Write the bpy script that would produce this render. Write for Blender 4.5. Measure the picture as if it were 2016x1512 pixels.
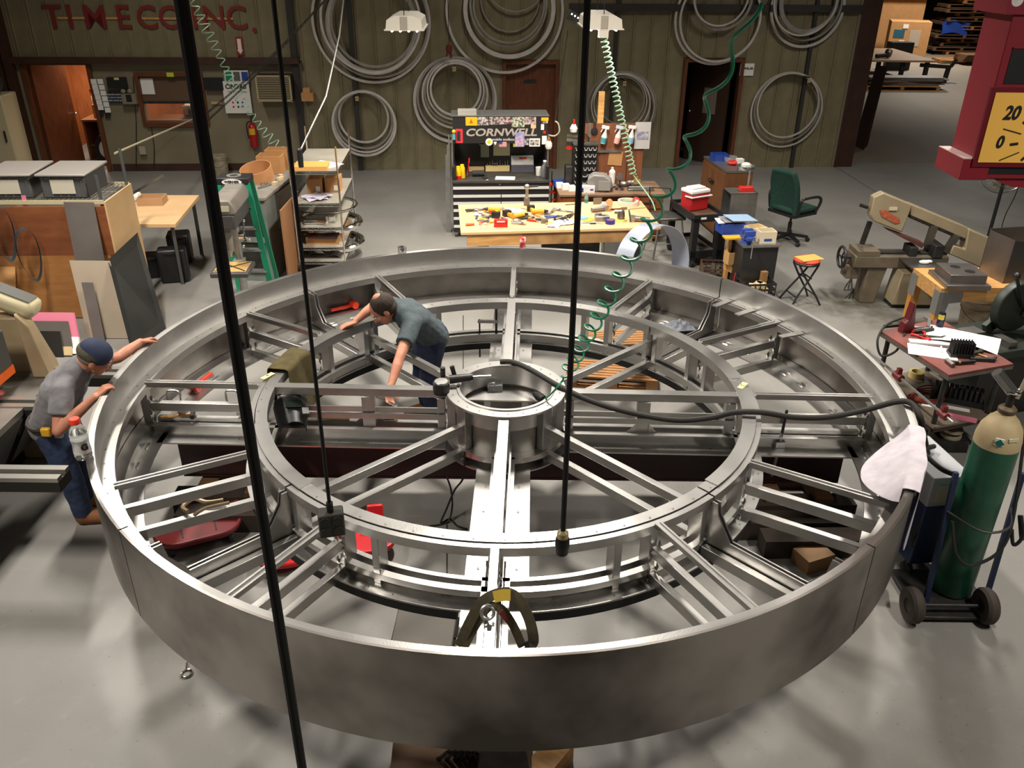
import bpy, bmesh, math, random
from mathutils import Vector, Matrix, Euler
scene = bpy.context.scene
for o in list(bpy.data.objects): bpy.data.objects.remove(o)
COL = scene.collection
PI = math.pi
rnd = random.Random(7)

# ------------------------------------------------------------------ camera
F_PX, PITCH, ROLL, CAM_H = 1661.5, 0.48317, 0.01047, 4.1
cp, sp, cr, sr = math.cos(PITCH), math.sin(PITCH), math.cos(ROLL), math.sin(ROLL)
FW = Vector((0, cp, -sp)); _up = Vector((0, sp, cp)); _rt = Vector((1, 0, 0))
RT = cr*_rt + sr*_up; UP = -sr*_rt + cr*_up
CAM = Vector((0, 0, CAM_H))
cam_d = bpy.data.cameras.new('camera'); cam_d.sensor_width = 36; cam_d.lens = F_PX/2016*36
cam_d.clip_start = 0.05; cam_d.clip_end = 200
cam = bpy.data.objects.new('camera', cam_d); COL.objects.link(cam)
cam.matrix_world = Matrix(((RT.x, UP.x, -FW.x, 0), (RT.y, UP.y, -FW.y, 0), (RT.z, UP.z, -FW.z, CAM_H), (0, 0, 0, 1)))
scene.camera = cam

# ------------------------------------------------------------------ world, exposure, lamps
vs = scene.view_settings
vs.view_transform = 'Standard'; vs.look = 'None'; vs.gamma = 1.0; vs.use_curve_mapping = False
vs.exposure = 0.3
world = bpy.data.worlds.new('hall_world'); scene.world = world; world.use_nodes = True
wb = world.node_tree.nodes['Background']; wb.inputs[0].default_value = (1.0, 0.9, 0.78, 1); wb.inputs[1].default_value = 0.045

def area_lamp(name, loc, size, power, col=(1, 0.935, 0.84), spread=140, size_y=None, rot=(0, 0, 0)):
    d = bpy.data.lights.new(name, 'AREA'); d.energy = power; d.color = col; d.spread = math.radians(spread)
    d.shape = 'RECTANGLE'; d.size = size; d.size_y = size_y or size
    o = bpy.data.objects.new(name, d); COL.objects.link(o); o.location = loc; o.rotation_euler = rot
    return o
# rows of hanging high-bay lamps of the hall (above the frame)
for (x, y, z, pw) in [(0.2, 8.0, 5.6, 300), (4.6, 8.4, 5.6, 150), (-4.6, 8.0, 5.6, 190),
                      (-4.2, 2.8, 5.6, 170), (4.2, 2.6, 5.6, 130), (5.8, 13.6, 5.6, 75), (-5.6, 13.2, 5.6, 75), (0.2, 13.8, 5.6, 55),
                      (14.5, 26, 5.6, 130), (16.0, 35, 5.6, 330)]:
    area_lamp('high_bay_light', (x, y, z), 0.35, pw, size_y=1.2)

# ------------------------------------------------------------------ picture <-> place
def ray(u, v): return FW + RT*((u-1008)/F_PX) + UP*((756-v)/F_PX)
def G(u, v, z=0.0):
    d = ray(u, v); return CAM + d*((z-CAM_H)/d.z)
def onX(u, v, x):
    d = ray(u, v); return CAM + d*(x/d.x)
def onY(u, v, y):
    d = ray(u, v); return CAM + d*(y/d.y)
WA, WB = Vector((-7.70, 16.72, 0)), Vector((6.08, 17.68, 0))      # two points of the back wall's foot
WU = (WB-WA).normalized(); WN = Vector((WU.y, -WU.x, 0)); WROT = math.atan2(WU.y, WU.x)
def onW(u, v, off=0.0):
    d = ray(u, v); return CAM + d*(((WA+WN*off-CAM).dot(WN))/d.dot(WN))
def Wp(s, z, off=0.0): return WA + WU*s + WN*off + Vector((0, 0, z))
def Ws(u, v): 
    p = onW(u, v); return (p-WA).dot(WU), p.z
def hz(x, y, v):
    lo, hi = -1.0, 8.0
    for _ in range(40):
        m = (lo+hi)/2; q = Vector((x, y, m))-CAM
        if 756-F_PX*q.dot(UP)/q.dot(FW) > v: lo = m
        else: hi = m
    return lo

# ------------------------------------------------------------------ materials
MATS = {}
def mat(name, col, rough=0.5, metal=0.0, col2=None, scale=8.0, amt=0.5, bump=0.0, bscale=60.0, stretch=None, alpha=None, trans=0.0, emit=None, spec=0.5, detail=4.0, rvar=0.0, contrast=0.25):
    if name in MATS: return MATS[name]
    m = bpy.data.materials.new(name); m.use_nodes = True
    nt = m.node_tree; b = nt.nodes['Principled BSDF']
    b.inputs['Base Color'].default_value = (*col, 1); b.inputs['Roughness'].default_value = rough
    b.inputs['Metallic'].default_value = metal; b.inputs['Specular IOR Level'].default_value = spec
    if trans: b.inputs['Transmission Weight'].default_value = trans
    if alpha is not None: b.inputs['Alpha'].default_value = alpha
    if emit: b.inputs['Emission Color'].default_value = (*emit[0], 1); b.inputs['Emission Strength'].default_value = emit[1]
    need = col2 is not None or bump or rvar
    if need:
        tc = nt.nodes.new('ShaderNodeTexCoord'); mp = nt.nodes.new('ShaderNodeMapping')
        nt.links.new(tc.outputs['Object'], mp.inputs[0])
        if stretch: mp.inputs['Scale'].default_value = stretch
    if col2 is not None or rvar:
        n = nt.nodes.new('ShaderNodeTexNoise'); n.inputs['Scale'].default_value = scale; n.inputs['Detail'].default_value = detail
        nt.links.new(mp.outputs[0], n.inputs[0])
        rp = nt.nodes.new('ShaderNodeMapRange'); rp.inputs[1].default_value = 0.5-contrast; rp.inputs[2].default_value = 0.5+contrast
        nt.links.new(n.outputs[0], rp.inputs[0])
        if col2 is not None:
            mx = nt.nodes.new('ShaderNodeMix'); mx.data_type = 'RGBA'
            mx.inputs['A'].default_value = (*col, 1); mx.inputs['B'].default_value = (*[a+(c-a)*min(1, amt*2) for a, c in zip(col, col2)], 1)
            nt.links.new(rp.outputs[0], mx.inputs['Factor']); nt.links.new(mx.outputs['Result'], b.inputs['Base Color'])
        if rvar:
            r2 = nt.nodes.new('ShaderNodeMapRange'); r2.inputs[3].default_value = max(.05, rough-rvar); r2.inputs[4].default_value = min(1, rough+rvar)
            nt.links.new(rp.outputs[0], r2.inputs[0]); nt.links.new(r2.outputs[0], b.inputs['Roughness'])
    if bump:
        n2 = nt.nodes.new('ShaderNodeTexNoise'); n2.inputs['Scale'].default_value = bscale; n2.inputs['Detail'].default_value = 3
        nt.links.new(mp.outputs[0], n2.inputs[0])
        bp = nt.nodes.new('ShaderNodeBump'); bp.inputs['Strength'].default_value = bump; bp.inputs['Distance'].default_value = 0.01
        nt.links.new(n2.outputs[0], bp.inputs['Height']); nt.links.new(bp.outputs[0], b.inputs['Normal'])
    MATS[name] = m; return m
def S(r, g, b):        # 0-255 display colour -> linear
    f = lambda c: (c/255/12.92) if c/255 <= .04045 else ((c/255+.055)/1.055)**2.4
    return (f(r), f(g), f(b))
def paint(name, r, g, b, rough=0.55, v=0.12, **k):
    c = S(r, g, b); return mat(name, c, rough, col2=tuple(x*(1-v*2) for x in c), scale=k.pop('scale', 6), **k)
STEEL = mat('ground_steel', (.68, .665, .64), .36, 1.0, col2=(.38, .37, .355), scale=2.2, amt=.5, rvar=.10, bump=.04, bscale=90)
BAND = mat('band_steel', (.47, .44, .41), .42, 1.0, col2=(.13, .115, .10), scale=1.15, amt=.5, rvar=.10, detail=4, contrast=.14)
STEELD = mat('dull_steel', (.34, .325, .30), .45, 1.0, col2=(.2, .19, .175), scale=5, amt=.5)
CHROME = mat('chrome', (.78, .77, .74), .14, 1.0)
GALV = mat('galvanised', (.50, .50, .485), .42, 1.0, col2=(.36, .36, .35), scale=14)
IRON = mat('dark_iron', (.07, .065, .06), .5, .7, col2=(.03, .03, .03), scale=10)
BLACK = mat('black_plastic', (.012, .012, .013), .45)
RUBBER = mat('black_rubber', (.015, .014, .013), .75)
BLKP = mat('black_paint', (.016, .016, .017), .35)
WHITE = mat('white_paint', (.75, .73, .69), .5)
PAPER = mat('white_paper', (.82, .80, .77), .8)
CARDB = paint('cardboard', 190, 140, 88, .85, .08)
PINE = mat('pine_wood', S(214, 168, 104), .6, col2=S(178, 124, 66), scale=3, stretch=(1, 9, 9), amt=.5, bump=.03)
PLY = mat('plywood', S(186, 132, 74), .6, col2=S(150, 98, 50), scale=2.5, stretch=(1, 6, 1.5), amt=.5)
BOARD = mat('fibre_board', S(216, 180, 134), .6, col2=S(204, 164, 114), scale=3, amt=.4)
OAK = mat('brown_wood', S(128, 74, 38), .5, col2=S(96, 52, 26), scale=4, stretch=(6, 6, 1), amt=.5)
RED = mat('red_plastic', S(200, 34, 26), .4)
ORANGE = mat('orange_red_paint', S(226, 58, 30), .45)
MAROON = mat('maroon_paint', S(58, 28, 28), .5, col2=S(42, 24, 24), scale=3)
YELLOW = mat('yellow_plastic', S(214, 162, 40), .45)
BLUE = mat('blue_plastic', S(34, 66, 150), .45)
GREENC = mat('green_hose', S(40, 132, 96), .35)
SKIN = mat('skin', S(196, 136, 108), .5, col2=S(168, 104, 80), scale=14, amt=.4)
WELD = mat('weld_bead', (.55, .53, .5), .3, 1.0, col2=(.2, .19, .18), scale=60)
CLEAR = mat('clear_plastic', (.85, .86, .85), .12, trans=.85)

# ------------------------------------------------------------------ mesh building
class MB:
    def __init__(s): s.v = []; s.f = []; s.T = Matrix()
    def at(s, x=0, y=0, z=0, rx=0, ry=0, rz=0):
        s.T = Matrix.Translation((x, y, z)) @ Euler((rx, ry, rz)).to_matrix().to_4x4(); return s
    def add(s, vs_, fs):
        n = len(s.v); s.v += [tuple(s.T @ Vector(p)) for p in vs_]; s.f += [tuple(i+n for i in f) for f in fs]; return s
    def box(s, c, d, rz=0, taper=1.0):
        x, y, z = d[0]/2, d[1]/2, d[2]/2; cz, sz = math.cos(rz), math.sin(rz); vv = []
        for k in (-1, 1):
            t = taper if k > 0 else 1
            for (i, j) in ((-1, -1), (1, -1), (1, 1), (-1, 1)):
                a, b = i*x*t, j*y*t; vv.append((c[0]+a*cz-b*sz, c[1]+a*sz+b*cz, c[2]+k*z))
        return s.add(vv, [(3, 2, 1, 0), (4, 5, 6, 7), (0, 1, 5, 4), (1, 2, 6, 5), (2, 3, 7, 6), (3, 0, 4, 7)])
    def b2(s, p, q):
        return s.box([(a+b)/2 for a, b in zip(p, q)], [abs(b-a) for a, b in zip(p, q)])
    def bar(s, p, q, w, h, up=(0, 0, 1)):       # rectangular bar from p to q
        p, q = Vector(p), Vector(q); d = (q-p).normalized(); u = Vector(up)
        x = d.cross(u)
        if x.length < 1e-4: x = d.cross(Vector((1, 0, 0)))
        x.normalize(); y = x.cross(d)
        vv = [c+x*i*w/2+y*j*h/2 for c in (p, q) for i, j in ((-1, -1), (1, -1), (1, 1), (-1, 1))]
        return s.add(vv, [(3, 2, 1, 0), (4, 5, 6, 7), (0, 1, 5, 4), (1, 2, 6, 5), (2, 3, 7, 6), (3, 0, 4, 7)])
    def tube(s, pts, r, n=8, closed=False, cap=True):
        pts = [Vector(p) for p in pts]; m = len(pts); rs = r if isinstance(r, (list, tuple)) else [r]*m
        vv, ff = [], []; prev = None
        for i, p in enumerate(pts):
            if closed: t = pts[(i+1) % m]-pts[i-1]
            else: t = pts[min(i+1, m-1)]-pts[max(i-1, 0)]
            t = t.normalized() if t.length > 1e-9 else Vector((0, 0, 1))
            if prev is None: a = t.orthogonal().normalized()
            else:
                a = prev-t*prev.dot(t); a = a.normalized() if a.length > 1e-6 else t.orthogonal().normalized()
            prev = a; b = t.cross(a)
            vv += [p+(a*math.cos(2*PI*k/n)+b*math.sin(2*PI*k/n))*rs[i] for k in range(n)]
        for i in range(m if closed else m-1):
            j = (i+1) % m
            ff += [(i*n+k, i*n+(k+1) % n, j*n+(k+1) % n, j*n+k) for k in range(n)]
        if cap and not closed: ff += [tuple(range(n))[::-1], tuple(range((m-1)*n, m*n))]
        return s.add(vv, ff)
    def cyl(s, p, q, r, r2=None, n=16): return s.tube([p, q], [r, r if r2 is None else r2], n)
    def lathe(s, prof, n=24, c=(0, 0, 0), a0=0, a1=2*PI, axis='z'):
        full = abs(a1-a0-2*PI) < 1e-6; k = n if full else n+1; vv, ff = [], []
        for (r, z) in prof:
            for i in range(k):
                a = a0+(a1-a0)*i/n; p = (r*math.cos(a), r*math.sin(a), z)
                if axis == 'y': p = (p[0], p[2], p[1])
                if axis == 'x': p = (p[2], p[0], p[1])
                vv.append((c[0]+p[0], c[1]+p[1], c[2]+p[2]))
        for j in range(len(prof)-1):
            for i in range(n):
                i2 = (i+1) % k; ff.append((j*k+i, j*k+i2, (j+1)*k+i2, (j+1)*k+i))
        if full and prof[0] != prof[-1]:
            if prof[0][0] > 1e-5: ff.append(tuple(range(k))[::-1])
            if prof[-1][0] > 1e-5: ff.append(tuple(range((len(prof)-1)*k, len(prof)*k)))
        return s.add(vv, ff)
    def arc(s, r0, r1, z0, z1, a0=0.0, a1=360.0, n=None):      # ring or sector of rectangular section, degrees
        full = abs(a1-a0-360) < 1e-6; n = n or max(2, int(abs(a1-a0)/2.5)); k = n if full else n+1; vv, ff = [], []
        for i in range(k):
            a = math.radians(a0+(a1-a0)*i/n); c, d = math.cos(a), math.sin(a)
            vv += [(r0*c, r0*d, z0), (r1*c, r1*d, z0), (r1*c, r1*d, z1), (r0*c, r0*d, z1)]
        for i in range(n):
            j = (i+1) % k
            ff += [(i*4+q, i*4+(q+1) % 4, j*4+(q+1) % 4, j*4+q) for q in range(4)]
        if not full: ff += [(0, 3, 2, 1), tuple((k-1)*4+q for q in range(4))]
        return s.add(vv, ff)
    def prism(s, poly, h, plane='xy', off=0.0):     # polygon extruded by h
        def P3(a, b, c): return {'xy': (a, b, c), 'xz': (a, c, b), 'yz': (c, a, b)}[plane]
        n = len(poly); vv = [P3(a, b, off) for a, b in poly]+[P3(a, b, off+h) for a, b in poly]
        return s.add(vv, [tuple(range(n))[::-1], tuple(range(n, 2*n))]+[(i, (i+1) % n, n+(i+1) % n, n+i) for i in range(n)])
    def ball(s, c, r, n=12, m=8):
        r = r if isinstance(r, (list, tuple)) else (r, r, r); vv, ff = [], []
        for j in range(m+1):
            t = PI*j/m
            for i in range(n):
                a = 2*PI*i/n; vv.append((c[0]+r[0]*math.sin(t)*math.cos(a), c[1]+r[1]*math.sin(t)*math.sin(a), c[2]-r[2]*math.cos(t)))
        for j in range(m):
            for i in range(n): ff.append((j*n+i, j*n+(i+1) % n, (j+1)*n+(i+1) % n, (j+1)*n+i))
        return s.add(vv, ff)
    def sheet(s, fn, nu, nv, th=0.0):               # surface fn(a,b), a,b in 0..1, given a thickness
        vv = [Vector(fn(i/nu, j/nv)) for j in range(nv+1) for i in range(nu+1)]; w = nu+1
        ff = [(j*w+i, j*w+i+1, (j+1)*w+i+1, (j+1)*w+i) for j in range(nv) for i in range(nu)]
        if th:
            nn = [Vector() for _ in vv]
            for f in ff:
                q = (vv[f[1]]-vv[f[0]]).cross(vv[f[3]]-vv[f[0]])
                for i in f: nn[i] += q
            m = len(vv); vv = vv+[p-(k.normalized() if k.length > 0 else Vector((0, 0, 1)))*th for p, k in zip(vv, nn)]
            ff2 = [tuple(i+m for i in f)[::-1] for f in ff]
            rim = list(range(w))+[j*w+nu for j in range(1, nv+1)]+[nv*w+i for i in range(nu-1, -1, -1)]+[j*w for j in range(nv-1, 0, -1)]
            ff = ff+ff2+[(rim[(i+1) % len(rim)], rim[i], rim[i]+m, rim[(i+1) % len(rim)]+m) for i in range(len(rim))]
        return s.add(vv, ff)
    def mesh(s, name, m, angle=35):
        me = bpy.data.meshes.new(name); me.from_pydata(s.v, [], s.f); me.validate()
        bm = bmesh.new(); bm.from_mesh(me); bmesh.ops.recalc_face_normals(bm, faces=bm.faces); bm.to_mesh(me); bm.free()
        for p in me.polygons: p.use_smooth = True
        me.set_sharp_from_angle(angle=math.radians(angle))
        if m: me.materials.append(m)
        return me
    def build(s, name, m, parent=None, bevel=0, loc=None, rot=None, angle=35):
        o = bpy.data.objects.new(name, s.mesh(name, m, angle)); COL.objects.link(o)
        if parent: o.parent = parent
        if loc is not None: o.location = loc
        if rot is not None: o.rotation_euler = (0, 0, rot) if isinstance(rot, (int, float)) else rot
        if bevel:
            b = o.modifiers.new('bevel', 'BEVEL'); b.width = bevel; b.segments = 2; b.limit_method = 'ANGLE'; b.angle_limit = .6
        return o
def tag(o, label, cat, group=None, kind=None):
    o['label'] = label; o['category'] = cat
    if group: o['group'] = group
    if kind: o['kind'] = kind
    return o
def thing(name, label, cat, loc=(0, 0, 0), rot=0, group=None):
    o = bpy.data.objects.new(name, None); COL.objects.link(o); o.empty_display_size = .1; o.location = loc
    o.rotation_euler = (0, 0, rot) if isinstance(rot, (int, float)) else rot
    return tag(o, label, cat, group)
def one(name, mb, m, label, cat, loc=(0, 0, 0), rot=0, group=None, bevel=0, angle=35):   # a thing that is one mesh
    o = mb.build(name, m, None, bevel, loc, rot, angle); return tag(o, label, cat, group)
def struct(name, mb, m, parent=None, **k):
    o = mb.build(name, m, parent, **k)
    if parent is None: o['kind'] = 'structure'
    return o
def share(name, me, parent, loc, rot=(0, 0, 0), scale=None):
    o = bpy.data.objects.new(name, me); COL.objects.link(o); o.parent = parent; o.location = loc
    o.rotation_euler = (0, 0, rot) if isinstance(rot, (int, float)) else rot
    if scale: o.scale = scale
    return o
def copy_tree(root, loc, rot=None, label=None, group=None):
    def cp_(o, par):
        c = o.copy(); COL.objects.link(c)
        if par: c.parent = par
        for ch in list(o.children): cp_(ch, c)
        return c
    r = cp_(root, None); r.location = loc
    if rot is not None: r.rotation_euler = (0, 0, rot) if isinstance(rot, (int, float)) else rot
    if label: r['label'] = label
    if group: r['group'] = group
    return r
def text_mb(txt, size, depth=0.004, bold=0.0):
    cu = bpy.data.curves.new('lettering', 'FONT'); cu.body = txt; cu.size = size; cu.extrude = depth/2; cu.align_x = 'CENTER'; cu.align_y = 'CENTER'; cu.offset = bold; cu.resolution_u = 3
    o = bpy.data.objects.new('lettering', cu); COL.objects.link(o)
    dg = bpy.context.evaluated_depsgraph_get(); me = bpy.data.meshes.new_from_object(o.evaluated_get(dg))
    bpy.data.objects.remove(o); bpy.data.curves.remove(cu)
    mb = MB(); mb.v = [tuple(v.co) for v in me.vertices]; mb.f = [tuple(p.vertices) for p in me.polygons]; bpy.data.meshes.remove(me)
    return mb
def letters(name, txt, size, m, parent, loc, rot, depth=0.004, bold=0.0, sx=1.0, shear=0.0):
    mb = text_mb(txt, size, depth, bold); mb.v = [(x*sx+shear*y, y, z) for x, y, z in mb.v]
    return mb.build(name, m, parent, loc=loc, rot=rot)
FACE = (PI/2, 0, 0)          # text facing -y
def coil(pts, turns, r, per=10):    # helix around a polyline
    out = []; n = int(turns*per); L = [0]
    pts = [Vector(p) for p in pts]
    for a, b in zip(pts, pts[1:]): L.append(L[-1]+(b-a).length)
    for i in range(n+1):
        t = L[-1]*i/n; k = 0
        while k < len(L)-2 and L[k+1] < t: k += 1
        w = (t-L[k])/max(1e-9, L[k+1]-L[k]); c = pts[k].lerp(pts[k+1], w); d = (pts[k+1]-pts[k]).normalized()
        a = d.cross(Vector((0, 1, 0))).normalized(); b = d.cross(a); rr = r(i/n) if callable(r) else r
        th = 2*PI*turns*i/n; out.append(c+(a*math.cos(th)+b*math.sin(th))*rr)
    return out
def smooth_path(pts, n=8):          # Catmull-Rom
    pts = [Vector(p) for p in pts]; out = []
    for i in range(len(pts)-1):
        a, b, c, d = pts[max(i-1, 0)], pts[i], pts[i+1], pts[min(i+2, len(pts)-1)]
        for k in range(n):
            t = k/n; out.append(.5*((2*b)+(c-a)*t+(2*a-5*b+4*c-d)*t*t+(3*b-a-3*c+d)*t**3))
    return out+[pts[-1]]
# ================================================================== the room
FLOOR = mat('sealed_concrete', (.25, .24, .222), .46, col2=(.205, .196, .18), scale=1.1, amt=.5, rvar=.08, bump=.015, bscale=120, detail=8)
def floor_stains(m, spots):      # worn-in oil stains of the slab, each at its own place
    nt = m.node_tree; b = nt.nodes['Principled BSDF']; tc = nt.nodes.new('ShaderNodeTexCoord'); src = b.inputs['Base Color'].links[0].from_socket
    for (x, y, r, dark) in spots:
        mp = nt.nodes.new('ShaderNodeMapping'); mp.inputs['Location'].default_value = (-x/r, -y/r, 0); mp.inputs['Scale'].default_value = (1/r, 1/r, 0); nt.links.new(tc.outputs['Object'], mp.inputs[0])
        ln = nt.nodes.new('ShaderNodeVectorMath'); ln.operation = 'LENGTH'; nt.links.new(mp.outputs[0], ln.inputs[0])
        ns = nt.nodes.new('ShaderNodeTexNoise'); ns.inputs['Scale'].default_value = 3.2/r; ns.inputs['Detail'].default_value = 5; nt.links.new(tc.outputs['Object'], ns.inputs[0])
        ad = nt.nodes.new('ShaderNodeMath'); ad.operation = 'MULTIPLY_ADD'; ad.inputs[1].default_value = 1.5; nt.links.new(ns.outputs[0], ad.inputs[0]); nt.links.new(ln.outputs['Value'], ad.inputs[2])
        mr = nt.nodes.new('ShaderNodeMapRange'); mr.inputs[1].default_value = 1.65; mr.inputs[2].default_value = .9; mr.inputs[4].default_value = dark; nt.links.new(ad.outputs[0], mr.inputs[0])
        mx = nt.nodes.new('ShaderNodeMix'); mx.data_type = 'RGBA'; mx.inputs['B'].default_value = (.045, .04, .022, 1); nt.links.new(mr.outputs[0], mx.inputs['Factor']); nt.links.new(src, mx.inputs['A']); src = mx.outputs['Result']
    for sc, lo, hi, amt, colr in ((34, .66, .74, .55, (.06, .055, .05, 1)), (.55, .52, .75, .45, (.15, .14, .125, 1)), (9, .60, .80, .3, (.34, .325, .30, 1))):     # specks, worn patches, scuffs
        ns = nt.nodes.new('ShaderNodeTexNoise'); ns.inputs['Scale'].default_value = sc; ns.inputs['Detail'].default_value = 6; nt.links.new(tc.outputs['Object'], ns.inputs[0])
        mr = nt.nodes.new('ShaderNodeMapRange'); mr.inputs[1].default_value = lo; mr.inputs[2].default_value = hi; mr.inputs[4].default_value = amt; nt.links.new(ns.outputs[0], mr.inputs[0])
        mx = nt.nodes.new('ShaderNodeMix'); mx.data_type = 'RGBA'; mx.inputs['B'].default_value = colr; nt.links.new(mr.outputs[0], mx.inputs['Factor']); nt.links.new(src, mx.inputs['A']); src = mx.outputs['Result']
    nt.links.new(src, b.inputs['Base Color'])
floor_stains(FLOOR, [(4.55, 10.2, .75, .9), (4.75, 9.5, .55, .55), (3.9, 10.2, .7, .35), (-5.0, 9.0, 1.2, .3), (.9, 5.0, .6, .25), (2.6, 3.4, .8, .2), (-1.6, 2.6, .3, .3)])
FLOOR2 = mat('bare_concrete', (.25, .205, .15), .6, col2=(.17, .14, .105), scale=.9, amt=.5, stretch=(1, .25, 1), detail=8)
SIDING = mat('olive_siding', S(136, 126, 98), .45, col2=S(112, 104, 78), scale=3, amt=.5)
OFFICE = mat('office_wall_paint', S(134, 124, 100), .6, col2=S(118, 108, 86), scale=2)
BROWNT = mat('brown_trim', S(72, 44, 34), .5, col2=S(54, 34, 26), scale=4)
DOORW = mat('door_veneer', S(112, 62, 34), .45, col2=S(80, 42, 22), scale=5, stretch=(7, 7, 1), amt=.5)
DARKST = mat('dark_structural_steel', (.03, .028, .026), .5)
f = MB(); f.b2((-12, -3, -.2), (16, 18.1, 0)); struct('floor', f, FLOOR)
# expansion joints of the slab, standing as fine dark strips
for k, (a, b) in enumerate([(G(1640, 325), G(1735, 385)), (G(912, 640), G(912, 760)), (G(880, 1080), G(880, 1150))]):
    j = MB(); d = (b-a).normalized(); j.bar(a-d*.3, b+d*1.2, .012, .002); struct('trim_%d' % (k+20), j, DARKST)
f = MB(); f.b2((-4, 18.1, -.2), (34, 60, 0)); struct('floor_1', f, FLOOR2)
c = MB(); c.b2((-12, -3, 7.0), (34, 60, 7.2)); struct('ceiling', c, mat('roof_deck', (.12, .11, .095), .8))
w = MB(); w.b2((-12.2, -3, 0), (-12, 18.5, 7)); struct('wall_left', w, SIDING)
w = MB(); w.b2((-4, 59, 0), (34, 59.2, 7)); struct('wall_far', w, mat('far_wall_paint', S(110, 96, 74), .7))
w = MB(); w.b2((34, 18, 0), (34.2, 60, 7)); struct('wall_right', w, mat('far_wall_paint', S(110, 96, 74), .7))

def wall_piece(name, s0, s1, z0, z1, m, off0=-.15, off1=0.0, parent=None):
    b = MB(); b.at(*Wp(0, 0), rz=WROT); b.b2((s0, -off1, z0), (s1, -off0, z1)); return struct(name, b, m, parent)
S_LEFT, S_OFF, S_END = -3.2, Ws(611, 300)[0], Ws(1640, 320)[0]
# door and window openings as spans along the wall
D1 = (Ws(85, 250)[0]-.05, Ws(196, 250)[0]); Z_TRIM = Ws(300, 121)[1]
WIN = (Ws(282, 200)[0], Ws(400, 200)[0], Ws(330, 239)[1], Ws(330, 150)[1])
D2 = (Ws(996, 180)[0], Ws(1092, 180)[0]); D2Z = Ws(1040, 126)[1]
D3 = (Ws(1344, 220)[0], Ws(1446, 220)[0]); D3Z = Ws(1400, 122)[1]
TOP = 6.9
# office wall, below and above the trim
wall_piece('wall_back', S_LEFT, D1[0], 0, Z_TRIM, OFFICE)
wall_piece('wall_back_1', D1[1], WIN[0], 0, Z_TRIM, OFFICE)
wall_piece('wall_back_2', WIN[0], WIN[1], 0, WIN[2], OFFICE)
wall_piece('wall_back_3', WIN[0], WIN[1], WIN[3], Z_TRIM, OFFICE)
wall_piece('wall_back_4', WIN[1], S_OFF, 0, Z_TRIM, OFFICE)
back_up = wall_piece('wall_back_upper', S_LEFT, S_OFF, Z_TRIM+.06, TOP, SIDING)
b = MB(); b.at(*Wp(0, 0), rz=WROT); b.b2((S_LEFT, -.16, Z_TRIM-.02), (S_OFF-.02, .02, Z_TRIM+.08)); struct('trim_1', b, BROWNT)
b = MB(); b.at(*Wp(0, 0), rz=WROT); b.b2((D1[1]+.1, -.02, 0), (S_OFF, .02, .14)); struct('baseboard_back', b, BROWNT)
# metal siding wall
back_sid = wall_piece('wall_back_siding', S_OFF, D2[0], 0, TOP, SIDING)
wall_piece('wall_back_siding_1', D2[0], D2[1], D2Z, TOP, SIDING)
wall_piece('wall_back_siding_2', D2[1], D3[0], 0, TOP, SIDING)
wall_piece('wall_back_siding_3', D3[0], D3[1], D3Z, TOP, SIDING)
wall_piece('wall_back_siding_4', D3[1], S_END, 0, TOP, SIDING)
# siding panels: each a ribbed sheet standing proud of the wall
PW = .335
def panel_mesh(h, w=PW):
    b = MB(); prof = [(0, 0), (0, -.022), (.012, -.03), (.03, -.03), (.042, -.012), (w-.05, -.012), (w-.04, -.02), (w-.028, -.02), (w-.02, -.012), (w-.004, -.012), (w-.004, 0)]
    b.prism(prof, h); return b.mesh('panel', SIDING)
def panels(s0, s1, z0, z1, parent):
    n = max(1, round((s1-s0)/PW)); me = panel_mesh(z1-z0, (s1-s0)/n)
    for k in range(n): share('panel', me, parent, Wp(s0+(s1-s0)*k/n, z0), WROT)
PZ = 4.6
panels(S_LEFT, S_OFF-.05, Z_TRIM+.08, PZ, back_up)
panels(S_OFF+.02, D2[0]-.08, .0, PZ, back_sid); panels(D2[0]-.08, D2[1]+.08, D2Z+.08, PZ, back_sid)
panels(D2[1]+.08, D3[0]-.08, .0, PZ, back_sid); panels(D3[0]-.08, D3[1]+.08, D3Z+.08, PZ, back_sid); panels(D3[1]+.08, S_END-.02, .0, PZ, back_sid)
# dark posts and girts on the wall
def wall_bar(name, p, q, w, d, m=DARKST):
    b = MB(); a, c_ = Wp(*p), Wp(*q); 
    b.bar(a+WN*(d/2+.02), c_+WN*(d/2+.02), w, d, up=WN); return struct(name, b, m)
k = 2
for u, v0, v1, wd in [(711, 0, 340, .09), (1204, 10, 330, .06), (1555, 0, 327, .07), (603, 0, 330, .12)]:
    s = Ws(u, 330 if u != 1204 else 200)[0]
    wall_bar('trim_%d' % k, (s, 0), (s, PZ), wd, .07); k += 1
zg = Ws(1250, 14)[1]
wall_bar('trim_%d' % k, (Ws(1120, 14)[0], zg), (S_END, zg), .12, .10); k += 1
# brown end post of the wall at the passage to the next bay
b = MB(); b.at(*Wp(0, 0), rz=WROT); b.b2((S_END, -.06, 0), (S_END+.06, .3, TOP)); b.b2((S_END+.06, -.02, 0), (S_END+.40, .3, TOP)); struct('trim_%d' % k, b, BROWNT); k += 1
b = MB(); b.at(*Wp(0, 0), rz=WROT); b.b2((S_END-.05, -.05, 0), (S_END, .02, TOP)); struct('trim_%d' % k, b, mat('pale_edge', S(120, 112, 92), .5)); k += 1
# brown steel column in the left corner
b = MB(); p = onW(62, 320); s0 = (p-WA).dot(WU); b.at(*Wp(0, 0), rz=WROT); b.b2((s0-.24, -.30, 0), (s0-.0, -.02, TOP)); b.b2((s0+.03, -.2, 0), (s0+.16, -.02, TOP)); struct('trim_%d' % k, b, BROWNT); k += 1
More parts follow.
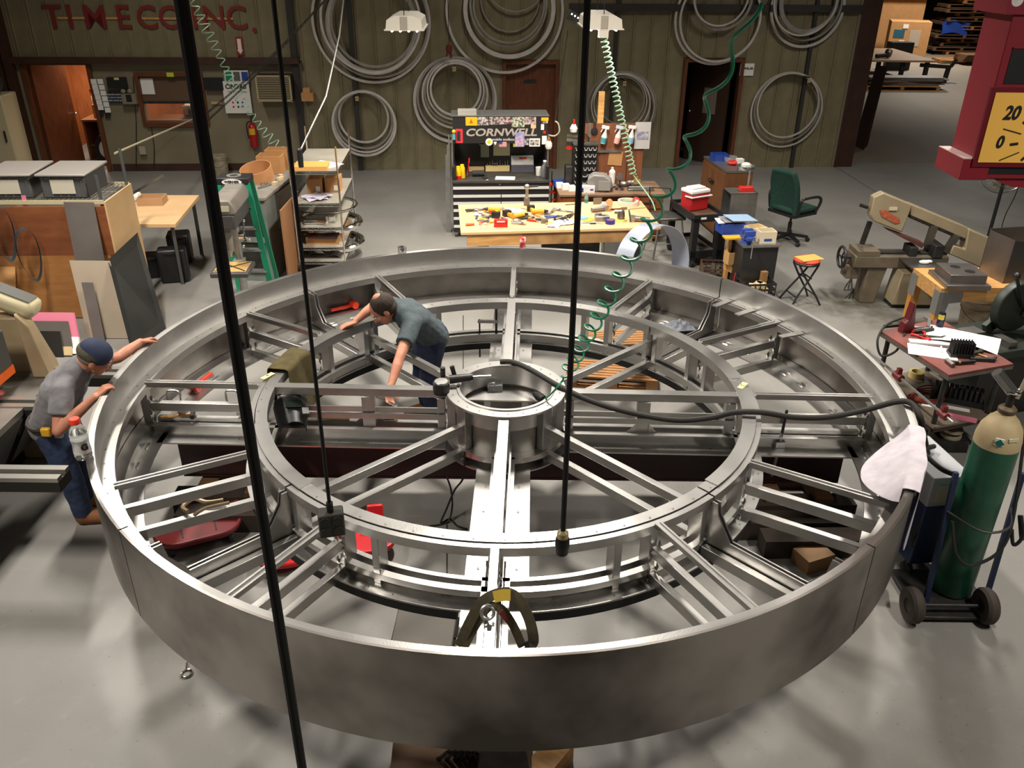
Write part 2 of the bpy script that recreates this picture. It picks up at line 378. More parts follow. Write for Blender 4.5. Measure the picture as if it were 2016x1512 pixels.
# --- door 1: office door standing open, lit room behind
def frame(name, s0, s1, z1, m, t=.07, d=.06):
    b = MB(); b.at(*Wp(0, 0), rz=WROT)
    b.b2((s0-t, -d, 0), (s0, .16, z1+t)); b.b2((s1, -d, 0), (s1+t, .16, z1+t)); b.b2((s0, -d, z1), (s1, .16, z1+t)); return struct(name, b, m)
DZ1 = Z_TRIM-.06
dr = frame('door_1', D1[0], D1[1], DZ1, DOORW, .08)
hinge = Wp(D1[0]+.03, 0, -.06)
b = MB(); b.b2((0, -.022, .01), (.92, .022, DZ1-.02)); leaf = b.build('door_leaf', DOORW, dr); leaf.location = hinge; leaf.rotation_euler = (0, 0, WROT+math.radians(74))
b = MB(); b.cyl((0, -.09, 0), (0, .09, 0), .012); b.ball((0, -.10, 0), .03); b.ball((0, .10, 0), .03); kn = b.build('door_handle', CHROME, leaf); kn.location = (.85, 0, .95)
# --- door 2 closed, door 3 dark and ajar
dr = frame('door_2', D2[0], D2[1], D2Z, DOORW); b = MB(); b.at(*Wp(0, 0), rz=WROT); b.b2((D2[0], .02, .01), (D2[1], .06, D2Z)); b.build('door_leaf', DOORW, dr)
b = MB(); b.at(*Wp(0, 0), rz=WROT); s, z = Ws(1043, 160); b.b2((s-.12, .012, z-.035), (s+.12, .022, z+.035)); b.build('name_plate', IRON, dr)
dr = frame('door_3', D3[0], D3[1], D3Z, DOORW)
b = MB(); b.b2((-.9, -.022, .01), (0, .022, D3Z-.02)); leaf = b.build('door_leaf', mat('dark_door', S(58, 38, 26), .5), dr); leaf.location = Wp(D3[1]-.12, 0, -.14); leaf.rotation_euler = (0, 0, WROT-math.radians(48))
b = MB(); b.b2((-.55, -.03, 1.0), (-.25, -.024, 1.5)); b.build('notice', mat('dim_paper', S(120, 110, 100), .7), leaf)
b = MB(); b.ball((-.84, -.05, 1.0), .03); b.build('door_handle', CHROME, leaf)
# rooms behind the openings
def back_room(n, s0, s1, d, h, m, light=None, floor=True):
    b = MB(); b.at(*Wp(0, 0), rz=WROT)
    b.b2((s0-.1, d, 0), (s1+.1, d+.1, h)); struct('wall_room_%d' % n, b, m)
    b = MB(); b.at(*Wp(0, 0), rz=WROT); b.b2((s0-.1, .16, 0), (s0, d, h)); struct('wall_room_%d_left' % n, b, m)
    b = MB(); b.at(*Wp(0, 0), rz=WROT); b.b2((s1, .16, 0), (s1+.1, d, h)); struct('wall_room_%d_right' % n, b, m)
    b = MB(); b.at(*Wp(0, 0), rz=WROT); b.b2((s0-.1, .16, h), (s1+.1, d+.1, h+.1)); struct('ceiling_room_%d' % n, b, m)
    b = MB(); b.at(*Wp(0, 0), rz=WROT); b.b2((s0-.1, .15, -.05), (s1+.1, d+.1, .004)); struct('floor_room_%d' % n, b, mat('office_carpet', S(104, 98, 98), .9))
    if light: area_lamp('office_ceiling_light', Wp((s0+s1)/2, h-.05, -d*.55), .6, light, (1, .86, .66))
OFFW = mat('office_panelling', S(164, 96, 52), .5, col2=S(134, 74, 40), scale=3, stretch=(6, 6, 1))
back_room(1, D1[0]-.3, WIN[0]-.5, 2.6, 2.5, OFFW, 55)
back_room(2, WIN[0]-.3, WIN[1]+.9, 2.6, 2.5, OFFW, 32)
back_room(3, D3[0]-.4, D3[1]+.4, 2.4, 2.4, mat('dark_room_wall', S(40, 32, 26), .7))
# --- office window with wooden frame, upper brown blind and lower clear pane
wf = MB(); wf.at(*Wp(0, 0), rz=WROT); t = .07
wf.b2((WIN[0]-t, -.05, WIN[2]-t), (WIN[0], .1, WIN[3]+t)); wf.b2((WIN[1], -.05, WIN[2]-t), (WIN[1]+t, .1, WIN[3]+t)); wf.b2((WIN[0], -.05, WIN[3]), (WIN[1], .1, WIN[3]+t)); wf.b2((WIN[0], -.07, WIN[2]-t-.02), (WIN[1], .1, WIN[2]))
win = struct('window_1', wf, DOORW)
zm = Ws(330, 201)[1]
b = MB(); b.at(*Wp(0, 0), rz=WROT); b.b2((WIN[0], .03, zm), (WIN[1], .05, WIN[3])); b.build('upper_panel', mat('brown_panel', S(98, 74, 56), .5), win)
b = MB(); b.at(*Wp(0, 0), rz=WROT); b.b2((WIN[0], .01, zm-.03), (WIN[1], .06, zm+.01)); b.build('rail', IRON, win)
b = MB(); b.at(*Wp(0, 0), rz=WROT); b.b2((WIN[0], .03, WIN[2]), (WIN[1], .034, zm-.03)); b.build('pane', mat('window_glass', (.9, .92, .9), .05, trans=.95, alpha=.35), win)
# ================================================================== the big dial frame
R = 2.92; WC = Vector((-.0478, 5.747, 0)); PHI = math.radians(-1.168)
ZR, ZL, ZB = 1.2127, 1.031, .58
wheel = thing('clock_dial_frame', 'huge round welded steel dial frame with spokes filling the workshop floor', 'metal frame', (WC.x, WC.y, 0), PHI)
def part(mb, name, m=STEEL, parent=None, **k): return mb.build(name, m, parent or wheel, **k)
g = .12
Q = [(-45, 45), (45, 135), (135, 225), (225, 315)]
for a0, a1 in Q:
    b = MB(); b.arc(2.905, R, ZB, ZR, a0+g, a1-g); p = part(b, 'outer_band', BAND, angle=20)
    b = MB(); b.arc(2.868, 2.905, ZR-.012, ZR, a0+g, a1-g); b.arc(2.868, 2.876, ZL, ZR-.012, a0+g, a1-g); part(b, 'rim_cap', STEEL, p, angle=20)
    b = MB(); b.arc(2.79, 2.868, ZL-.012, ZL, a0+g, a1-g); b.arc(2.782, 2.79, ZL-.06, ZL, a0+g, a1-g); part(b, 'ledge', STEEL, angle=20)
    b = MB(); b.arc(2.68, 2.905, .60, .612, a0+g, a1-g); part(b, 'floor_flange', STEEL, angle=20)
    b = MB(); b.arc(2.80, 2.812, .612, .70, a0+g, a1-g); b.arc(2.812, 2.90, .69, .70, a0+g, a1-g); part(b, 'flange_angle', STEEL, angle=20)
    b = MB(); b.arc(1.782, 1.866, ZL-.01, ZL+.004, a0+g*2, a1-g*2); b.arc(1.782, 1.79, .965, ZL-.01, a0+g*2, a1-g*2); p = part(b, 'middle_ring_top', STEEL, angle=20)
    b = MB(); b.arc(1.874, 1.912, ZL-.014, ZL-.004, a0+g*2, a1-g*2); b.arc(1.902, 1.912, .965, ZL-.014, a0+g*2, a1-g*2); b.arc(1.79, 1.902, .965, .975, a0+g*2, a1-g*2); part(b, 'outer_rail', STEEL, p, angle=20)
    b = MB(); b.arc(1.782, 1.815, .655, .70, a0+g*2, a1-g*2); p = part(b, 'middle_ring_bottom', STEEL, angle=20)
    b = MB(); b.arc(1.865, 1.912, .655, .70, a0+g*2, a1-g*2); part(b, 'outer_rail', STEEL, p, angle=20)
    b = MB(); b.arc(1.80, 1.985, .598, .61, a0+g*2, a1-g*2); b.arc(1.865, 1.872, .61, .655, a0+g*2, a1-g*2); b.arc(1.808, 1.815, .61, .655, a0+g*2, a1-g*2); part(b, 'flange', STEEL, p, angle=20)
# doubler plates lying on the middle ring, as in the picture
for a0, a1 in [(318, 366), (8, 56), (133, 168), (199, 228)]:
    b = MB(); b.arc(1.776, 1.872, ZL+.004, ZL+.013, a0, a1); part(b, 'cover_strip', STEEL, angle=20)
# black gasket ring below the middle ring, in four lengths between the plates
for a in (0, 90, 180, 270):
    b = MB(); b.arc(1.80, 1.985, .535, .598, a+6.5, a+83.5); part(b, 'black_gasket', mat('black_gasket', (.008, .008, .008), .7), angle=20)
def polar(r, a): return Vector((r*math.cos(math.radians(a)), r*math.sin(math.radians(a)), 0))
def radial(name, a, r0, r1, z0, z1, w, m=STEEL, side=0.0, parent=None, bevel=.004):
    b = MB(); b.at(rz=math.radians(a)); b.b2((r0, side-w/2, z0), (r1, side+w/2, z1)); return part(b, name, m, parent, bevel=bevel)
for k in range(12):
    a = k*30
    b = MB(); b.at(rz=math.radians(a)); b.b2((1.912, -.024, ZL-.002), (2.80, .024, ZL+.006)); b.b2((1.912, -.006, ZL-.035), (2.79, .006, ZL-.002)); b.b2((1.92, -.024, ZL+.006), (2.80, -.012, ZL+.018)); b.b2((1.92, .012, ZL+.006), (2.80, .024, ZL+.018))
    part(b, 'tee_bar', STEEL)
    radial('radial_tube', a, 1.912, 2.80, .795, .868, .05); radial('radial_tube', a, 1.912, 2.80, .595, .668, .05)
    radial('outer_post', a, 2.80, 2.86, .612, ZL-.012, .07)
for a in sorted([k*30 for k in range(12)]+[22.5+k*45 for k in range(8)]+[45+k*90+d for k in range(4) for d in (-1.7, 1.7)]):
    radial('ring_post', a, 1.80, 1.90, .61, .968, .05)
# bent joint plates at the four quadrant seams
for a in (45, 135, 225, 315):
    for d in (-1, 1):
        prof = [(1.915, .61), (2.80, .61), (2.80, 1.02), (2.72, 1.02), (2.70, .90), (2.60, .76), (2.08, .76), (1.97, .92), (1.955, 1.0), (1.915, 1.0)]
        b = MB(); b.at(rz=math.radians(a)); b.prism(prof, .01, 'xz', d*.016-.005); part(b, 'joint_plate', STEEL)
    radial('joint_tube', a, 1.915, 2.80, .60, .68, .05, side=-.055); radial('joint_tube', a, 1.915, 2.80, .60, .68, .05, side=.055)
# hub
b = MB(); b.lathe([(.352, .90), (.40, .90), (.40, 1.035), (.462, 1.04), (.462, 1.056), (.352, 1.056), (.352, .90)], 64); part(b, 'hub_ring', STEEL, angle=25)
b = MB(); b.lathe([(.355, 1.056), (.378, 1.056), (.378, 1.066), (.355, 1.066), (.355, 1.056)], 64); part(b, 'hub_lip', STEEL)
b = MB(); b.arc(.372, .386, .60, .90, n=64); part(b, 'hub_drum', STEELD, angle=20)
b = MB(); b.arc(.386, .47, .655, .70, n=64); part(b, 'hub_collar', STEEL, angle=20)
b = MB(); b.arc(.10, .50, .588, .60, n=64); part(b, 'hub_base', STEEL, angle=20)
b = MB(); poly = [(.36*math.cos(math.radians(t)), .36*math.sin(math.radians(t))) for t in range(20, 161, 5)]; b.prism(poly, .012, off=.86); part(b, 'hub_shelf', STEEL)
for sx in (-.15, .15):
    b = MB(); b.b2((sx-.025, .12, .60), (sx+.025, .17, .86)); part(b, 'shelf_leg', STEEL)
for k in range(8):
    radial('hub_post', k*45, .388, .455, .70, 1.036, .09); radial('hub_post', k*45, .388, .455, .60, .655, .06)
# spokes between hub and middle ring
for a in (45, 135, 225, 315):
    radial('spoke_tube', a, .44, 1.80, .84, .905, .05); radial('spoke_tube', a, .44, 1.80, .625, .69, .055)
for a in (0, 90, 180, 270):
    radial('spoke_tee', a, .46, 1.785, ZL-.006, ZL+.006, .075, bevel=0)
    radial('spoke_rail', a, .46, 1.785, .965, ZL-.006, .05)
    for sd in (-.03, .03): radial('spoke_rail', a, .46, 1.785, .785, .83, .012, side=sd*1.8, bevel=0)
    radial('spoke_post', a, 1.02, 1.12, .70, .965, .07)
    for d in (-1, 1):
        b = MB(); b.at(rz=math.radians(a)); b.prism([(1.07+d*.05, .70), (1.07+d*.12, .70), (1.07+d*.05, .775)], .008, 'xz', -.042); part(b, 'gusset', STEEL)
    radial('spoke_post', a, .47, .53, .70, .965, .08); radial('spoke_post', a, 1.70, 1.775, .70, .965, .08)
    for d in (-1, 1):
        b = MB(); b.at(rz=math.radians(a)); b.b2((.44, d*.045-.005, .612), (2.79, d*.045+.005, .70)); b.b2((.44, min(d*.045, d*.085), .692), (2.79, max(d*.045, d*.085), .70)); part(b, 'spoke_angle', STEEL)
        b = MB(); b.at(rz=math.radians(a)); b.b2((.46, min(d*.04, d*.2), .600), (2.72, max(d*.04, d*.2), .612)); part(b, 'spoke_plate', STEEL)
# locating tabs on the ledge
for u, v in [(1425, 597), (1470, 615), (1518, 637), (1560, 660)]:
    q = G(u, v, ZL)-Vector((WC.x, WC.y, 0)); a = math.atan2(q.y, q.x)-PHI
    b = MB(); b.at(rz=a); b.b2((2.62, -.03, ZL), (2.86, .03, ZL+.012)); part(b, 'splice_tab', STEEL)
b = MB(); b.arc(2.80, 2.812, ZL+.0005, ZL+.002, 14, 50); part(b, 'ledge_gap', mat('dark_gap', (.01, .01, .01), .8))
# weld beads and bolt heads: too small to pick apart
b = MB(); rr = random.Random(3)
for k in range(12):
    a0 = k*30
    for da in (5, 10.5, 16, 21.5, 26):
        for r_, z_ in ((2.775, .614), (1.862, .615)):
            a = math.radians(a0+da+rr.uniform(-.8, .8)); c = Vector((r_*math.cos(a), r_*math.sin(a), z_))
            t = Vector((-math.sin(a), math.cos(a), 0)); L = .045
            b.tube([c-t*L, c-t*L*.5, c, c+t*L*.5, c+t*L], [.005, .014, .012, .014, .005], 6)
    for z_ in (.70, .79, .87, .60):
        for d in (-1, 1):
            b.at(rz=math.radians(a0)); b.tube([(2.795, d*.03, z_-.03), (2.79, d*.032, z_), (2.795, d*.03, z_+.03)], [.004, .011, .004], 6)
            b.tube([(1.916, d*.03, z_-.03), (1.92, d*.032, z_), (1.916, d*.03, z_+.03)], [.004, .010, .004], 6); b.at()
o = part(b, 'weld_beads', WELD); o['kind'] = 'stuff'
b = MB()
for r_, z_, n in ((1.845, ZL+.004, 64), (2.845, ZL, 96), (1.95, .61, 72), (.42, 1.056, 24)):
    for i in range(n):
        a = 2*PI*(i+.3)/n; b.lathe([(.007, z_), (.007, z_+.003), (0, z_+.004)], 6, (r_*math.cos(a), r_*math.sin(a), 0))
for a in (0, 90, 180, 270):
    for r_ in (.7, 1.0, 1.3, 1.6, 2.1, 2.4):
        for d in (-.12, .12):
            b.at(rz=math.radians(a)); b.lathe([(.009, .612), (.009, .617), (0, .619)], 6, (r_, d, 0)); b.at()
o = part(b, 'bolt_heads', STEELD); o['kind'] = 'stuff'
# ================================================================== things on the back wall
def wpx(u, v): return (onW(u+1, v)-onW(u, v)).length
def wthing(name, label, cat, u, v, off=.035, group=None): return thing(name, label, cat, onW(u, v, off), WROT, group)
def flat(mb, x0, x1, z0, z1, d0=0.0, d1=.004): return mb.b2((x0, -d1, z0), (x1, -d0, z1))
# red wall lettering over the office
LRED = mat('faded_red_paint', S(120, 34, 32), .6)
base = onW(290, 36, .02); k = wpx(290, 36)
sign = thing('wall_lettering', 'red cut-out company lettering on the siding above the office door', 'sign', base, WROT)
b = MB(); b.b2(((115-290)*k, -.02, -.02), ((232-290)*k, -.005, .02)); b.b2(((280-290)*k, -.02, -.02), ((358-290)*k, -.005, .02)); b.b2(((385-290)*k, -.02, -.02), ((460-290)*k, -.005, .02)); b.build('wooden_strip', PINE, sign)
for ch, u, dy in [('T', 108, 0), ('I', 140, 0), ('M', 189, 0), ('E', 244, 0), ('C', 290, 0), ('O', 337, 0), ('I', 384, 0), ('N', 422, 0), ('C', 467, 0), ('.', 500, -.0)]:
    letters('letter', ch, .56, LRED, sign, ((u-290)*k, -.022, dy+(.0 if ch != '.' else -.05)), FACE, .02, .006, 1.0)
# steel hoops hanging on the wall, every hoop a thing of its own
def hoop(u, v, r, th, m, label, group, off):
    k = wpx(u, v); rm = r*k; w = th*k; b = MB(); b.arc(rm-w, rm, -.02, .02, n=72)
    one('steel_hoop', b, m, label, 'hoop', onW(u, v, off), (PI/2, 0, WROT), group, angle=20)
HG, HD = mat('bright_hoop_steel', (.80, .76, .72), .42, .55, col2=(.62, .59, .55), scale=6), mat('dull_hoop_steel', (.46, .44, .41), .42, .7, col2=(.32, .31, .29), scale=6)
SETS = [('flat hoop in the big bundle beside the window air conditioner', 'hoops above the small hoop bundle', [(731, 42, 117, 5, 0), (737, 42, 107, 4, 1), (733, 51, 91, 9, 0), (735, 44, 84, 5, 1), (730, 40, 98, 4, 0)]),
        ('flat hoop in the wide bundle above the tool chest and brown door', 'hoops above the tool chest', [(994, 22, 116, 5, 0), (1003, 19, 90, 8, 0), (1001, 10, 76, 4, 1), (1002, 9, 70, 3, 1)]),
        ('thin wire hoop inside the wide bundle above the tool chest', 'thin wire hoops', [(1004, 0, 58, 2, 1), (1015, -45, 62, 2, 1)]),
        ('narrow hoop in the small low bundle behind the wire shelf cart', 'hoops of the small low bundle', [(716, 231, 50, 4, 0), (717, 236, 57, 4, 1), (717, 240, 60, 3, 0), (717, 244, 63, 4, 0)]),
        ('rolled hoop in the bundle hung just left of the brown closed door', 'hoops beside the closed door', [(896, 198, 82, 6, 0), (897, 192, 76, 4, 1), (896, 186, 65, 4, 0), (896, 182, 60, 3, 1), (897, 178, 56, 3, 0), (897, 176, 50, 4, 0)]),
        ('thin rod hoop behind the brown backboard of the desk', 'rod hoops behind the desk board', [(1220, 216, 70, 2.5, 1), (1222, 214, 66, 2, 0), (1218, 212, 62, 2.5, 1), (1223, 213, 68, 2, 1), (1221, 202, 52, 2, 0), (1224, 198, 44, 2, 1), (1222, 206, 57, 2, 0)]),
        ('large hoop hanging over the dark open doorway', 'hoops over the open doorway', [(1413, 36, 85, 4.5, 0), (1418, 36, 80, 4, 0), (1424, -4, 58, 5, 1), (1420, -8, 54, 3, 0)]),
        ('hoop in the bundle high up between the doorway and the passage', 'hoops high by the passage', [(1590, 14, 73, 5, 0), (1592, 8, 66, 4, 1), (1593, 2, 58, 8, 1), (1586, 2, 62, 3, 0)]),
        ('light narrow hoop hanging low beside the dark doorway', 'low hoops beside the dark doorway', [(1548, 217, 70, 3, 0), (1549, 213, 64, 3, 1), (1551, 208, 60, 2.5, 0)])]
ORD = ['largest', 'second largest', 'third largest', 'fourth largest', 'fifth largest', 'sixth largest', 'smallest']
for lab, grp, hs in SETS:
    order = sorted(range(len(hs)), key=lambda i: -hs[i][2])
    for i, (u, v, r, th, kind) in enumerate(hs): hoop(u, v, r, th, HD if kind else HG, ORD[order.index(i)]+' '+lab, grp, .08+.055*i)
for u, v, ch, lab in [(707, 187, 'A', 'small tagged peg holding the small low hoops'), (894, 130, 'K', 'small tagged peg holding the hoops by the closed door'), (1222, 158, 'M', 'small tagged peg above the desk backboard hoops'), (1577, 152, 'C', 'small tagged peg holding the low hoops by the dark doorway')]:
    t = wthing('wall_peg', lab, 'peg', u, v); b = MB(); b.cyl((0, 0, .03), (0, -.42, .05), .014, n=8); b.build('rod', IRON, t)
    b = MB(); b.b2((-.03, -.43, -.04), (.03, -.42, .04)); q = b.build('tag_plate', mat('tan_tag', S(186, 160, 110), .7), t); letters('letter', ch, .06, BLACK, q, (0, -.432, 0), FACE, .002)
b = MB(); k = wpx(884, 97)
t = wthing('crane_hook', 'red forged hook hanging against the siding between two hoop bundles', 'hook', 884, 97, .5); b.lathe([(.0, -.06), (.05, -.05), (.06, 0), (.05, .07), (0, .09)], 14); b.build('block', mat('dull_red', S(110, 30, 30), .5), t)
b = MB(); b.tube([(0, 0, .08)]+[(.05*math.sin(x), 0, -.11-.05*math.cos(x)) for x in [i*.5 for i in range(1, 11)]], .012, 8); b.build('hook', mat('dull_red', S(110, 30, 30), .5), t); b = MB(); b.cyl((0, 0, .08), (0, 0, 3.2), .006, n=6); b.build('cable', IRON, t)
# small wall things
def wbox(name, label, cat, u0, v0, u1, v1, m, d=.03, group=None, off=.035):
    u, v = (u0+u1)/2, (v0+v1)/2; k = wpx(u, v); b = MB(); w, h = (u1-u0)*k/2, (v1-v0)*k/2*1.02; b.b2((-w, -d, -h), (w, 0, h))
    o = b.build(name, m, None, 0, onW(u, v, off), WROT); tag(o, label, cat, group); return o, w, h
t = wthing('time_card_rack', 'white time card rack in two columns beside the open office door', 'card rack', 201, 192); k = wpx(201, 192)
b = MB(); b.b2((-14*k, -.01, -36*k), (-4*k, 0, 36*k)); b.b2((-1*k, -.01, -40*k), (9*k, 0, 36*k)); b.build('backing', IRON, t)
cm = MB(); cm.b2((-.05, -.03, -.045), (.05, -.008, .045)); cme = cm.mesh('card', PAPER)
for i in range(6): share('card', cme, t, (-9*k+i*k*.6, 0, (31-i*10)*k)); share('card', cme, t, (4*k+i*k*.6, 0, (31-i*11)*k))
o, w, h = wbox('wall_file_tray', 'black wall file tray above the time clock', 'tray', 214, 152, 251, 172, BLACK, .09); b = MB(); b.b2((-.03, -.094, h-.04), (.06, -.09, h)); b.build('label_strip', mat('cream', S(206, 190, 140), .7), o)
o, w, h = wbox('notice_sign', 'dark blue notice sign with white lines beside the time clock', 'sign', 213, 181, 243, 202, mat('dark_blue_sign', S(44, 48, 66), .5), .012)
for i, tx in enumerate(['Security cameras', 'in use to record', 'who works here']): letters('line', tx, .042, PAPER, o, (0, -.014, .055-i*.055), FACE, .002)
t = wthing('time_clock', 'grey time clock box with two round bells', 'time clock', 258, 192); b = MB(); b.b2((-.13, -.12, -.1), (.13, 0, .08)); b.build('case', mat('beige_grey', S(128, 122, 104), .5), t); b = MB(); b.b2((-.05, -.124, -.06), (.05, -.12, .07)); b.build('display', BLACK, t)
for x in (-.1, .02): b = MB(); b.ball((x, -.06, .12), (.05, .05, .05)); b.build('bell', mat('beige_grey', S(128, 122, 104), .5), t)
o, w, h = wbox('paper_notice', 'white typed sheet taped inside the office window', 'paper', 278, 155, 303, 185, PAPER, .004, off=-.02)
wbox('tape_note', 'bright green tape note on top of the office window frame', 'note', 328, 143, 342, 151, mat('lime_tape', S(190, 204, 50), .6), .006, off=.07)
wbox('wall_pocket', 'black document pocket right of the office window', 'tray', 403, 153, 440, 176, BLACK, .06)
wbox('grey_note', 'narrow tan tag strip below the black document pocket', 'note', 416, 200, 436, 205, mat('tan_tag', S(186, 160, 110), .7), .004)
o, w, h = wbox('first_aid_board', 'white first aid supply board with company lettering beside the air conditioner', 'board', 442, 161, 494, 221, WHITE, .05)
letters('lettering', 'CiNTAS', .115, BLACK, o, (-.0, -.052, h-.10), FACE, .003, .004); letters('lettering', 'First Aid & Safety', .05, mat('grey_ink', S(90, 90, 90), .6), o, (.02, -.052, h-.19), FACE, .003)
for i in range(6):
    b = MB(); b.lathe([(.018, -.052), (.02, -.054), (0, -.0545)], 8, axis='y'); q = b.build('icon', [RED, IRON, BLUE][i % 3], o); q.location = (-.09+.09*(i % 3), 0, -h+.2-.08*(i//3))
o, w, h = wbox('leaflet_rack', 'small colourful leaflet rack above the first aid board', 'rack', 443, 139, 490, 160, WHITE, .05)
for i, m in enumerate((GREENC, mat('grey_ink', S(90, 90, 90), .6), BLUE)): b = MB(); b.b2((-w+.02+i*.15, -.055, -h+.02), (-w+.14+i*.15, -.05, h-.02)); b.build('leaflet', m, o)
o, w, h = wbox('arrow_sign', 'red and white downward arrow sign for the fire extinguisher', 'sign', 465, 74, 479, 108, mat('sign_red', S(150, 36, 32), .5), .01)
b = MB(); b.prism([(-.035, h*.8), (.035, h*.8), (.035, -h*.4), (.055, -h*.4), (0, -h*.85), (-.055, -h*.4), (-.035, -h*.4)], .003, 'xz', -.014); b.build('arrow', WHITE, o)
t = wthing('fire_extinguisher', 'red fire extinguisher with yellow tag hung below the first aid board', 'fire extinguisher', 498, 262, .12); 
b = MB(); b.lathe([(.0, -.27), (.075, -.27), (.08, -.25), (.08, .1), (.06, .15), (.025, .18), (.025, .22), (0, .22)], 20); b.build('tank', mat('extinguisher_red', S(156, 24, 26), .3), t)
b = MB(); b.b2((-.012, -.05, .22), (.012, .06, .25)); b.bar((0, -.05, .27), (0, .09, .30), .02, .012); b.build('valve_lever', IRON, t); b = MB(); b.tube(smooth_path([(.02, 0, .22), (-.08, -.02, .2), (-.1, -.02, .05), (-.085, -.03, -.1)], 6), .012, 8); b.build('hose', RUBBER, t)
b = MB(); b.lathe([(.0815, -.02), (.0815, .1)], 12, a0=PI*1.25, a1=PI*1.75); b.build('instruction_label', YELLOW, t)
t = wthing('window_air_conditioner', 'tan window air conditioner with slotted grille set in the office wall', 'air conditioner', 545, 170, .0); k = wpx(545, 170)
TANP = mat('tan_metal', S(168, 154, 120), .5); b = MB(); w, h = 34*k, 25*k; b.b2((-w, -.3, -h), (w, .1, h)); b.build('case', mat('dark_brown_case', S(62, 50, 42), .6), t, bevel=.02)
b = MB(); 
for z in (-h+.01, h-.03): b.b2((-w, -.32, z), (w, -.30, z+.03))
for x in (-w, w-.03): b.b2((x, -.32, -h), (x+.03, -.30, h))
b.build('bezel', TANP, t); sm = MB(); sm.b2((-w+.03, -.312, -.006), (w-.03, -.302, .006)); sme = sm.mesh('slat', TANP)
for i in range(13): share('slat', sme, t, (0, 0, -h+.05+i*(2*h-.1)/12))
t = wthing('junction_box', 'small cardboard box resting on a bracket beside the air conditioner', 'box', 606, 187, .16); b = MB(); b.b2((-.11, -.1, -.1), (.11, .1, .05)); b.build('carton', CARDB, t); b = MB(); b.b2((-.07, -.09, .05), (.06, .06, .13)); b.build('small_carton', CARDB, t)
wbox('outlet_box', 'wall power outlet with black plug low on the office wall', 'outlet', 276, 288, 288, 303, mat('dirty_white', S(170, 160, 140), .6), .05)
o, w, h = wbox('door_number_sign', 'white paper sign with stencilled code right of the dark doorway', 'sign', 1457, 126, 1484, 148, PAPER, .006); letters('lettering', 'F-WAL-02', .055, BLACK, o, (0, -.008, .02), FACE, .003, .003)
for u, v, q in [(262, 150, (268, 330)), (298, 250, (303, 330))]:
    a, c_ = onW(u, v, .05), onW(q[0], q[1], .05); b = MB(); b.tube([a, (a+c_)/2+Vector((.03, 0, 0)), c_], .008, 6); one('wall_conduit', b, IRON, 'thin dark conduit running down the office wall', 'conduit', group='office wall conduits')
b = MB(); p = [G(222, 300, 1.62)]; a, c_ = onW(384, 233, .25), G(226, 302, 1.55); b.tube([c_, a], .014, 6); one('tie_rope', b, mat('pale_rope', S(190, 180, 150), .8), 'pale rope stretched from the bin rack post to the office window', 'rope')
# white 5-gallon bucket at the wall
def bucket(name, label, loc, r=.15, h=.37, m=None, lid=False):
    t = thing(name, label, 'bucket', loc); b = MB(); b.lathe([(0, 0), (r*.86, 0), (r*.97, h*.8), (r*1.05, h*.8), (r*1.05, h*.84), (r, h*.84), (r, h*.9), (r*1.05, h*.9), (r*1.05, h), (r*.97, h), (r*.84, .02), (0, .02)], 24)
    b.build('pail', m or mat('dirty_white_plastic', S(176, 168, 146), .5, col2=S(130, 112, 84), scale=7), t)
    if lid: b = MB(); b.lathe([(0, h+.01), (r*.8, h+.01), (r*.8, h+.03), (r*1.08, h+.03), (r*1.08, h-.03), (r*1.05, h-.03), (0, h)], 24); b.build('lid', mat('dirty_white_plastic', S(176, 168, 146), .5), t)
    b = MB(); b.tube([(r*1.06*math.cos(x), -abs(math.sin(x))*r*.9-r*.35*math.sin(x), h*.82-abs(math.sin(x))*h*.35) for x in [PI*i/14 for i in range(15)]], .004, 5); b.build('handle', IRON, t); return t
bucket('plastic_bucket', 'dirty white plastic bucket on the floor against the office wall', G(443, 338)-Vector((0, .2, 0)))
# ------------------------------------------------------------------ office contents seen through the door and window
def rp(s, z, d): return Wp(s, z, -d)
s0 = Ws(165, 230)[0]
t = thing('office_desk', 'orange brown desk with shelf inside the lit office', 'desk', rp(s0-.15, 0, 1.0), WROT); b = MB(); b.b2((-.3, -.1, .78), (.62, .6, .82)); b.build('top', OAK, t); b = MB(); b.b2((-.3, -.05, 0), (-.26, .58, .78)); b.b2((.45, -.05, .3), (.49, .58, .78)); b.b2((-.26, .54, .2), (.6, .58, .78)); b.b2((-.26, 0, .28), (.6, .54, .31)); b.build('body', OAK, t)
b = MB(); b.b2((-.2, -.15, 0), (.12, .2, .26)); one('carton', b, CARDB, 'cardboard carton on the office desk', 'box', rp(s0-.05, .82, 1.25), WROT)
t = thing('spray_bottle', 'white spray bottle with red trigger standing in the office', 'bottle', rp(s0-.22, 1.08, 1.2), WROT); b = MB(); b.lathe([(0, 0), (.045, 0), (.045, .15), (.015, .21), (.015, .24), (0, .24)], 14); b.build('body', WHITE, t); b = MB(); b.b2((-.05, -.015, .24), (.03, .015, .29)); b.bar((-.03, 0, .25), (-.05, 0, .18), .012, .01); b.build('trigger', RED, t)
t = thing('trailer_wheel', 'small black tyre on a white steel wheel leaning on the office desk', 'wheel', rp(Ws(190, 275)[0]-.06, .30, .62), (0, math.radians(10), WROT+math.radians(62)))
b = MB(); b.lathe([(.17, -.08), (.27, -.09), (.295, -.05), (.295, .05), (.27, .09), (.17, .08), (.17, -.08)], 32, axis='x'); b.build('tyre', RUBBER, t); b = MB(); b.lathe([(.17, -.07), (.15, -.06), (.12, .02), (0, .03), (0, .015), (.1, .0), (.14, -.06), (.165, -.075), (.17, -.07)], 28, axis='x'); b.build('rim', WHITE, t)
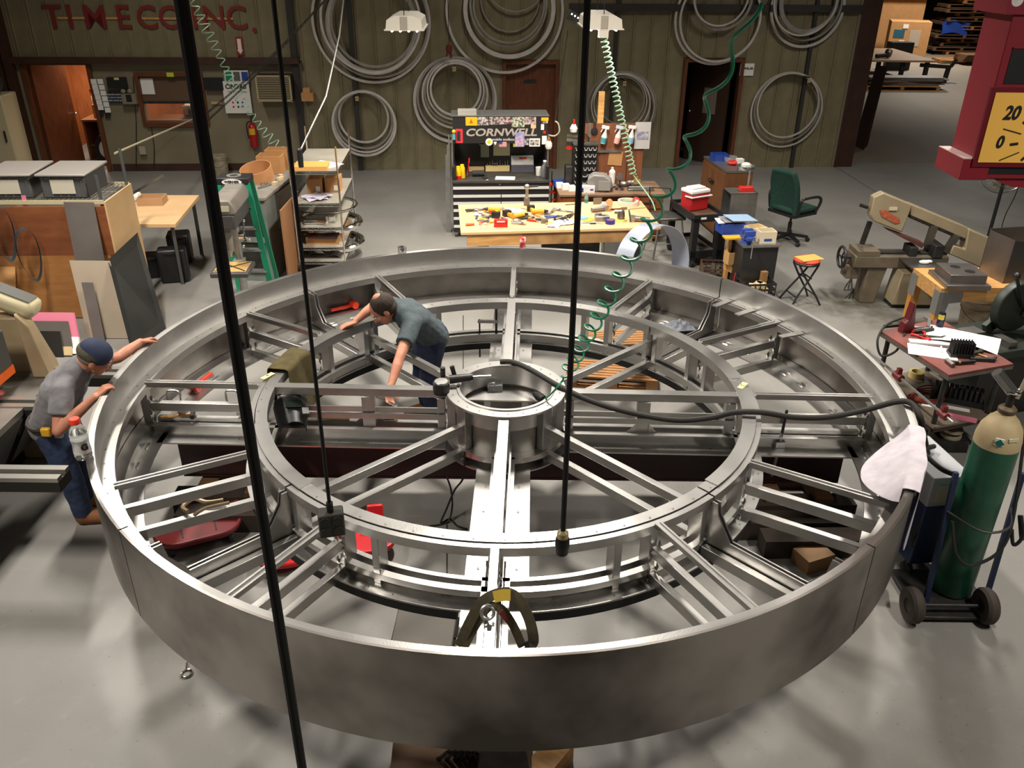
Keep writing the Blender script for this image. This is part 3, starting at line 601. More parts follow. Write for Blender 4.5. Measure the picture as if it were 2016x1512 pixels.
b = MB(); b.b2((-.1, -.15, 0), (.32, .12, .28)); one('yellow_carton', b, YELLOW, 'bright yellow box on the high office shelf', 'box', rp(s0-.02, 1.95, 1.5), WROT)
b = MB(); b.b2((-.25, -.2, -.03), (.6, 1.1, 0)); one('office_shelf', b, OAK, 'high wooden shelf in the office holding the yellow box', 'shelf', rp(s0-.05, 1.95, 1.5), WROT)
for i in range(3): b = MB(); b.b2((-.07, -.004, -.11), (.07, 0, .11)); one('pinned_sheet', b, PAPER, 'white sheet pinned in a column inside the office', 'paper', rp(s0-.42, 2.1-i*.24, 2.595), WROT, 'office pinned sheets')
t = thing('desk_printer', 'white and black printer seen through the lower office window', 'printer', rp(Ws(370, 225)[0], Ws(370, 238)[1]-.02, .7), WROT); b = MB(); b.b2((-.25, -.15, 0), (.18, .2, .16)); b.build('body', BLACK, t); b = MB(); b.b2((-.2, -.16, .16), (.2, .2, .24)); b.build('lid', WHITE, t)
b = MB(); b.b2((WIN[0], .1, WIN[2]-.08), (WIN[1]+.8, 1.0, WIN[2]-.04)); one('window_counter', b, OAK, 'wooden counter behind the office window', 'counter', Wp(0, 0), WROT)
# ================================================================== tool chest
TR = WROT; 
tc = thing('tool_chest', 'wide black rolling tool chest with white drawer strips and hutch plastered in stickers', 'tool chest', (-.93, 12.72, 0), TR)
CW, CD, CZ = 1.47, .78, hz(-.9, 12.72, 357)
b = MB(); b.b2((0, .02, .16), (CW, CD, CZ-.03)); b.build('cabinet', BLKP, tc); b = MB(); b.b2((-.01, -.015, CZ-.03), (CW+.01, CD, CZ)); b.build('worktop', mat('dusty_black_top', S(62, 58, 52), .7, col2=S(40, 38, 34), scale=8), tc)
STRIP = mat('aluminium_strip', (.80, .78, .74), .4, .35)
def drawer(x0, x1, z0, z1):
    b = MB(); b.b2((x0, 0, z0), (x1, .02, z1)); d = b.build('drawer', BLKP, tc); b = MB(); b.b2((x0+.005, -.018, z1-.045), (x1-.005, 0, z1-.006)); b.build('handle', STRIP, d)
zt = CZ-.075; b = MB(); b.b2((0, 0, zt), (CW, .02, CZ-.03)); b.build('top_rail', BLKP, tc); b = MB(); b.cyl((CW/2-.02, -.01, zt+.022), (CW/2-.02, .0, zt+.022), .013); b.build('lock', CHROME, tc)
drawer(0, CW, zt-.125, zt-.003); zt -= .125
for i in range(2): drawer(0, CW/2-.002, zt-.11, zt-.003); drawer(CW/2+.002, CW, zt-.11, zt-.003); zt -= .11
for i in range(3): drawer(0, CW/2-.002, zt-.125, zt-.003); drawer(CW/2+.002, CW, zt-.125, zt-.003); zt -= .125
for x in (.04, CW-.04):
    for y in (.08, CD-.08):
        b = MB(); b.lathe([(0, -.025), (.075, -.025), (.08, 0), (.075, .025), (0, .025)], 20, (x, y, .08), axis='x'); w_ = b.build('caster', mat('grey_caster', S(120, 116, 110), .5), tc); b = MB(); b.b2((x-.035, y-.03, .08), (x+.035, y+.03, .165)); b.build('fork', IRON, w_)
yb = CD-.03; p0 = tc.location
def tcz(v, y): return hz(p0.x+.7-math.sin(TR)*y, p0.y+math.cos(TR)*y+.045, v)
b = MB(); b.b2((.03, yb-.01, CZ), (CW-.03, yb+.02, CZ+.55)); peg = b.build('pegboard', BLACK, tc)
hm = MB(); hm.lathe([(.006, 0), (0, -.001)], 6, axis='y'); b = MB()
for i in range(34):
    for j in range(10): b.lathe([(.0065, yb-.0105), (.001, yb-.0115)], 6, (.12+i*.037, 0, CZ+.12+j*.04), axis='y')
o = b.build('peg_holes', mat('hole_grey', S(60, 58, 56), .8), tc); o['kind'] = 'stuff'
for x in (0, CW-.05): b = MB(); b.b2((x, .05, CZ), (x+.05, yb+.02, CZ+.2)); b.b2((x+.015, .28, CZ+.2), (x+.035, yb+.02, CZ+.62)); b.build('hutch_side', BLKP, tc)
for x in (-.005, CW-.015): b = MB(); b.b2((x, .26, CZ+.2), (x+.02, .29, CZ+.64)); b.build('strut', GALV, tc)
yp = .27; z0, z1 = tcz(282, yp), tcz(229, yp); zc = (z0+z1)/2
b = MB(); b.b2((.02, yp, z0), (CW-.02, yp+.05, z1)); lid = b.build('sign_panel', BLKP, tc); b = MB(); b.b2((.0, yp-.01, z1), (CW, yb, z1+.012)); b.build('hutch_roof', GALV, tc)
k0 = CW/1612
letters('lettering', 'CORNWELL', .15, mat('brushed_letters', (.62, .58, .52), .4, .6), lid, ((928-100)*k0, yp-.002, z1-(348-85)*k0), FACE, .006, .004, 1.32, .25)
letters('lettering', 'mobile toolbox', .055, WHITE, lid, ((955-100)*k0, yp-.002, z1-(458-85)*k0), FACE, .004)
k = CW/ (1712-100)      # crop pixels to metres
def stick(x0, y0, x1, y1, m, nm='sticker', dz=0):
    b = MB(); X = lambda x: (x-100)*k; Zz = lambda y: z1-(y-85)*k*1.02
    b.b2((X(x0), yp-.006-dz, Zz(y1)), (X(x1), yp-.001, Zz(y0))); return b.build(nm, m, lid)
PH = [mat('photo_print_%d' % i, S(*c1), .5, col2=S(*c2), scale=26, amt=.5, contrast=.08) for i, (c1, c2) in enumerate([((196, 182, 178), (80, 76, 82)), ((186, 170, 160), (70, 66, 72)), ((210, 196, 180), (66, 96, 70)), ((190, 176, 172), (90, 50, 50)), ((120, 140, 190), (210, 160, 170))])]
stick(335, 95, 525, 228, mat('sticker_yellow', S(240, 172, 20), .5)); 
b = MB(); X = lambda x: (x-100)*k; Zz = lambda y: z1-(y-85)*k*1.02; b.prism([(X(395), Zz(190)), (X(455), Zz(190)), (X(425), Zz(120))], .002, 'xz', yp-.009); b.build('sticker_print', mat('sticker_orange', S(190, 90, 20), .5), lid)
for x0, x1, m, yb_ in [(530, 710, 0, 225), (722, 905, 1, 215), (905, 1085, 3, 210), (1090, 1305, 2, 255), (1310, 1495, 3, 215)]: stick(x0, 95, x1, yb_, PH[m])
stick(168, 280, 285, 505, mat('sticker_red', S(200, 50, 60), .5)); stick(190, 315, 245, 470, IRON, 'sticker_print', .002); stick(1150, 340, 1305, 565, PH[4], dz=.004); stick(1390, 435, 1568, 565, WHITE); stick(1405, 460, 1475, 545, PH[0], 'sticker_print', .002); stick(1485, 460, 1550, 545, PH[1], 'sticker_print', .002)
stick(1580, 105, 1700, 155, mat('sticker_yellow', S(240, 172, 20), .5)); stick(1590, 160, 1690, 195, PH[3]); stick(1578, 210, 1630, 300, WHITE); stick(1600, 395, 1680, 530, WHITE); stick(1615, 315, 1660, 360, RED); stick(1410, 215, 1495, 275, mat('sticker_tan', S(220, 180, 130), .6)); stick(1310, 440, 1380, 540, PH[0])
stick(885, 490, 1010, 565, WHITE); stick(885, 490, 940, 525, BLUE, 'sticker_print', .002)
for i in range(4): stick(940 if i < 2 else 885, 492+i*19, 1010, 501+i*19, mat('sticker_red', S(200, 50, 60), .5), 'sticker_print', .002)
b = MB(); b.lathe([(.055, yp-.002), (.055, yp-.006), (0, yp-.006)], 24, ((720-100)*k, 0, z1-(497-85)*k), axis='y'); q = b.build('sticker', WHITE, lid); b = MB(); b.lathe([(.03, yp-.007), (0, yp-.008)], 20, ((720-100)*k, 0, z1-(497-85)*k), axis='y'); b.build('sticker_print', mat('lime_tape', S(190, 204, 50), .6), lid)
b = MB(); b.prism([((820-100)*k, z1-(550-85)*k), ((848-100)*k, z1-(505-85)*k), ((835-100)*k, z1-(490-85)*k), ((822-100)*k, z1-(500-85)*k), ((808-100)*k, z1-(490-85)*k), ((793-100)*k, z1-(505-85)*k)], .004, 'xz', yp-.006); b.build('sticker', WHITE, lid)
# things kept in and on the chest; local -> world
def tcw(x, y, z): return tc.matrix_basis @ Vector((x, y, z))
def tcone(name, mb, m, label, cat, x, y, z, rz=0, **kw): return one(name, mb, m, label, cat, tcw(x, y, z), TR+rz, **kw)
def tcthing(name, label, cat, x, y, z, rz=0, **kw): return thing(name, label, cat, tcw(x, y, z), TR+rz, **kw)
b = MB(); b.b2((-.13, -.004, -.24), (.13, 0, 0)); tcone('note_sheet', b, mat('cream_paper', S(228, 226, 190), .8), 'large cream sheet hung on the black pegboard', 'paper', (955-100)*k, yb-.03, CZ+.46)
b = MB(); b.b2((-.065, -.02, -.20), (.065, 0, 0)); tcone('parts_bag', b, mat('greenish_plastic', S(150, 162, 140), .4), 'pale green parts bag hung on the pegboard', 'bag', (665-100)*k, yb-.03, CZ+.40)
b = MB(); b.arc(.04, .048, -.01, .01, n=20); o = tcone('tape_ring', b, mat('cream_paper', S(228, 226, 190), .8), 'cream tape ring hanging over the parts bag', 'tape', (615-100)*k, yb-.03, CZ+.42); o.rotation_euler = (PI/2, 0, TR)
b = MB(); b.b2((-.08, -.006, -.055), (.08, 0, 0)); tcone('lime_note', b, mat('lime_tape', S(190, 204, 50), .6), 'lime green label under the sign panel', 'note', (1210-100)*k, yp+.02, z0-.005)
BW = mat('yellow_bottle', S(236, 190, 20), .4)
for i, (x, y, h, lab) in enumerate([(.09, .15, .19, 'yellow plastic bottle with red base nearest the red scissors'), (.15, .22, .2, 'plain yellow plastic bottle beside the red based one')]):
    t = tcthing('yellow_bottle', lab, 'bottle', x, y, CZ); b = MB(); b.lathe([(0, .05), (.042, .05), (.042, h*.75), (.03, h*.9), (.03, h), (0, h)], 16); b.build('body', BW, t); b = MB(); b.lathe([(0, 0), (.045, 0), (.045, .05), (0, .05)], 16); b.build('base', RED if i == 0 else BW, t)
b = MB(); b.bar((0, 0, 0), (.03, 0, .2), .022, .012); b.bar((.03, 0, .2), (.035, 0, .27), .03, .02); tcone('red_pliers', b, RED, 'red handled pliers standing behind the yellow bottles', 'pliers', .225, .33, CZ)
b = MB(); b.b2((-.12, -.04, 0), (.12, .04, .06)); tcone('grinding_block', b, mat('block_wood', S(206, 170, 120), .7), 'small wooden block at the pegboard foot', 'block', (515-100)*k, yb-.1, CZ)
b = MB(); b.lathe([(0, -.09), (.045, -.09), (.045, .09), (0, .09)], 14, axis='x'); tcone('black_roll', b, RUBBER, 'short black roll lying before the small wooden block', 'roll', (535-100)*k, .30, CZ+.045, .05)
t = tcthing('bit_holder', 'yellowish wooden bit holder with upright bits on the chest', 'holder', (880-100)*k, yb-.1, CZ); b = MB(); b.b2((-.19, -.045, 0), (.19, .045, .075)); b.build('block', mat('pale_block', S(228, 204, 140), .7), t)
for i in range(9): b = MB(); b.cyl((-.16+i*.04, 0, .075), (-.16+i*.04, 0, .12+.05*((i*7) % 3)/2), .007, .003, n=8); b.build('bit', GALV, t)
b = MB(); b.lathe([(0, .10), (.035, .11), (.036, .115), (0, .12)], 16, (-.04, 0, 0)); b.build('burr', GALV, t)
t = tcthing('index_box', 'grey box with white front standing against the pegboard', 'box', (1310-100)*k, yb-.12, CZ); b = MB(); b.b2((-.18, -.08, 0), (.18, .1, .10)); b.build('base', mat('slate_box', S(84, 82, 92), .6), t); b = MB(); b.b2((-.175, -.02, .10), (.175, .1, .22)); b.build('front', WHITE, t); b = MB(); b.b2((-.05, -.024, .19), (.07, -.02, .215)); b.build('label', RED, t)
t = tcthing('white_cup', 'white cup at the right end of the chest top', 'cup', (1565-100)*k, .33, CZ); b = MB(); b.lathe([(0, 0), (.04, 0), (.05, .13), (.045, .13), (.036, .01), (0, .01)], 18); b.build('body', WHITE, t)
t = tcthing('clear_jug', 'clear plastic jug beside the white cup', 'jug', (1655-100)*k, .24, CZ); b = MB(); b.lathe([(0, 0), (.06, 0), (.06, .15), (.025, .20), (.025, .23), (0, .23)], 18); b.build('body', CLEAR, t); b = MB(); b.lathe([(0, .23), (.027, .23), (.027, .25), (0, .25)], 12); b.build('cap', WHITE, t)
t = tcthing('smartphone', 'dark smartphone lying on the chest top', 'phone', (655-100)*k, .13, CZ, .35); b = MB(); b.b2((-.04, -.075, 0), (.04, .075, .008)); b.build('body', CHROME, t, bevel=.003); b = MB(); b.b2((-.036, -.06, .008), (.036, .06, .009)); b.build('screen', BLACK, t)
b = MB(); b.b2((-.15, -.1, 0), (.15, .1, .003)); tcone('loose_sheet', b, PAPER, 'white sheet lying on the chest top beside the phone', 'paper', (985-100)*k, .17, CZ, -.12)
t = tcthing('dust_mask', 'white dust mask with yellow straps hanging at the chest corner', 'mask', CW+.0, .24, z0-.02); b = MB(); b.lathe([(0, -.07), (.04, -.06), (.055, -.02), (.05, .03), (.03, .05)], 16); b.build('cup', WHITE, t)
for d in (-1, 1): b = MB(); b.tube([(d*.045, -.02, .02), (0, -.03, .12)], .004, 5); b.build('strap', YELLOW, t)
b = MB(); b.tube(smooth_path([tcw(CW+.0, .3, z0+.11), tcw(CW+.10, .3, z0+.10), tcw(CW+.16, .28, z0+.17), tcw(CW+.14, .28, z0+.28), tcw(CW+.09, .28, z0+.32)], 8), .012, 8); one('work_lamp_cord', b, mat('dirty_white', S(170, 160, 140), .6), 'looped pale cord clamped at the top corner of the chest', 'cord')
b = MB(); a = tcw(CW+.09, .28, z0+.30); b.tube([a, onW(1118, 60, 1.5)], .006, 6); one('pull_line', b, IRON, 'thin slanting line rising from the chest corner', 'line')
t = tcthing('bar_clamps', 'orange bar clamps hanging on the right side of the chest', 'clamp', CW+.07, .3, CZ-.35)
for x, z in ((0, .22), (.05, .1)): b = MB(); b.bar((x, 0, z-.3), (x, 0, z+.2), .012, .02); q = b.build('bar', IRON, t); b = MB(); b.b2((x-.05, -.02, z-.02), (x+.03, .02, z+.02)); b.build('jaw', ORANGE, q); b = MB(); b.b2((x-.04, -.02, z-.14), (x+.03, .02, z-.11)); b.build('jaw', ORANGE, q)
t = tcthing('side_figure', 'bright plastic figure and tags clipped to the left end of the sign panel', 'ornament', .035, yp-.03, z0+.06); b = MB(); b.b2((-.02, -.01, 0), (.02, .01, .09)); b.build('body', mat('teal_toy', S(80, 150, 160), .5), t); b = MB(); b.ball((0, 0, .12), .03); b.build('head', YELLOW, t)
b = MB(); b.b2((-.14, -.1, 0), (.14, .1, .06)); tcone('grey_case', b, mat('grey_case', S(150, 146, 138), .5), 'pale grey case lying on top of the tool chest', 'case', .24, .42, z1+.012)
# long rods leaning at the chest's left side
for i, (x, h) in enumerate([(-.06, 1.5), (-.085, 1.35), (-.11, 1.2)]): b = MB(); b.bar(tcw(x, .25, 0), tcw(x+.02, .35, h), .02, .012); one('flat_bar', b, GALV, 'flat steel bar standing against the left side of the tool chest', 'bar', group='bars beside the tool chest')
# ================================================================== big workbench
BZ = .93
bq = [G(u, v, BZ) for u, v in ((902, 403), (1262, 395), (1302, 447), (907, 458))]
c0 = (bq[0]+bq[1]+bq[2]+bq[3])/4; c0.z = 0
bench = thing('workbench', 'long workbench with a pale board top covered in tools', 'workbench', c0)
b = MB(); b.prism([(p.x-c0.x, p.y-c0.y) for p in (bq[3], bq[2], bq[1], bq[0])], .035, off=BZ-.035); b.build('top', BOARD, bench, bevel=.004)
def bl(u, v): p = G(u, v, BZ); return Vector((p.x-c0.x, p.y-c0.y, 0))
A, Bv, Cv, Dv = [p-c0 for p in bq]
def on_b(s, t): p = (Dv*(1-s)+Cv*s)*(1-t)+(A*(1-s)+Bv*s)*t; p.z = 0; return p
for s0, s1, t_, m in [(.03, .30, .03, PINE), (.30, .96, .03, mat('worn_pine', S(186, 142, 88), .6, col2=S(120, 86, 50), scale=4)), (.03, .96, .97, PINE)]:
    p, q = on_b(s0, t_), on_b(s1, t_); b = MB(); b.bar(p+Vector((0, 0, BZ-.11)), q+Vector((0, 0, BZ-.11)), .04, .15); b.build('apron', m, bench)
for s in (.12, .9):
    for t_ in (.08, .92): p = on_b(s, t_); b = MB(); b.b2((p.x-.045, p.y-.045, 0), (p.x+.045, p.y+.045, BZ-.035)); b.build('leg', PINE if s < .5 else IRON, bench)
b = MB(); p, q = on_b(.12, .3), on_b(.9, .3); b.bar(p+Vector((0, .3, .22)), q+Vector((0, .3, .22)), .7, .03); b.build('lower_shelf', PINE, bench)
for s0, s1, h, m, lab in [(.42, .72, .4, IRON, 'black case stored on the lower bench shelf'), (.75, .85, .42, GALV, 'grey metal box stored on the lower bench shelf')]:
    p, q = on_b(s0, .3), on_b(s1, .3); b = MB(); b.b2((p.x, p.y+.1, .235), (q.x, p.y+.5, .235+h)); one('stored_case', b, m, lab, 'case', c0)
# tools lying on the bench, placed by where they touch the top
def onb(u, v, z=0.0): p = G(u, v, BZ+z); p.z = BZ; return p
def bone(name, mb, m, label, cat, u, v, rz=0, **kw): return one(name, mb, m, label, cat, onb(u, v), rz, **kw)
def bthing(name, label, cat, u, v, rz=0, **kw): return thing(name, label, cat, onb(u, v), rz, **kw)
def screwdriver(u, v, rz, m, label, L=.2):
    t = bthing('screwdriver', label, 'screwdriver', u, v, rz); b = MB(); b.cyl((0, 0, .018), (.11, 0, .018), .018, .014, n=10); b.build('handle', m, t); b = MB(); b.cyl((.11, 0, .016), (.11+L, 0, .01), .005, n=6); b.build('shaft', GALV, t)
screwdriver(917, 445, .25, mat('orange_handle', S(230, 96, 30), .4), 'orange handled screwdriver at the left end of the bench')
screwdriver(946, 434, -.35, YELLOW, 'yellow handled screwdriver by the pile left of the red box', .1)
def impact(u, v, rz, m, label):
    t = bthing('power_drill', label, 'power tool', u, v, rz); b = MB(); b.cyl((-.09, 0, .05), (.07, 0, .05), .036, .03, n=12); b.build('motor', m, t); b = MB(); b.cyl((.07, 0, .05), (.13, 0, .05), .025, .012, n=10); b.build('chuck', IRON, t); b = MB(); b.bar((-.05, .02, .035), (-.08, .16, .035), .035, .04); q = b.build('grip', m, t); b = MB(); b.b2((-.13, .15, .0), (-.03, .22, .075)); b.build('battery', BLACK, q)
impact(972, 420, 2.9, YELLOW, 'yellow cordless drill lying left on the bench'); impact(1060, 423, .1, YELLOW, 'yellow cordless drill lying in the middle tool pile'); impact(1022, 431, .5, YELLOW, 'small yellow driver lying between the two larger yellow drills')
t = bthing('red_case', 'small bright red case standing at the front of the bench', 'case', 986, 447, .05); b = MB(); b.b2((-.085, -.03, 0), (.085, .03, .10)); b.build('body', RED, t, bevel=.005); b = MB(); b.b2((-.05, -.032, .07), (.05, -.03, .085)); b.build('label', WHITE, t); b = MB(); b.b2((-.085, -.031, .056), (.085, .031, .059)); b.build('seam', MAROON, t)
b = MB(); b.b2((0, -.02, 0), (1.05, .025, .006)); bone('straight_edge', b, mat('worn_ruler', S(204, 176, 142), .5), 'long flat straightedge along the front bench edge', 'ruler', 945, 450, .03)
t = bthing('cut_off_grinder', 'pistol shaped air grinder standing upright at the back of the bench', 'air tool', 1037, 404); b = MB(); b.b2((-.04, -.035, 0), (.04, .035, .09)); b.build('base', STEELD, t); b = MB(); b.cyl((0, 0, .09), (0, 0, .22), .022, n=12); b.build('body', GALV, t); b = MB(); b.ball((.0, 0, .25), .04); b.build('head', GALV, t); b = MB(); b.cyl((.0, 0, .25), (.15, .05, .25), .012, n=8); b.build('spindle', IRON, t)
def grinder(u, v, rz, disc, label, tilt=0.6):
    t = bthing('angle_grinder', label, 'grinder', u, v, rz); b = MB(); b.cyl((0, 0, .04), (.2, 0, .035), .035, .028, n=12); b.build('body', STEELD, t); b = MB(); b.b2((-.06, -.035, .0), (.01, .035, .075)); b.build('gear_head', GALV, t)
    b = MB(); b.at(-.06, 0, .07, ry=tilt); b.lathe([(0, 0), (.085, 0), (.085, .008), (0, .012)], 24); b.build('disc', disc, t); return t
grinder(1190, 415, 3.6, mat('tan_disc', S(190, 140, 90), .7), 'air grinder with a tan disc behind the paper stack', 1.2); grinder(1248, 436, -.15, mat('navy_disc', S(40, 52, 84), .6), 'angle grinder with a dark blue disc at the right bench end', 1.3)
t = bthing('palm_sander', 'grey palm sander on a yellow pad beside the blue disc grinder', 'sander', 1222, 434, .2); b = MB(); b.lathe([(0, 0), (.075, 0), (.075, .02), (0, .02)], 20); b.build('pad', mat('pale_yellow_pad', S(230, 214, 110), .7), t); b = MB(); b.lathe([(.045, .02), (.05, .07), (.04, .13), (0, .145)], 16); b.build('body', STEELD, t); b = MB(); b.cyl((0, 0, .11), (-.08, .03, .11), .028, n=12); b.build('dome', STEELD, t)
t = bthing('tape_roll', 'dark blue tape roll at the front of the bench', 'tape', 1201, 440); b = MB(); b.arc(.038, .062, 0, .05, n=24); b.build('roll', mat('navy_tape', S(38, 40, 130), .4), t); b = MB(); b.arc(.034, .038, 0, .05, n=24); b.build('core', CARDB, t)
t = bthing('masking_tape', 'wide pale tape roll with green disc and red ring inside', 'tape', 1236, 403); b = MB(); b.arc(.115, .14, 0, .06, n=32); b.build('roll', mat('pale_tape', S(226, 212, 190), .6), t); b = MB(); b.lathe([(0, .02), (.09, .02), (.09, .035), (0, .04)], 20, (-.01, 0, 0)); b.build('green_disc', mat('sage_disc', S(110, 150, 110), .6), t); b = MB(); b.at(.11, .03, .05, rx=.9); b.arc(.03, .05, -.01, .01, n=20); b.build('red_ring', RED, t)
t = bthing('metal_block', 'grey machined block with a slot on the bench', 'block', 1185, 434, .1); b = MB(); b.b2((-.09, -.06, 0), (.09, .06, .065)); b.build('body', GALV, t, bevel=.004); b = MB(); b.b2((-.045, -.01, .065), (.045, .03, .067)); b.build('slot', BLACK, t); b = MB(); b.b2((-.09, .02, .065), (.0, .06, .085)); b.build('step', GALV, t)
for i, (u, v, rz, w, lab) in enumerate([(1105, 440, .3, .2, 'white crumpled sheet beside the tool pile'), (1012, 417, -.2, .16, 'white cloth patch lying behind the yellow driver'), (943, 424, .5, .1, 'small white rag at the left tool pile'), (1090, 446, -.3, .12, 'white folded sheet at the front bench edge'), (1132, 438, 0, .16, 'white pad stacked under the yellow disc')]):
    r_ = random.Random(i); hs = {}; 
    def fn(a, b_, w=w, r_=r_, hs=hs):
        kk = (round(a*6), round(b_*6)); hs.setdefault(kk, .006+r_.random()*.022); return ((a-.5)*w*1.3, (b_-.5)*w, hs[kk])
    b = MB(); b.sheet(fn, 6, 6, .003); bone('rag_sheet', b, PAPER, lab, 'rag', u, v, rz)
t = bthing('sanding_discs', 'yellow and blue sanding discs stacked on the bench behind the cord', 'discs', 1150, 437); 
for i, (m, x, r_) in enumerate(((PAPER, 0, .12), (YELLOW, .03, .1), (mat('sky_disc', S(120, 180, 214), .6), -.02, .07))): b = MB(); b.lathe([(0, i*.012), (r_, i*.012), (r_, i*.012+.01), (0, i*.012+.01)], 24, (x, .05*i, 0)); b.build('disc', m, t)
b = MB(); b.b2((-.13, -.015, 0), (.13, .02, .012)); bone('file_tool', b, IRON, 'dark flat file at the front of the bench beside the discs', 'file', 1153, 441, .05)
t = bthing('glue_bottle', 'small bottle with teal label at the back of the bench', 'bottle', 1154, 399); b = MB(); b.lathe([(0, 0), (.028, 0), (.028, .08), (.01, .11), (.008, .14), (0, .14)], 14); b.build('body', mat('teal_bottle', S(120, 150, 140), .4), t); b = MB(); b.lathe([(.0285, .015), (.0285, .05)], 14); b.build('label', mat('teal_label', S(50, 110, 110), .5), t)
b = MB(); r_ = random.Random(5); b.sheet(lambda a, c_: ((a-.5)*.2, (c_-.5)*.14+.03*math.sin(a*9), .01+.10*max(0, 1-((a-.5)**2+(c_-.5)**2)*6)*(0.7+.3*math.sin(a*13+c_*17))), 12, 10, .003); bone('rag', b, mat('pinkish_rag', S(200, 184, 184), .9), 'crumpled pinkish rag at the back right of the bench', 'rag', 1190, 412)
b = MB(); b.b2((-.06, -.004, 0), (.06, .004, .09)); bone('steel_plate', b, STEELD, 'small grey steel plate standing at the back of the bench', 'plate', 1176, 402, .2)
t = bthing('wire_brush', 'wire brush with dark handle lying at the back right of the bench', 'brush', 1220, 413, .2); b = MB(); b.b2((-.12, -.012, 0), (.02, .012, .02)); b.build('handle', OAK, t); b = MB(); b.b2((.02, -.014, 0), (.1, .014, .03)); b.build('bristles', STEELD, t)
PILE = [(930, 416, .3, IRON, 'air ratchet'), (950, 414, .1, STEELD, 'air ratchet'), (978, 413, -.1, STEELD, 'air ratchet'), (963, 428, .8, STEELD, 'socket wrench'), (958, 437, -.5, STEELD, 'pipe fitting'), (1040, 431, .2, BLACK, 'black pliers'), (1068, 435, 0, BLACK, 'black pliers'), (1083, 420, .6, STEELD, 'socket wrench'), (1095, 428, .3, BLUE, 'blue pliers'), (1072, 439, 0, STEELD, 'grey block'), (1026, 442, -.4, GALV, 'knife'), (1112, 431, .9, BLACK, 'black pliers'), (1100, 415, -.3, STEELD, 'socket wrench'), (1125, 425, 1.0, RUBBER, 'hose end'), (1044, 414, -.6, STEELD, 'long bit'), (1125, 403, .3, IRON, 'long bit'), (1255, 411, .35, mat('brass', (.5, .35, .15), .4, .8), 'long bit'), (1165, 439, -.3, STEELD, 'long bit')]
for i, (u, v, rz, m, kind) in enumerate(PILE):
    t = bthing('hand_tool', kind+' in the clutter of hand tools on the bench', 'tool', u, v, rz, group='hand tools on the bench: '+kind); L = .09+.03*(i % 3)
    if 'bit' in kind: b = MB(); b.cyl((-L, 0, .006), (L, 0, .006), .006, n=6); b.build('shaft', m, t); continue
    if 'block' in kind: b = MB(); b.b2((-.045, -.03, 0), (.045, .03, .05)); b.build('body', m, t); continue
    for d in (-1, 1): b = MB(); b.tube([(-L, d*.035, .015), (-L*.3, d*.02, .018), (L*.1, 0, .018), (L*.6, d*.014, .016)], [.010, .012, .012, .005], 8); b.build('handle', m, t)
    b = MB(); b.lathe([(0, 0), (.018, 0), (.018, .03), (0, .03)], 10, (L*.15, 0, 0)); b.build('joint', STEELD, t)
rq = random.Random(31); KINDS = [('socket', GALV), ('yellow handled wrench', YELLOW), ('black grip pliers', BLACK), ('steel punch', STEELD), ('white marker', PAPER), ('red handled cutter', RED), ('blue handled driver', BLUE)]
for i in range(30):
    kd_, m = KINDS[i % 7]; t = bthing('small_tool', kd_+' in the middle clutter on the bench', 'tool', rq.uniform(930, 1118), rq.uniform(412, 442), rq.uniform(0, 6.2), group='bench clutter: '+kd_); L = rq.uniform(.04, .10)
    b = MB(); b.tube([(-L, 0, .016), (-L*.2, 0, .018), (L*.3, .004, .016)], [.010, .014, .009], 7); b.build('grip', m, t); b = MB(); b.cyl((L*.3, .004, .014), (L*1.2, .01, .012), .007, .004, n=6); b.build('tip', STEELD, t)
# rolled ring with blue film standing against the bench's right end
t = thing('filmed_ring', 'large rolled steel ring in blue protective film leaning on the bench end', 'steel ring', (1.76, 9.95, 0), (math.radians(-6), 0, math.radians(38)))
FILM = mat('blue_film', S(160, 170, 190), .3, .3, col2=S(196, 200, 208), scale=3); b = MB(); b.lathe([(.53, -.14), (.53, .14), (.522, .14), (.522, -.14), (.53, -.14)], 72, (0, 0, .53), axis='y'); b.build('strip', FILM, t, angle=20)
# ================================================================== helpers for boxes placed by their top corners
def obox(a, b_, d, z):
    A_, B_, D_ = G(*a, z), G(*b_, z), G(*d, z); ux = (B_-A_); w = ux.length; ux.normalize(); uy = Vector((-ux.y, ux.x, 0)); dd = (D_-A_).dot(uy)
    return Vector((A_.x, A_.y, 0)), math.atan2(ux.y, ux.x), w, dd
def wood_box_items(): pass
# ================================================================== old wooden desk with backboard
DZ = .76
loc, rz, w, d = obox((1104, 383), (1308, 381), (1100, 363), DZ)
loc = loc+Vector((0, .0, 0))
desk = thing('wooden_desk', 'old brown wooden desk with drawers behind the workbench', 'desk', loc, rz)
d = .75
DESKW = mat('desk_wood', S(150, 84, 42), .5, col2=S(112, 60, 30), scale=4, stretch=(1, 6, 6)); DUST = mat('dusty_desk_top', S(134, 104, 78), .7, col2=S(104, 78, 58), scale=5)
b = MB(); b.b2((-.02, -.02, DZ-.035), (w+.02, d, DZ)); b.build('top', DUST, desk, bevel=.004)
b = MB(); b.b2((0, .02, .05), (.42, d-.02, DZ-.035)); b.build('pedestal', DESKW, desk); b = MB(); b.b2((w-.45, .02, .05), (w, d-.02, DZ-.035)); b.build('pedestal', DESKW, desk); b = MB(); b.b2((.42, d-.06, .2), (w-.45, d-.03, DZ-.035)); b.build('back_panel', DESKW, desk)
for x0, x1 in ((.03, .39), (w-.42, w-.03)):
    for i in range(3):
        b = MB(); b.b2((x0, 0, DZ-.23-i*.2), (x1, .02, DZ-.055-i*.2)); q = b.build('drawer', DESKW, desk); b = MB(); b.b2((x0+.1, -.02, DZ-.15-i*.2), (x1-.1, 0, DZ-.13-i*.2)); b.build('pull', IRON, q)
def dw(x, y, z=0): return desk.matrix_basis @ Vector((x, y, DZ+z))
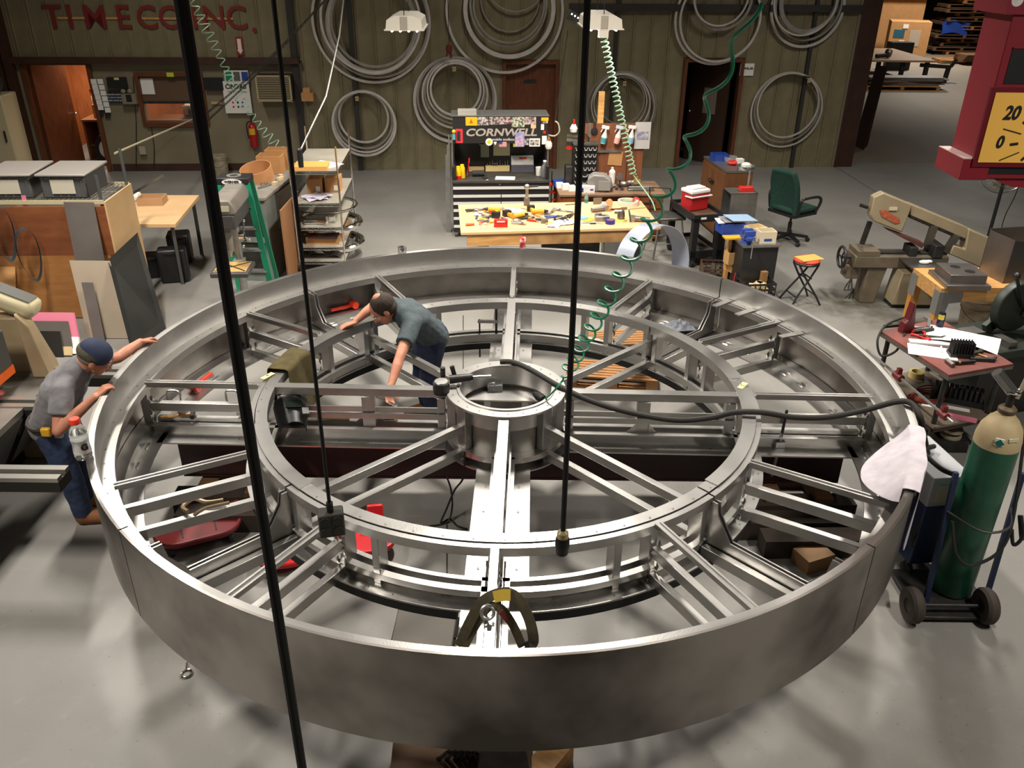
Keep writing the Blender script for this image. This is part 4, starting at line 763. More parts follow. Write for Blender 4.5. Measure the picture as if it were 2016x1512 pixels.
def done(name, mb, m, label, cat, x, y, r=0, z=0, **k_): return one(name, mb, m, label, cat, dw(x, y, z), rz+r, **k_)
def dthing(name, label, cat, x, y, r=0, z=0): return thing(name, label, cat, dw(x, y, z), rz+r)
kd = w/(1308-1104)
def dx(u): return (u-1106)*kd
# backboard on the desk
bx0, bx1 = dx(1152), dx(1282); zt = hz(dw(w/2, d-.06).x, dw(w/2, d-.06).y, 243)-DZ
t = dthing('backboard', 'tall brown plywood backboard standing on the old desk', 'board', 0, d-.06); b = MB(); b.b2((bx0, 0, 0), (bx1, .02, zt)); b.build('sheet', mat('reddish_ply', S(134, 80, 48), .6, col2=S(110, 62, 36), scale=3, stretch=(5, 5, 1)), t)
b = MB(); zr = hz(dw(w/2, d-.06).x, dw(w/2, d-.06).y, 297)-DZ; b.b2((bx0, -.03, zr-.02), (bx1-.35, 0, zr+.02)); b.build('metal_rail', GALV, t); b = MB(); b.b2((bx1-.25, -.005, 0), (bx1-.24, 0, zt)); b.build('seam', IRON, t)
def bz(v): return hz(dw(w/2, d-.08).x, dw(w/2, d-.08).y, v)-DZ
def spray(u, m, label, tilt, head=WHITE, v=248):
    t = thing('spray_bottle', label, 'bottle', dw(dx(u), d-.13, bz(v+33)), (0, tilt, rz)); b = MB(); b.lathe([(0, 0), (.04, 0), (.045, .02), (.045, .11), (.014, .19), (.014, .22), (0, .22)], 14); b.build('body', mat('milky_plastic', S(206, 208, 200), .4), t)
    b = MB(); b.lathe([(.0455, .015), (.0455, .09)], 14); b.build('liquid_band', m, t); b = MB(); b.b2((-.07, -.015, .22), (.04, .015, .265)); b.build('head', head, t); b = MB(); b.bar((-.045, 0, .23), (-.07, 0, .16), .014, .01); b.build('trigger', head, t)
spray(1197, mat('teal_liquid', S(60, 140, 150), .4), 'hanging spray bottle half full of teal liquid', .18); spray(1224, mat('pink_label', S(224, 160, 150), .5), 'hanging spray bottle with pink label and blue trigger', .22, mat('white_blue_head', S(200, 206, 226), .5)); spray(1252, mat('sky_label', S(130, 170, 200), .5), 'hanging spray bottle with pale blue label', .12)
t = thing('hanging_pouch', 'black oval tool pouch hanging on the backboard', 'pouch', dw(dx(1180), d-.08, bz(258)), rz); b = MB(); b.lathe([(0, -.02), (.05, -.015), (.055, 0), (0, .02)], 16, axis='y'); b.build('pouch', BLACK, t); b = MB(); b.b2((-.02, -.01, .04), (.02, .01, .14)); b.build('loop', IRON, t)
for u, h, lab in [(1155, .25, 'wide white ruler hanging on the backboard beside the black cord'), (1171, .22, 'narrow grey ruler hanging on the backboard')]: b = MB(); b.b2((-.02, -.004, -h/2), (.02, 0, h/2)); one('ruler', b, WHITE if u < 1160 else GALV, lab, 'ruler', dw(dx(u), d-.066, bz(257)), rz)
t = thing('zip_bag', 'clear zip bag with printed leaflet pinned to the backboard corner', 'bag', dw(dx(1277), d-.08, bz(267)), rz); b = MB(); b.b2((-.12, -.015, -.2), (.12, 0, .2)); b.build('bag', mat('zip_plastic', S(190, 186, 184), .3), t); b = MB(); b.b2((-.09, -.018, -.06), (.09, -.015, .06)); b.build('leaflet', mat('leaflet_print', S(70, 74, 110), .5, col2=S(200, 196, 200), scale=20), t)
b = MB(); b.b2((-.11, -.004, -.11), (.11, 0, .11)); one('kraft_note', b, CARDB, 'tilted brown kraft paper note on the backboard', 'note', dw(dx(1226), d-.066, bz(312)), (0, .08, rz))
b = MB(); b.tube([(.09*math.cos(x), -.02-.01*math.sin(2*x), .12*math.sin(x)) for x in [i*2*PI/20 for i in range(20)]], .01, 6, closed=True); one('cord_loop', b, RUBBER, 'black cord loop hanging on the backboard', 'cord', dw(dx(1158), d-.07, bz(278)), rz)
b = MB(); b.b2((-.045, -.02, -.3), (.045, .02, .32)); one('upright_board', b, PINE, 'short pine board standing up behind the backboard', 'board', dw(dx(1192), d-.01, bz(225)), rz)
t = thing('hung_respirator', 'white mask with red strap hanging left of the backboard', 'mask', dw(dx(1138), d-.1, bz(252)), rz); b = MB(); b.lathe([(0, -.06), (.05, -.05), (.06, 0), (.03, .06)], 14); b.build('cup', WHITE, t); b = MB(); b.b2((-.012, -.02, .05), (.012, .0, .14)); b.build('strap', RED, t)
for i, (m, lab) in enumerate([(STEELD, 'grey file in the stack of tools left of the backboard'), (GALV, 'bright flat bar in the stack of tools left of the backboard'), (IRON, 'dark file in the stack of tools left of the backboard'), (RED, 'red handled tool hung left of the backboard')]): b = MB(); b.b2((-.11, -.02, -.02), (.06, 0, .02)); one('hung_tool', b, m, lab, 'tool', dw(dx(1139), d-.09, bz(267+i*8)), (0, .1, rz))
# bin cabinet
t = dthing('parts_bin_cabinet', 'black small parts cabinet full of lipped bins on the desk', 'cabinet', dx(1137), d-.30); cw = dx(1184)-dx(1137); b = MB(); b.b2((0, 0, 0), (cw, .22, .62)); b.build('case', BLKP, t); b = MB(); b.b2((-.01, -.02, .62), (cw+.01, .23, .64)); b.build('lid', mat('dusty_black_top', S(62, 58, 52), .7), t)
BINL = mat('bin_lip', S(176, 176, 172), .4)
for r_ in range(6):
    n = 5 if r_ < 4 else 3
    for i in range(n):
        x0 = .015+i*(cw-.03)/n; x1 = x0+(cw-.03)/n-.008; zz = .54-r_*.1; b = MB(); b.b2((x0, -.03, zz), (x1, 0, zz+.05)); q = b.build('bin', BLACK, t); c_ = (x0+x1)/2; hw = (x1-x0)/2
        b = MB(); b.prism([(x0, zz+.06), (c_-hw*.5, zz+.012), (c_+hw*.5, zz+.012), (x1, zz+.06), (x1-.008, zz+.06), (c_+hw*.4, zz+.024), (c_-hw*.4, zz+.024), (x0+.008, zz+.06)], .004, 'xz', -.036); b.build('lip', BINL, q)
t = dthing('scale_tool', 'small chrome caliper lying on the parts cabinet', 'caliper', dx(1158), d-.2, .3, .64); b = MB(); b.b2((-.1, -.01, 0), (.1, .01, .01)); b.build('beam', CHROME, t); b = MB(); b.b2((-.06, -.02, 0), (-.02, .02, .03)); b.build('slide', GALV, t)
t = dthing('carrying_case', 'dark case standing at the left of the parts cabinet', 'case', dx(1128), d-.35); b = MB(); b.b2((-.05, 0, 0), (.05, .2, .32)); b.build('case', IRON, t, bevel=.01)
# desk clutter
b = MB(); b.b2((-.1, -.07, 0), (.1, .07, .07)); done('blue_box', b, BLUE, 'blue lidded box at the left back of the desk', 'box', dx(1112), .58)
for u, y, s_, lab in [(1106, .40, .05, 'small white carton at the left desk edge'), (1116, .30, .055, 'square white carton beside the left desk edge'), (1127, .22, .05, 'white carton with dark mark on the desk'), (1124, .44, .04, 'tiny cream carton behind the white cartons')]: b = MB(); b.b2((-s_, -s_, 0), (s_, s_, s_*1.5)); done('small_carton', b, PAPER, lab, 'box', dx(u)+.03, y, .1)
t = dthing('glove_box', 'white and blue glove carton at the front of the desk', 'box', dx(1157), .13, -.03); b = MB(); b.b2((-.13, -.06, 0), (.13, .06, .1)); b.build('carton', WHITE, t); b = MB(); b.b2((-.1, -.063, .015), (-.04, -.06, .075)); b.build('blue_print', BLUE, t); b = MB(); b.b2((.06, -.063, .04), (.11, -.06, .06)); b.build('blue_print', BLUE, t)
t = dthing('grey_hood', 'angular grey plastic hood lying on the desk', 'hood', dx(1186), .22, -.15); GP = mat('grey_plastic', S(124, 120, 116), .5)
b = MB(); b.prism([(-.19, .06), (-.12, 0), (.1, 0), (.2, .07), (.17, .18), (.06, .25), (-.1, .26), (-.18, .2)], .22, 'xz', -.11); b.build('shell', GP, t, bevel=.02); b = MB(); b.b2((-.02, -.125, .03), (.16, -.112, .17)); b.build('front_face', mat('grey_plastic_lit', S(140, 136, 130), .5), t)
for u, h, r_, m, lab in [(1196, .17, .04, mat('cloudy_bottle', S(150, 150, 130), .4), 'short cloudy bottle before the backboard'), (1206, .18, .03, mat('pinkish_bottle', S(196, 170, 150), .4), 'slim pinkish bottle before the backboard'), (1218, .27, .05, WHITE, 'tall white bottle before the backboard')]:
    t = dthing('fluid_bottle', lab, 'bottle', dx(u), d-.2); b = MB(); b.lathe([(0, 0), (r_, 0), (r_, h*.75), (r_*.4, h*.9), (0, h*.9)], 16); b.build('body', m, t); b = MB(); b.lathe([(r_*.4, h*.9), (r_*.4, h), (0, h)], 12); b.build('cap', m, t)
t = dthing('desk_gauge', 'round gauge on a short stand with red base', 'gauge', dx(1227), .25); b = MB(); b.lathe([(0, 0), (.07, 0), (.05, .03), (0, .04)], 18); b.build('base', MAROON, t); b = MB(); b.cyl((0, 0, .03), (0, 0, .16), .012, n=8); b.build('stem', IRON, t); b = MB(); b.lathe([(0, -.02), (.05, -.02), (.05, .02), (0, .02)], 20, (0, 0, .2), axis='y'); b.build('dial', GALV, t)
for u, y, r_, m, lab in [(1212, .4, .09, mat('greenish_dish', S(120, 124, 104), .5), 'greenish dish on the desk behind the red gauge'), (1240, .48, .11, STEELD, 'grey metal dish on the desk near the backboard'), (1262, .55, .12, GALV, 'shallow metal dish holding an ochre block')]: b = MB(); b.lathe([(0, 0), (r_*.8, 0), (r_, .035), (r_*.94, .035), (r_*.76, .01), (0, .01)], 22); done('dish', b, m, lab, 'dish', dx(u), y)
b = MB(); b.b2((-.05, -.04, 0), (.05, .04, .06)); b.cyl((0, 0, .06), (0, 0, .11), .018, n=8); done('ochre_flask', b, mat('ochre_oil', S(150, 128, 60), .4), 'ochre oil flask standing in the metal dish', 'flask', dx(1270), .56, z=.012)
t = dthing('steel_tray', 'long grey steel tray with rods on the desk front right', 'tray', dx(1268), .2, -.02); b = MB(); b.b2((-.2, -.06, 0), (.2, .06, .03)); b.build('tray', STEELD, t, bevel=.005); b = MB(); b.cyl((-.18, .0, .045), (.17, .0, .045), .02, n=10); b.build('rod', GALV, t)
# grey step stool with hand rail at the desk's right
t = thing('steel_stool', 'grey steel work stool with bright legs at the right of the desk', 'stool', G(1306, 500)+Vector((0, 0, 0)), .2)
b = MB(); b.b2((-.22, -.2, .56), (.22, .2, .60)); b.build('seat', STEELD, t, bevel=.01)
for x in (-1, 1):
    for y in (-1, 1): b = MB(); b.cyl((x*.17, y*.15, .56), (x*.24, y*.22, 0), .016, n=8); b.build('leg', GALV, t)
b = MB(); b.tube([(-.2, .18, .6), (-.22, .22, .95), (.1, .22, .92), (.16, .18, .6)], .012, 8); b.build('back_frame', IRON, t)
for z in (.22,): b = MB(); b.tube([(-.215, -.2, z), (.215, -.2, z), (.215, .2, z), (-.215, .2, z)], .01, 6, closed=True); b.build('foot_ring', GALV, t)
# ================================================================== utility cart, cooler, cabinet
CZ2 = .76; loc, rzc, w, d = obox((1368, 425), (1430, 421), (1341, 391), CZ2); d = .85
cart = thing('utility_cart', 'black plastic two shelf utility cart', 'cart', loc, rzc)
def tray(z, nm, m_in):
    b = MB(); t_ = .03; b.b2((0, 0, z-.10), (w, t_, z)); b.b2((0, d-t_, z-.10), (w, d, z)); b.b2((0, t_, z-.10), (t_, d-t_, z)); b.b2((w-t_, t_, z-.10), (w, d-t_, z)); b.b2((t_, t_, z-.07), (w-t_, d-t_, z-.05)); q = b.build(nm, BLACK, cart)
    b = MB(); b.b2((t_, t_, z-.05), (w-t_, d-t_, z-.047)); b.build('tray_liner', m_in, q)
tray(CZ2, 'top_shelf', mat('brown_liner', S(84, 58, 38), .7)); tray(.24, 'bottom_shelf', mat('grey_liner', S(84, 80, 72), .7))
for x in (.04, w-.04):
    for y in (.04, d-.04):
        b = MB(); b.b2((x-.04, y-.04, .1), (x+.04, y+.04, CZ2-.05)); b.build('post', BLACK, cart); b = MB(); b.lathe([(0, -.02), (.055, -.02), (.06, 0), (.055, .02), (0, .02)], 16, (x, y, .06), axis='x'); b.build('caster', RUBBER, cart)
b = MB(); b.b2((.1, -.004, CZ2-.06), (.18, 0, CZ2-.03)); b.build('label', WHITE, cart)
t = thing('drink_cooler', 'red picnic cooler with white lid standing on the black cart', 'cooler', cart.matrix_basis @ Vector((w*.45, d*.58, CZ2-.047)), rzc+.25); b = MB(); b.b2((-.16, -.12, 0), (.16, .12, .24)); b.build('tub', mat('cooler_red', S(176, 34, 36), .4), t, bevel=.02); b = MB(); b.b2((-.17, -.13, .24), (.17, .13, .30)); b.build('lid', WHITE, t, bevel=.02); b = MB(); b.b2((-.12, -.08, .30), (.12, .08, .325)); b.build('lid_step', WHITE, t, bevel=.01); b = MB(); b.tube([(-.175, 0, .2), (-.175, -.15, .21), (.175, -.15, .21), (.175, 0, .2)], .012, 8); b.build('handle', WHITE, t)
# wooden cabinet
WZ = 1.08; loc, rzk, w, d = obox((1431, 337), (1473, 336), (1400, 307), WZ)
cab = thing('wooden_cabinet', 'worn wooden two door cabinet with a latch behind the cart', 'cabinet', loc, rzk); w, d = .42, max(.6, d)
b = MB(); b.b2((0, 0, .04), (w, d, WZ-.03)); b.build('body', mat('worn_cabinet', S(124, 80, 44), .6, col2=S(96, 58, 30), scale=3, stretch=(5, 5, 1)), cab); b = MB(); b.b2((-.01, -.01, WZ-.03), (w+.01, d+.01, WZ)); b.build('top', GALV, cab)
for y0, y1 in ((.02, d/2-.003), (d/2+.003, d-.02)): b = MB(); b.b2((-.02, y0, .08), (0, y1, WZ-.06)); q = b.build('door', mat('worn_cabinet', S(124, 80, 44), .6), cab); b = MB(); b.b2((-.024, y0+.06, .3), (-.02, y0+.1, .36)); b.build('paint_chip', mat('pale_chip', S(190, 170, 130), .7), q)
b = MB(); b.b2((-.05, d/2-.1, .80), (-.02, d/2+.1, .83)); b.ball((-.05, d/2, .815), .03); b.build('latch', IRON, cab)
def cw_(x, y, z): return cab.matrix_basis @ Vector((x, y, z))
t = thing('parts_tub', 'blue open parts tub on the wooden cabinet', 'tub', cw_(.14, d*.72, WZ), rzk); b = MB(); b.b2((-.12, -.1, 0), (.12, .1, .01)); b.build('bottom', BLUE, t)
for x0, x1, y0, y1 in ((-.12, -.11, -.1, .1), (.11, .12, -.1, .1), (-.12, .12, -.1, -.09), (-.12, .12, .09, .1)): b = MB(); b.b2((x0, y0, .01), (x1, y1, .1)); b.build('wall', BLUE, t)
b = MB(); b.lathe([(0, 0), (.09, 0), (.1, .08), (.095, .08), (.085, .01), (0, .01)], 20); one('clear_tub', b, CLEAR, 'clear round tub beside the blue tub', 'tub', cw_(.28, d*.6, WZ))
b = MB(); b.ball((0, 0, .035), (.1, .07, .035)); one('red_cloth', b, RED, 'small red cloth bundle on the wooden cabinet', 'cloth', cw_(.24, d*.38, WZ))
t = thing('tin_pan', 'round tin pan of crumpled foil at the cabinet edge', 'pan', cw_(w-.08, .12, WZ)); b = MB(); b.lathe([(0, 0), (.13, 0), (.14, .05), (.135, .05), (.125, .008), (0, .008)], 24); b.build('pan', GALV, t); b = MB(); b.ball((0, 0, .05), (.08, .06, .05), 7, 5); b.build('foil', PAPER, t)
b = MB(); b.b2((-.05, -.05, 0), (.05, .05, .1)); one('white_tub', b, WHITE, 'little white box on the wooden cabinet', 'box', cw_(.33, d*.35, WZ), rzk)
# galvanised box on the cart's neighbour stand
GZ = .98; loc, rzg, w, d = obox((1436, 382), (1487, 381), (1428, 370), GZ); w = max(w, .42); d = .36
t = thing('sheet_metal_box', 'open galvanised sheet metal box on a low stand', 'box', loc+Vector((0, 0, .55)), rzg); hbox = GZ-.55; b = MB(); b.b2((.03, 0, 0), (w, .01, hbox)); b.build('front', GALV, t); b = MB(); b.b2((.03, d-.01, 0), (w, d, hbox)); b.build('back', GALV, t); b = MB(); b.b2((w-.01, .01, 0), (w, d-.01, hbox)); b.build('end', GALV, t); b = MB(); b.b2((.03, 0, hbox-.01), (w, d, hbox)); b.build('roof', GALV, t); b = MB(); b.b2((.0, 0, 0), (w, d, .01)); b.build('bottom', GALV, t)
st = thing('low_stand', 'dark steel stand under the galvanised box', 'stand', loc, rzg); b = MB(); b.b2((-.03, -.03, .52), (w+.03, d+.03, .55)); b.build('top', STEELD, st)
for x in (0, w):
    for y in (0, d): b = MB(); b.b2((x-.02, y-.02, 0), (x+.02, y+.02, .52)); b.build('leg', IRON, st)
t = thing('tape_dispenser', 'bright red dispenser with clear tube on the galvanised box', 'dispenser', loc+Vector((.28, .2, GZ)), rzg); b = MB(); b.b2((-.1, -.05, 0), (.1, .05, .06)); b.build('base', RED, t, bevel=.01); b = MB(); b.cyl((.02, 0, .06), (.02, 0, .28), .012, n=8); b.build('tube', CLEAR, t)
# vise bench
VZ = .46; loc, rzv, w, d = obox((1464, 484), (1539, 482), (1415, 432), VZ+.25)
VZ = .71; vb = thing('vise_bench', 'black steel cabinet bench carrying a blue vise and wooden boxes', 'bench', loc, rzv); d = max(d, .95)
b = MB(); b.b2((0, 0, VZ-.03), (w, d, VZ)); b.build('top', GALV, vb); b = MB(); b.b2((.02, .03, .02), (w-.02, d*.55, VZ-.03)); b.build('cabinet', BLKP, vb)
b = MB(); b.b2((-.04, d*.35, 0), (.0, d*.42, VZ-.03)); b.build('wood_post', PINE, vb); b = MB(); b.b2((.02, d-.06, 0), (.06, d-.02, VZ-.03)); b.build('leg', IRON, vb); b = MB(); b.b2((w-.06, d-.06, 0), (w-.02, d-.02, VZ-.03)); b.build('leg', IRON, vb)
def vw(x, y, z): return vb.matrix_basis @ Vector((x, y, z))
t = thing('bench_vise', 'blue bench vise clamped at the bench corner', 'vise', vw(.08, .12, VZ), rzv); VB = mat('vise_blue', S(46, 74, 150), .45); b = MB(); b.lathe([(0, 0), (.075, 0), (.065, .04), (0, .05)], 16); b.build('base', VB, t); b = MB(); b.b2((-.06, -.06, .05), (.06, .1, .12)); b.b2((-.07, .0, .12), (.07, .05, .18)); b.build('fixed_jaw', VB, t, bevel=.006); b = MB(); b.b2((-.05, -.14, .06), (.05, -.06, .11)); b.b2((-.07, -.1, .11), (.07, -.05, .18)); b.build('moving_jaw', VB, t, bevel=.006); b = MB(); b.cyl((0, -.14, .085), (0, -.22, .085), .012, n=8); b.build('screw', CHROME, t); b = MB(); b.cyl((0, -.21, -.14), (0, -.21, .12), .008, n=8); b.build('handle', CHROME, t)
def tray_box(name, label, loc, rz_, w, d, h, m, cat='box', th=.012):
    t = thing(name, label, cat, loc, rz_); b = MB(); b.b2((-w/2, -d/2, 0), (w/2, d/2, th)); b.build('bottom', m, t)
    for x0, x1, y0, y1 in ((-w/2, w/2, -d/2, -d/2+th), (-w/2, w/2, d/2-th, d/2), (-w/2, -w/2+th, -d/2+th, d/2-th), (w/2-th, w/2, -d/2+th, d/2-th)): b = MB(); b.b2((x0, y0, th), (x1, y1, h)); b.build('side', m, t)
    return t
CREAM = mat('cream_wood', S(214, 190, 146), .7)
tray_box('wooden_box', 'cream open wooden box at the back of the vise bench', vw(.3, .42, VZ), rzv+.3, .24, .18, .12, CREAM); q = tray_box('wooden_box', 'white carton with blue print beside the blue vise', vw(.34, .16, VZ), rzv, .22, .18, .15, mat('cream_card', S(212, 198, 170), .7)); b = MB(); b.b2((-.05, -.094, .03), (.05, -.091, .06)); b.build('print', BLUE, q)
tray_box('parts_tray', 'deep blue parts tray under papers on the vise bench', vw(.02, .58, VZ), rzv+.1, .32, .24, .14, BLUE, 'tray')
for i, (m, lab) in enumerate([(PAPER, 'white folder lying on the blue parts tray'), (mat('grey_folder', S(140, 140, 146), .5), 'grey tilted clipboard on the blue parts tray'), (mat('pale_blue_sheet', S(150, 176, 206), .5), 'pale blue sheet among the folders on the tray')]): b = MB(); b.b2((-.2, -.12, 0), (.2, .12, .006)); one('folder', b, m, lab, 'folder', vw(.04+.05*i, .62-.02*i, VZ+.145+.02*i), (.05*i, -.06+.08*i, rzv+.2*i-.1))
b = MB(); b.b2((-.13, -.07, 0), (.13, .07, .02)); one('yellow_board', b, YELLOW, 'yellowish wooden slat lying on the vise bench edge', 'board', vw(-.02, .32, VZ), rzv)
# open crates of wood blocks on the floor before the bench
def lattice_crate(name, label, loc, rz_, w, d, h, m):
    t = thing(name, label, 'crate', loc, rz_); b = MB(); b.b2((-w/2, -d/2, 0), (w/2, d/2, .015)); b.build('bottom', m, t)
    for i in range(4):
        z = .05+i*(h-.06)/3
        for y in (-d/2, d/2-.012): b = MB(); b.b2((-w/2, y, z-.012), (w/2, y+.012, z+.012)); b.build('rail', m, t)
        for x in (-w/2, w/2-.012): b = MB(); b.b2((x, -d/2, z-.012), (x+.012, d/2, z+.012)); b.build('rail', m, t)
    for i in range(7):
        x = -w/2+i*(w-.012)/6
        for y in (-d/2-.001, d/2-.011): b = MB(); b.b2((x, y, 0), (x+.012, y+.012, h)); b.build('stave', m, t)
    return t
pc = G(1482, 590); lattice_crate('lattice_crate', 'black lattice crate of wood blocks before the black cabinet', pc, rzv, .42, .36, .28, BLACK)
rr = random.Random(11)
for i in range(9): b = MB(); s_ = rr.uniform(.05, .09); b.b2((-s_, -.04, 0), (s_, .04, .06)); one('wood_block', b, CREAM, 'pale wood offcut piled in the black lattice crate', 'wood block', pc+Vector((rr.uniform(-.11, .11), rr.uniform(-.09, .09), .05+.065*(i//3))), rr.uniform(0, 3), 'offcuts in the lattice crate')
b = MB(); b.b2((-.04, -.03, 0), (.04, .03, .2)); one('tall_block', b, mat('brown_block', S(150, 112, 70), .6), 'tall brown wood block sticking out of the lattice crate', 'wood block', pc+Vector((.12, .08, .16)), .3)
t = thing('red_tray_lid', 'rounded red lid leaning behind the lattice crate', 'lid', pc+Vector((-.05, .24, .17)), (1.15, .2, rzv+.1)); b = MB(); b.b2((-.18, -.012, -.16), (.18, .012, .16)); t.rotation_euler = (-.35, .25, rzv); b.build('lid', mat('lid_red', S(170, 28, 34), .4), t, bevel=.01)
p2 = G(1418, 556); lattice_crate('scrap_crate', 'rusty open crate of scrap iron pieces beside the cart', p2+Vector((0, .1, 0)), rzv-.2, .5, .4, .22, mat('rusty_rail', S(78, 60, 46), .7))
for i in range(12): b = MB(); b.bar((-.09, 0, 0), (.09, 0, rr.uniform(0, .08)), .05, .03); one('scrap_piece', b, mat('scrap_iron', S(82, 72, 58), .6, col2=S(50, 42, 34), scale=12), 'scrap iron offcut heaped in the rusty crate', 'scrap', p2+Vector((rr.uniform(-.15, .15), .1+rr.uniform(-.12, .12), .03+.05*(i//4))), rr.uniform(0, 3), 'scrap pieces in the rusty crate')
tray_box('open_tray', 'small pine box tray standing on the scrap crate', G(1447, 528, .25)+Vector((0, 0, -.02)), rzv+.2, .24, .2, .12, PINE); tray_box('open_tray', 'second pine box tray leaning behind the first on the scrap', G(1450, 515, .4)+Vector((0, .1, -.05)), rzv+.15, .26, .14, .16, mat('tan_ply', S(190, 150, 96), .6))
# ================================================================== office chair, folding stool
def cloth_mat(): return mat('green_upholstery', S(24, 66, 54), .85, col2=S(16, 48, 40), scale=30)
t = thing('office_chair', 'green upholstered swivel armchair with black star base', 'chair', G(1550, 474), math.radians(-8)); GU = cloth_mat()
b = MB()
for i in range(5):
    a = 2*PI*i/5+.3; b = MB(); b.bar((0, 0, .11), (.3*math.cos(a), .3*math.sin(a), .075), .05, .035); b.build('base_arm', BLACK, t); b = MB(); b.lathe([(0, -.022), (.03, -.022), (.032, 0), (.03, .022), (0, .022)], 12, (.3*math.cos(a), .3*math.sin(a), .032), axis='x'); b.build('caster', RUBBER, t)
b = MB(); b.cyl((0, 0, .08), (0, 0, .30), .03, n=12); b.cyl((0, 0, .30), (0, 0, .45), .018, n=10); b.build('gas_column', BLACK, t)
b = MB(); b.b2((-.26, -.25, .45), (.26, .25, .49)); b.build('seat_pan', BLACK, t); b = MB(); b.b2((-.25, -.26, .49), (.25, .24, .58)); b.build('seat', GU, t, bevel=.035)
def backf(a, c_): 
    x = (a-.5)*.5*(1-.28*max(0, (c_-.6)/.4)**2); return (-.24-.05*c_-.10*c_*c_, x*1.0, .46+c_*.68) if False else (x, .25+.03*c_+.10*c_*c_-.06*(1-(2*a-1)**2), .46+c_*.66)
t.rotation_euler = (0, 0, math.radians(122)); b = MB(); b.sheet(backf, 12, 12, -.09); b.build('backrest', GU, t, bevel=.03, angle=50)
for d in (-1, 1): b = MB(); b.tube(smooth_path([(d*.27, .2, .50), (d*.31, .2, .72), (d*.31, .1, .75), (d*.31, -.16, .74), (d*.31, -.23, .66), (d*.27, -.2, .50)], 6), .022, 8); b.build('armrest', BLACK, t)
b = MB(); b.tube([(.1, -.1, .45), (.28, -.2, .42), (.34, -.18, .40)], .006, 6); b.build('lever', IRON, t)
t = thing('folding_stool', 'round red topped folding stool with black crossed legs', 'stool', G(1574, 594), .2); sz = .56
b = MB(); b.lathe([(0, sz), (.15, sz), (.165, sz-.015), (.165, sz-.03), (.15, sz-.04), (0, sz-.04)], 28); b.build('seat_ring', BLACK, t); b = MB(); b.lathe([(0, sz+.03), (.14, sz+.028), (.16, sz+.015), (.16, sz), (0, sz)], 28); b.build('cushion', mat('red_vinyl', S(206, 66, 46), .5), t)
for y in (-.1, .1):
    for d in (-1, 1): b = MB(); b.tube(smooth_path([(d*.13, y*.8, sz-.04), (d*.02, y, .34), (-d*.12, y*1.3, .14), (-d*.2, y*1.6, 0)], 5), .013, 8); b.build('leg', BLKP, t)
for z, x in ((.12, .14), (.36, .03)):
    for d in (-1, 1): b = MB(); b.cyl((d*x, -.13, z), (d*x, .13, z), .009, n=6); b.build('rung', BLKP, t)
b = MB(); b.b2((-.15, -.1, 0), (.15, .1, .012)); one('manila_envelope', b, mat('manila', S(226, 164, 84), .7), 'manila envelope lying on the red folding stool', 'envelope', t.location+Vector((.02, -.01, sz+.03)), .35)
# ================================================================== left: shelving rack with plywood sides
RF, RX = 9.46, -4.67; RZ = 1.45
rack = thing('shelving_rack', 'steel wire shelving rack clad with plywood sheets and loaded with lidded bins', 'shelving', (RX, RF, 0), math.radians(3))
PLR = mat('red_plywood', S(142, 84, 46), .6, col2=S(118, 64, 34), scale=3, stretch=(1, 4, 4)); PLY2 = mat('light_plywood', S(190, 134, 76), .6, col2=S(164, 108, 56), scale=3, stretch=(1, 5, 5))
b = MB(); b.b2((-2.2, -.03, .80), (0, -.01, RZ-.07)); b.build('plywood_sheet', PLR, rack); b = MB(); b.b2((-2.2, -.03, .02), (-.05, -.01, .80)); b.build('plywood_sheet', PLY2, rack); b = MB(); b.b2((.0, -.02, .02), (.02, .82, RZ-.02)); b.build('end_panel', BOARD, rack)
for x, y, z1_ in [(-.03, .0, RZ+.28), (-.03, .8, RZ+.40), (-2.2, .0, RZ+.28), (-2.2, .8, RZ+.28)]:
    b = MB(); b.b2((x-.02, y, 0), (x+.02, y+.004, z1_)); b.b2((x-.02, y, 0), (x-.016, y+.04, z1_)); b.build('slotted_post', mat('grey_blue_steel', S(98, 100, 100), .5, .5), rack)
b = MB()
for y in (-.02, .8): b.b2((-2.2, y, RZ-.045), (0, y+.012, RZ-.0))
b.build('shelf_beam', mat('tape_cream', S(196, 184, 146), .7), rack)
wm = MB(); wm.cyl((0, 0, 0), (0, .8, 0), .004, n=5); wme = wm.mesh('shelf_wire', GALV)
for i in range(42): share('shelf_wire', wme, rack, (-.03-i*.052, 0, RZ-.005))
for y in (.15, .4, .65): b = MB(); b.cyl((-2.2, y, RZ-.012), (0, y, RZ-.012), .005, n=5); b.build('cross_wire', GALV, rack)
def rw(x, y, z): return rack.matrix_basis @ Vector((x, y, z))
BIN = mat('grey_bin', S(84, 84, 84), .5); BLID = mat('grey_bin_lid', S(140, 134, 128), .5)
def lidded_bin(x, label, r=0):
    t = thing('storage_bin', label, 'bin', rw(x, .36, RZ), rack.rotation_euler.z+r); b = MB(); b.box((0, 0, .13), (.50, .62, .26)); b.build('tub', BIN, t, bevel=.02)
    for i in range(6): b = MB(); b.b2((-.22+i*.085, -.318, .02), (-.205+i*.085, -.31, .25)); b.build('rib', BIN, t)
    b = MB(); b.b2((-.28, -.345, .255), (.28, .345, .285)); b.build('lid', BLID, t, bevel=.012); b = MB(); b.b2((-.13, -.322, .06), (.13, -.318, .22)); b.build('label_card', mat('dirty_card', S(196, 190, 172), .7), t)
lidded_bin(-.44, 'grey lidded storage bin nearest the slotted rack post', .0); lidded_bin(-1.06, 'grey lidded storage bin beside the one near the rack post', .03)
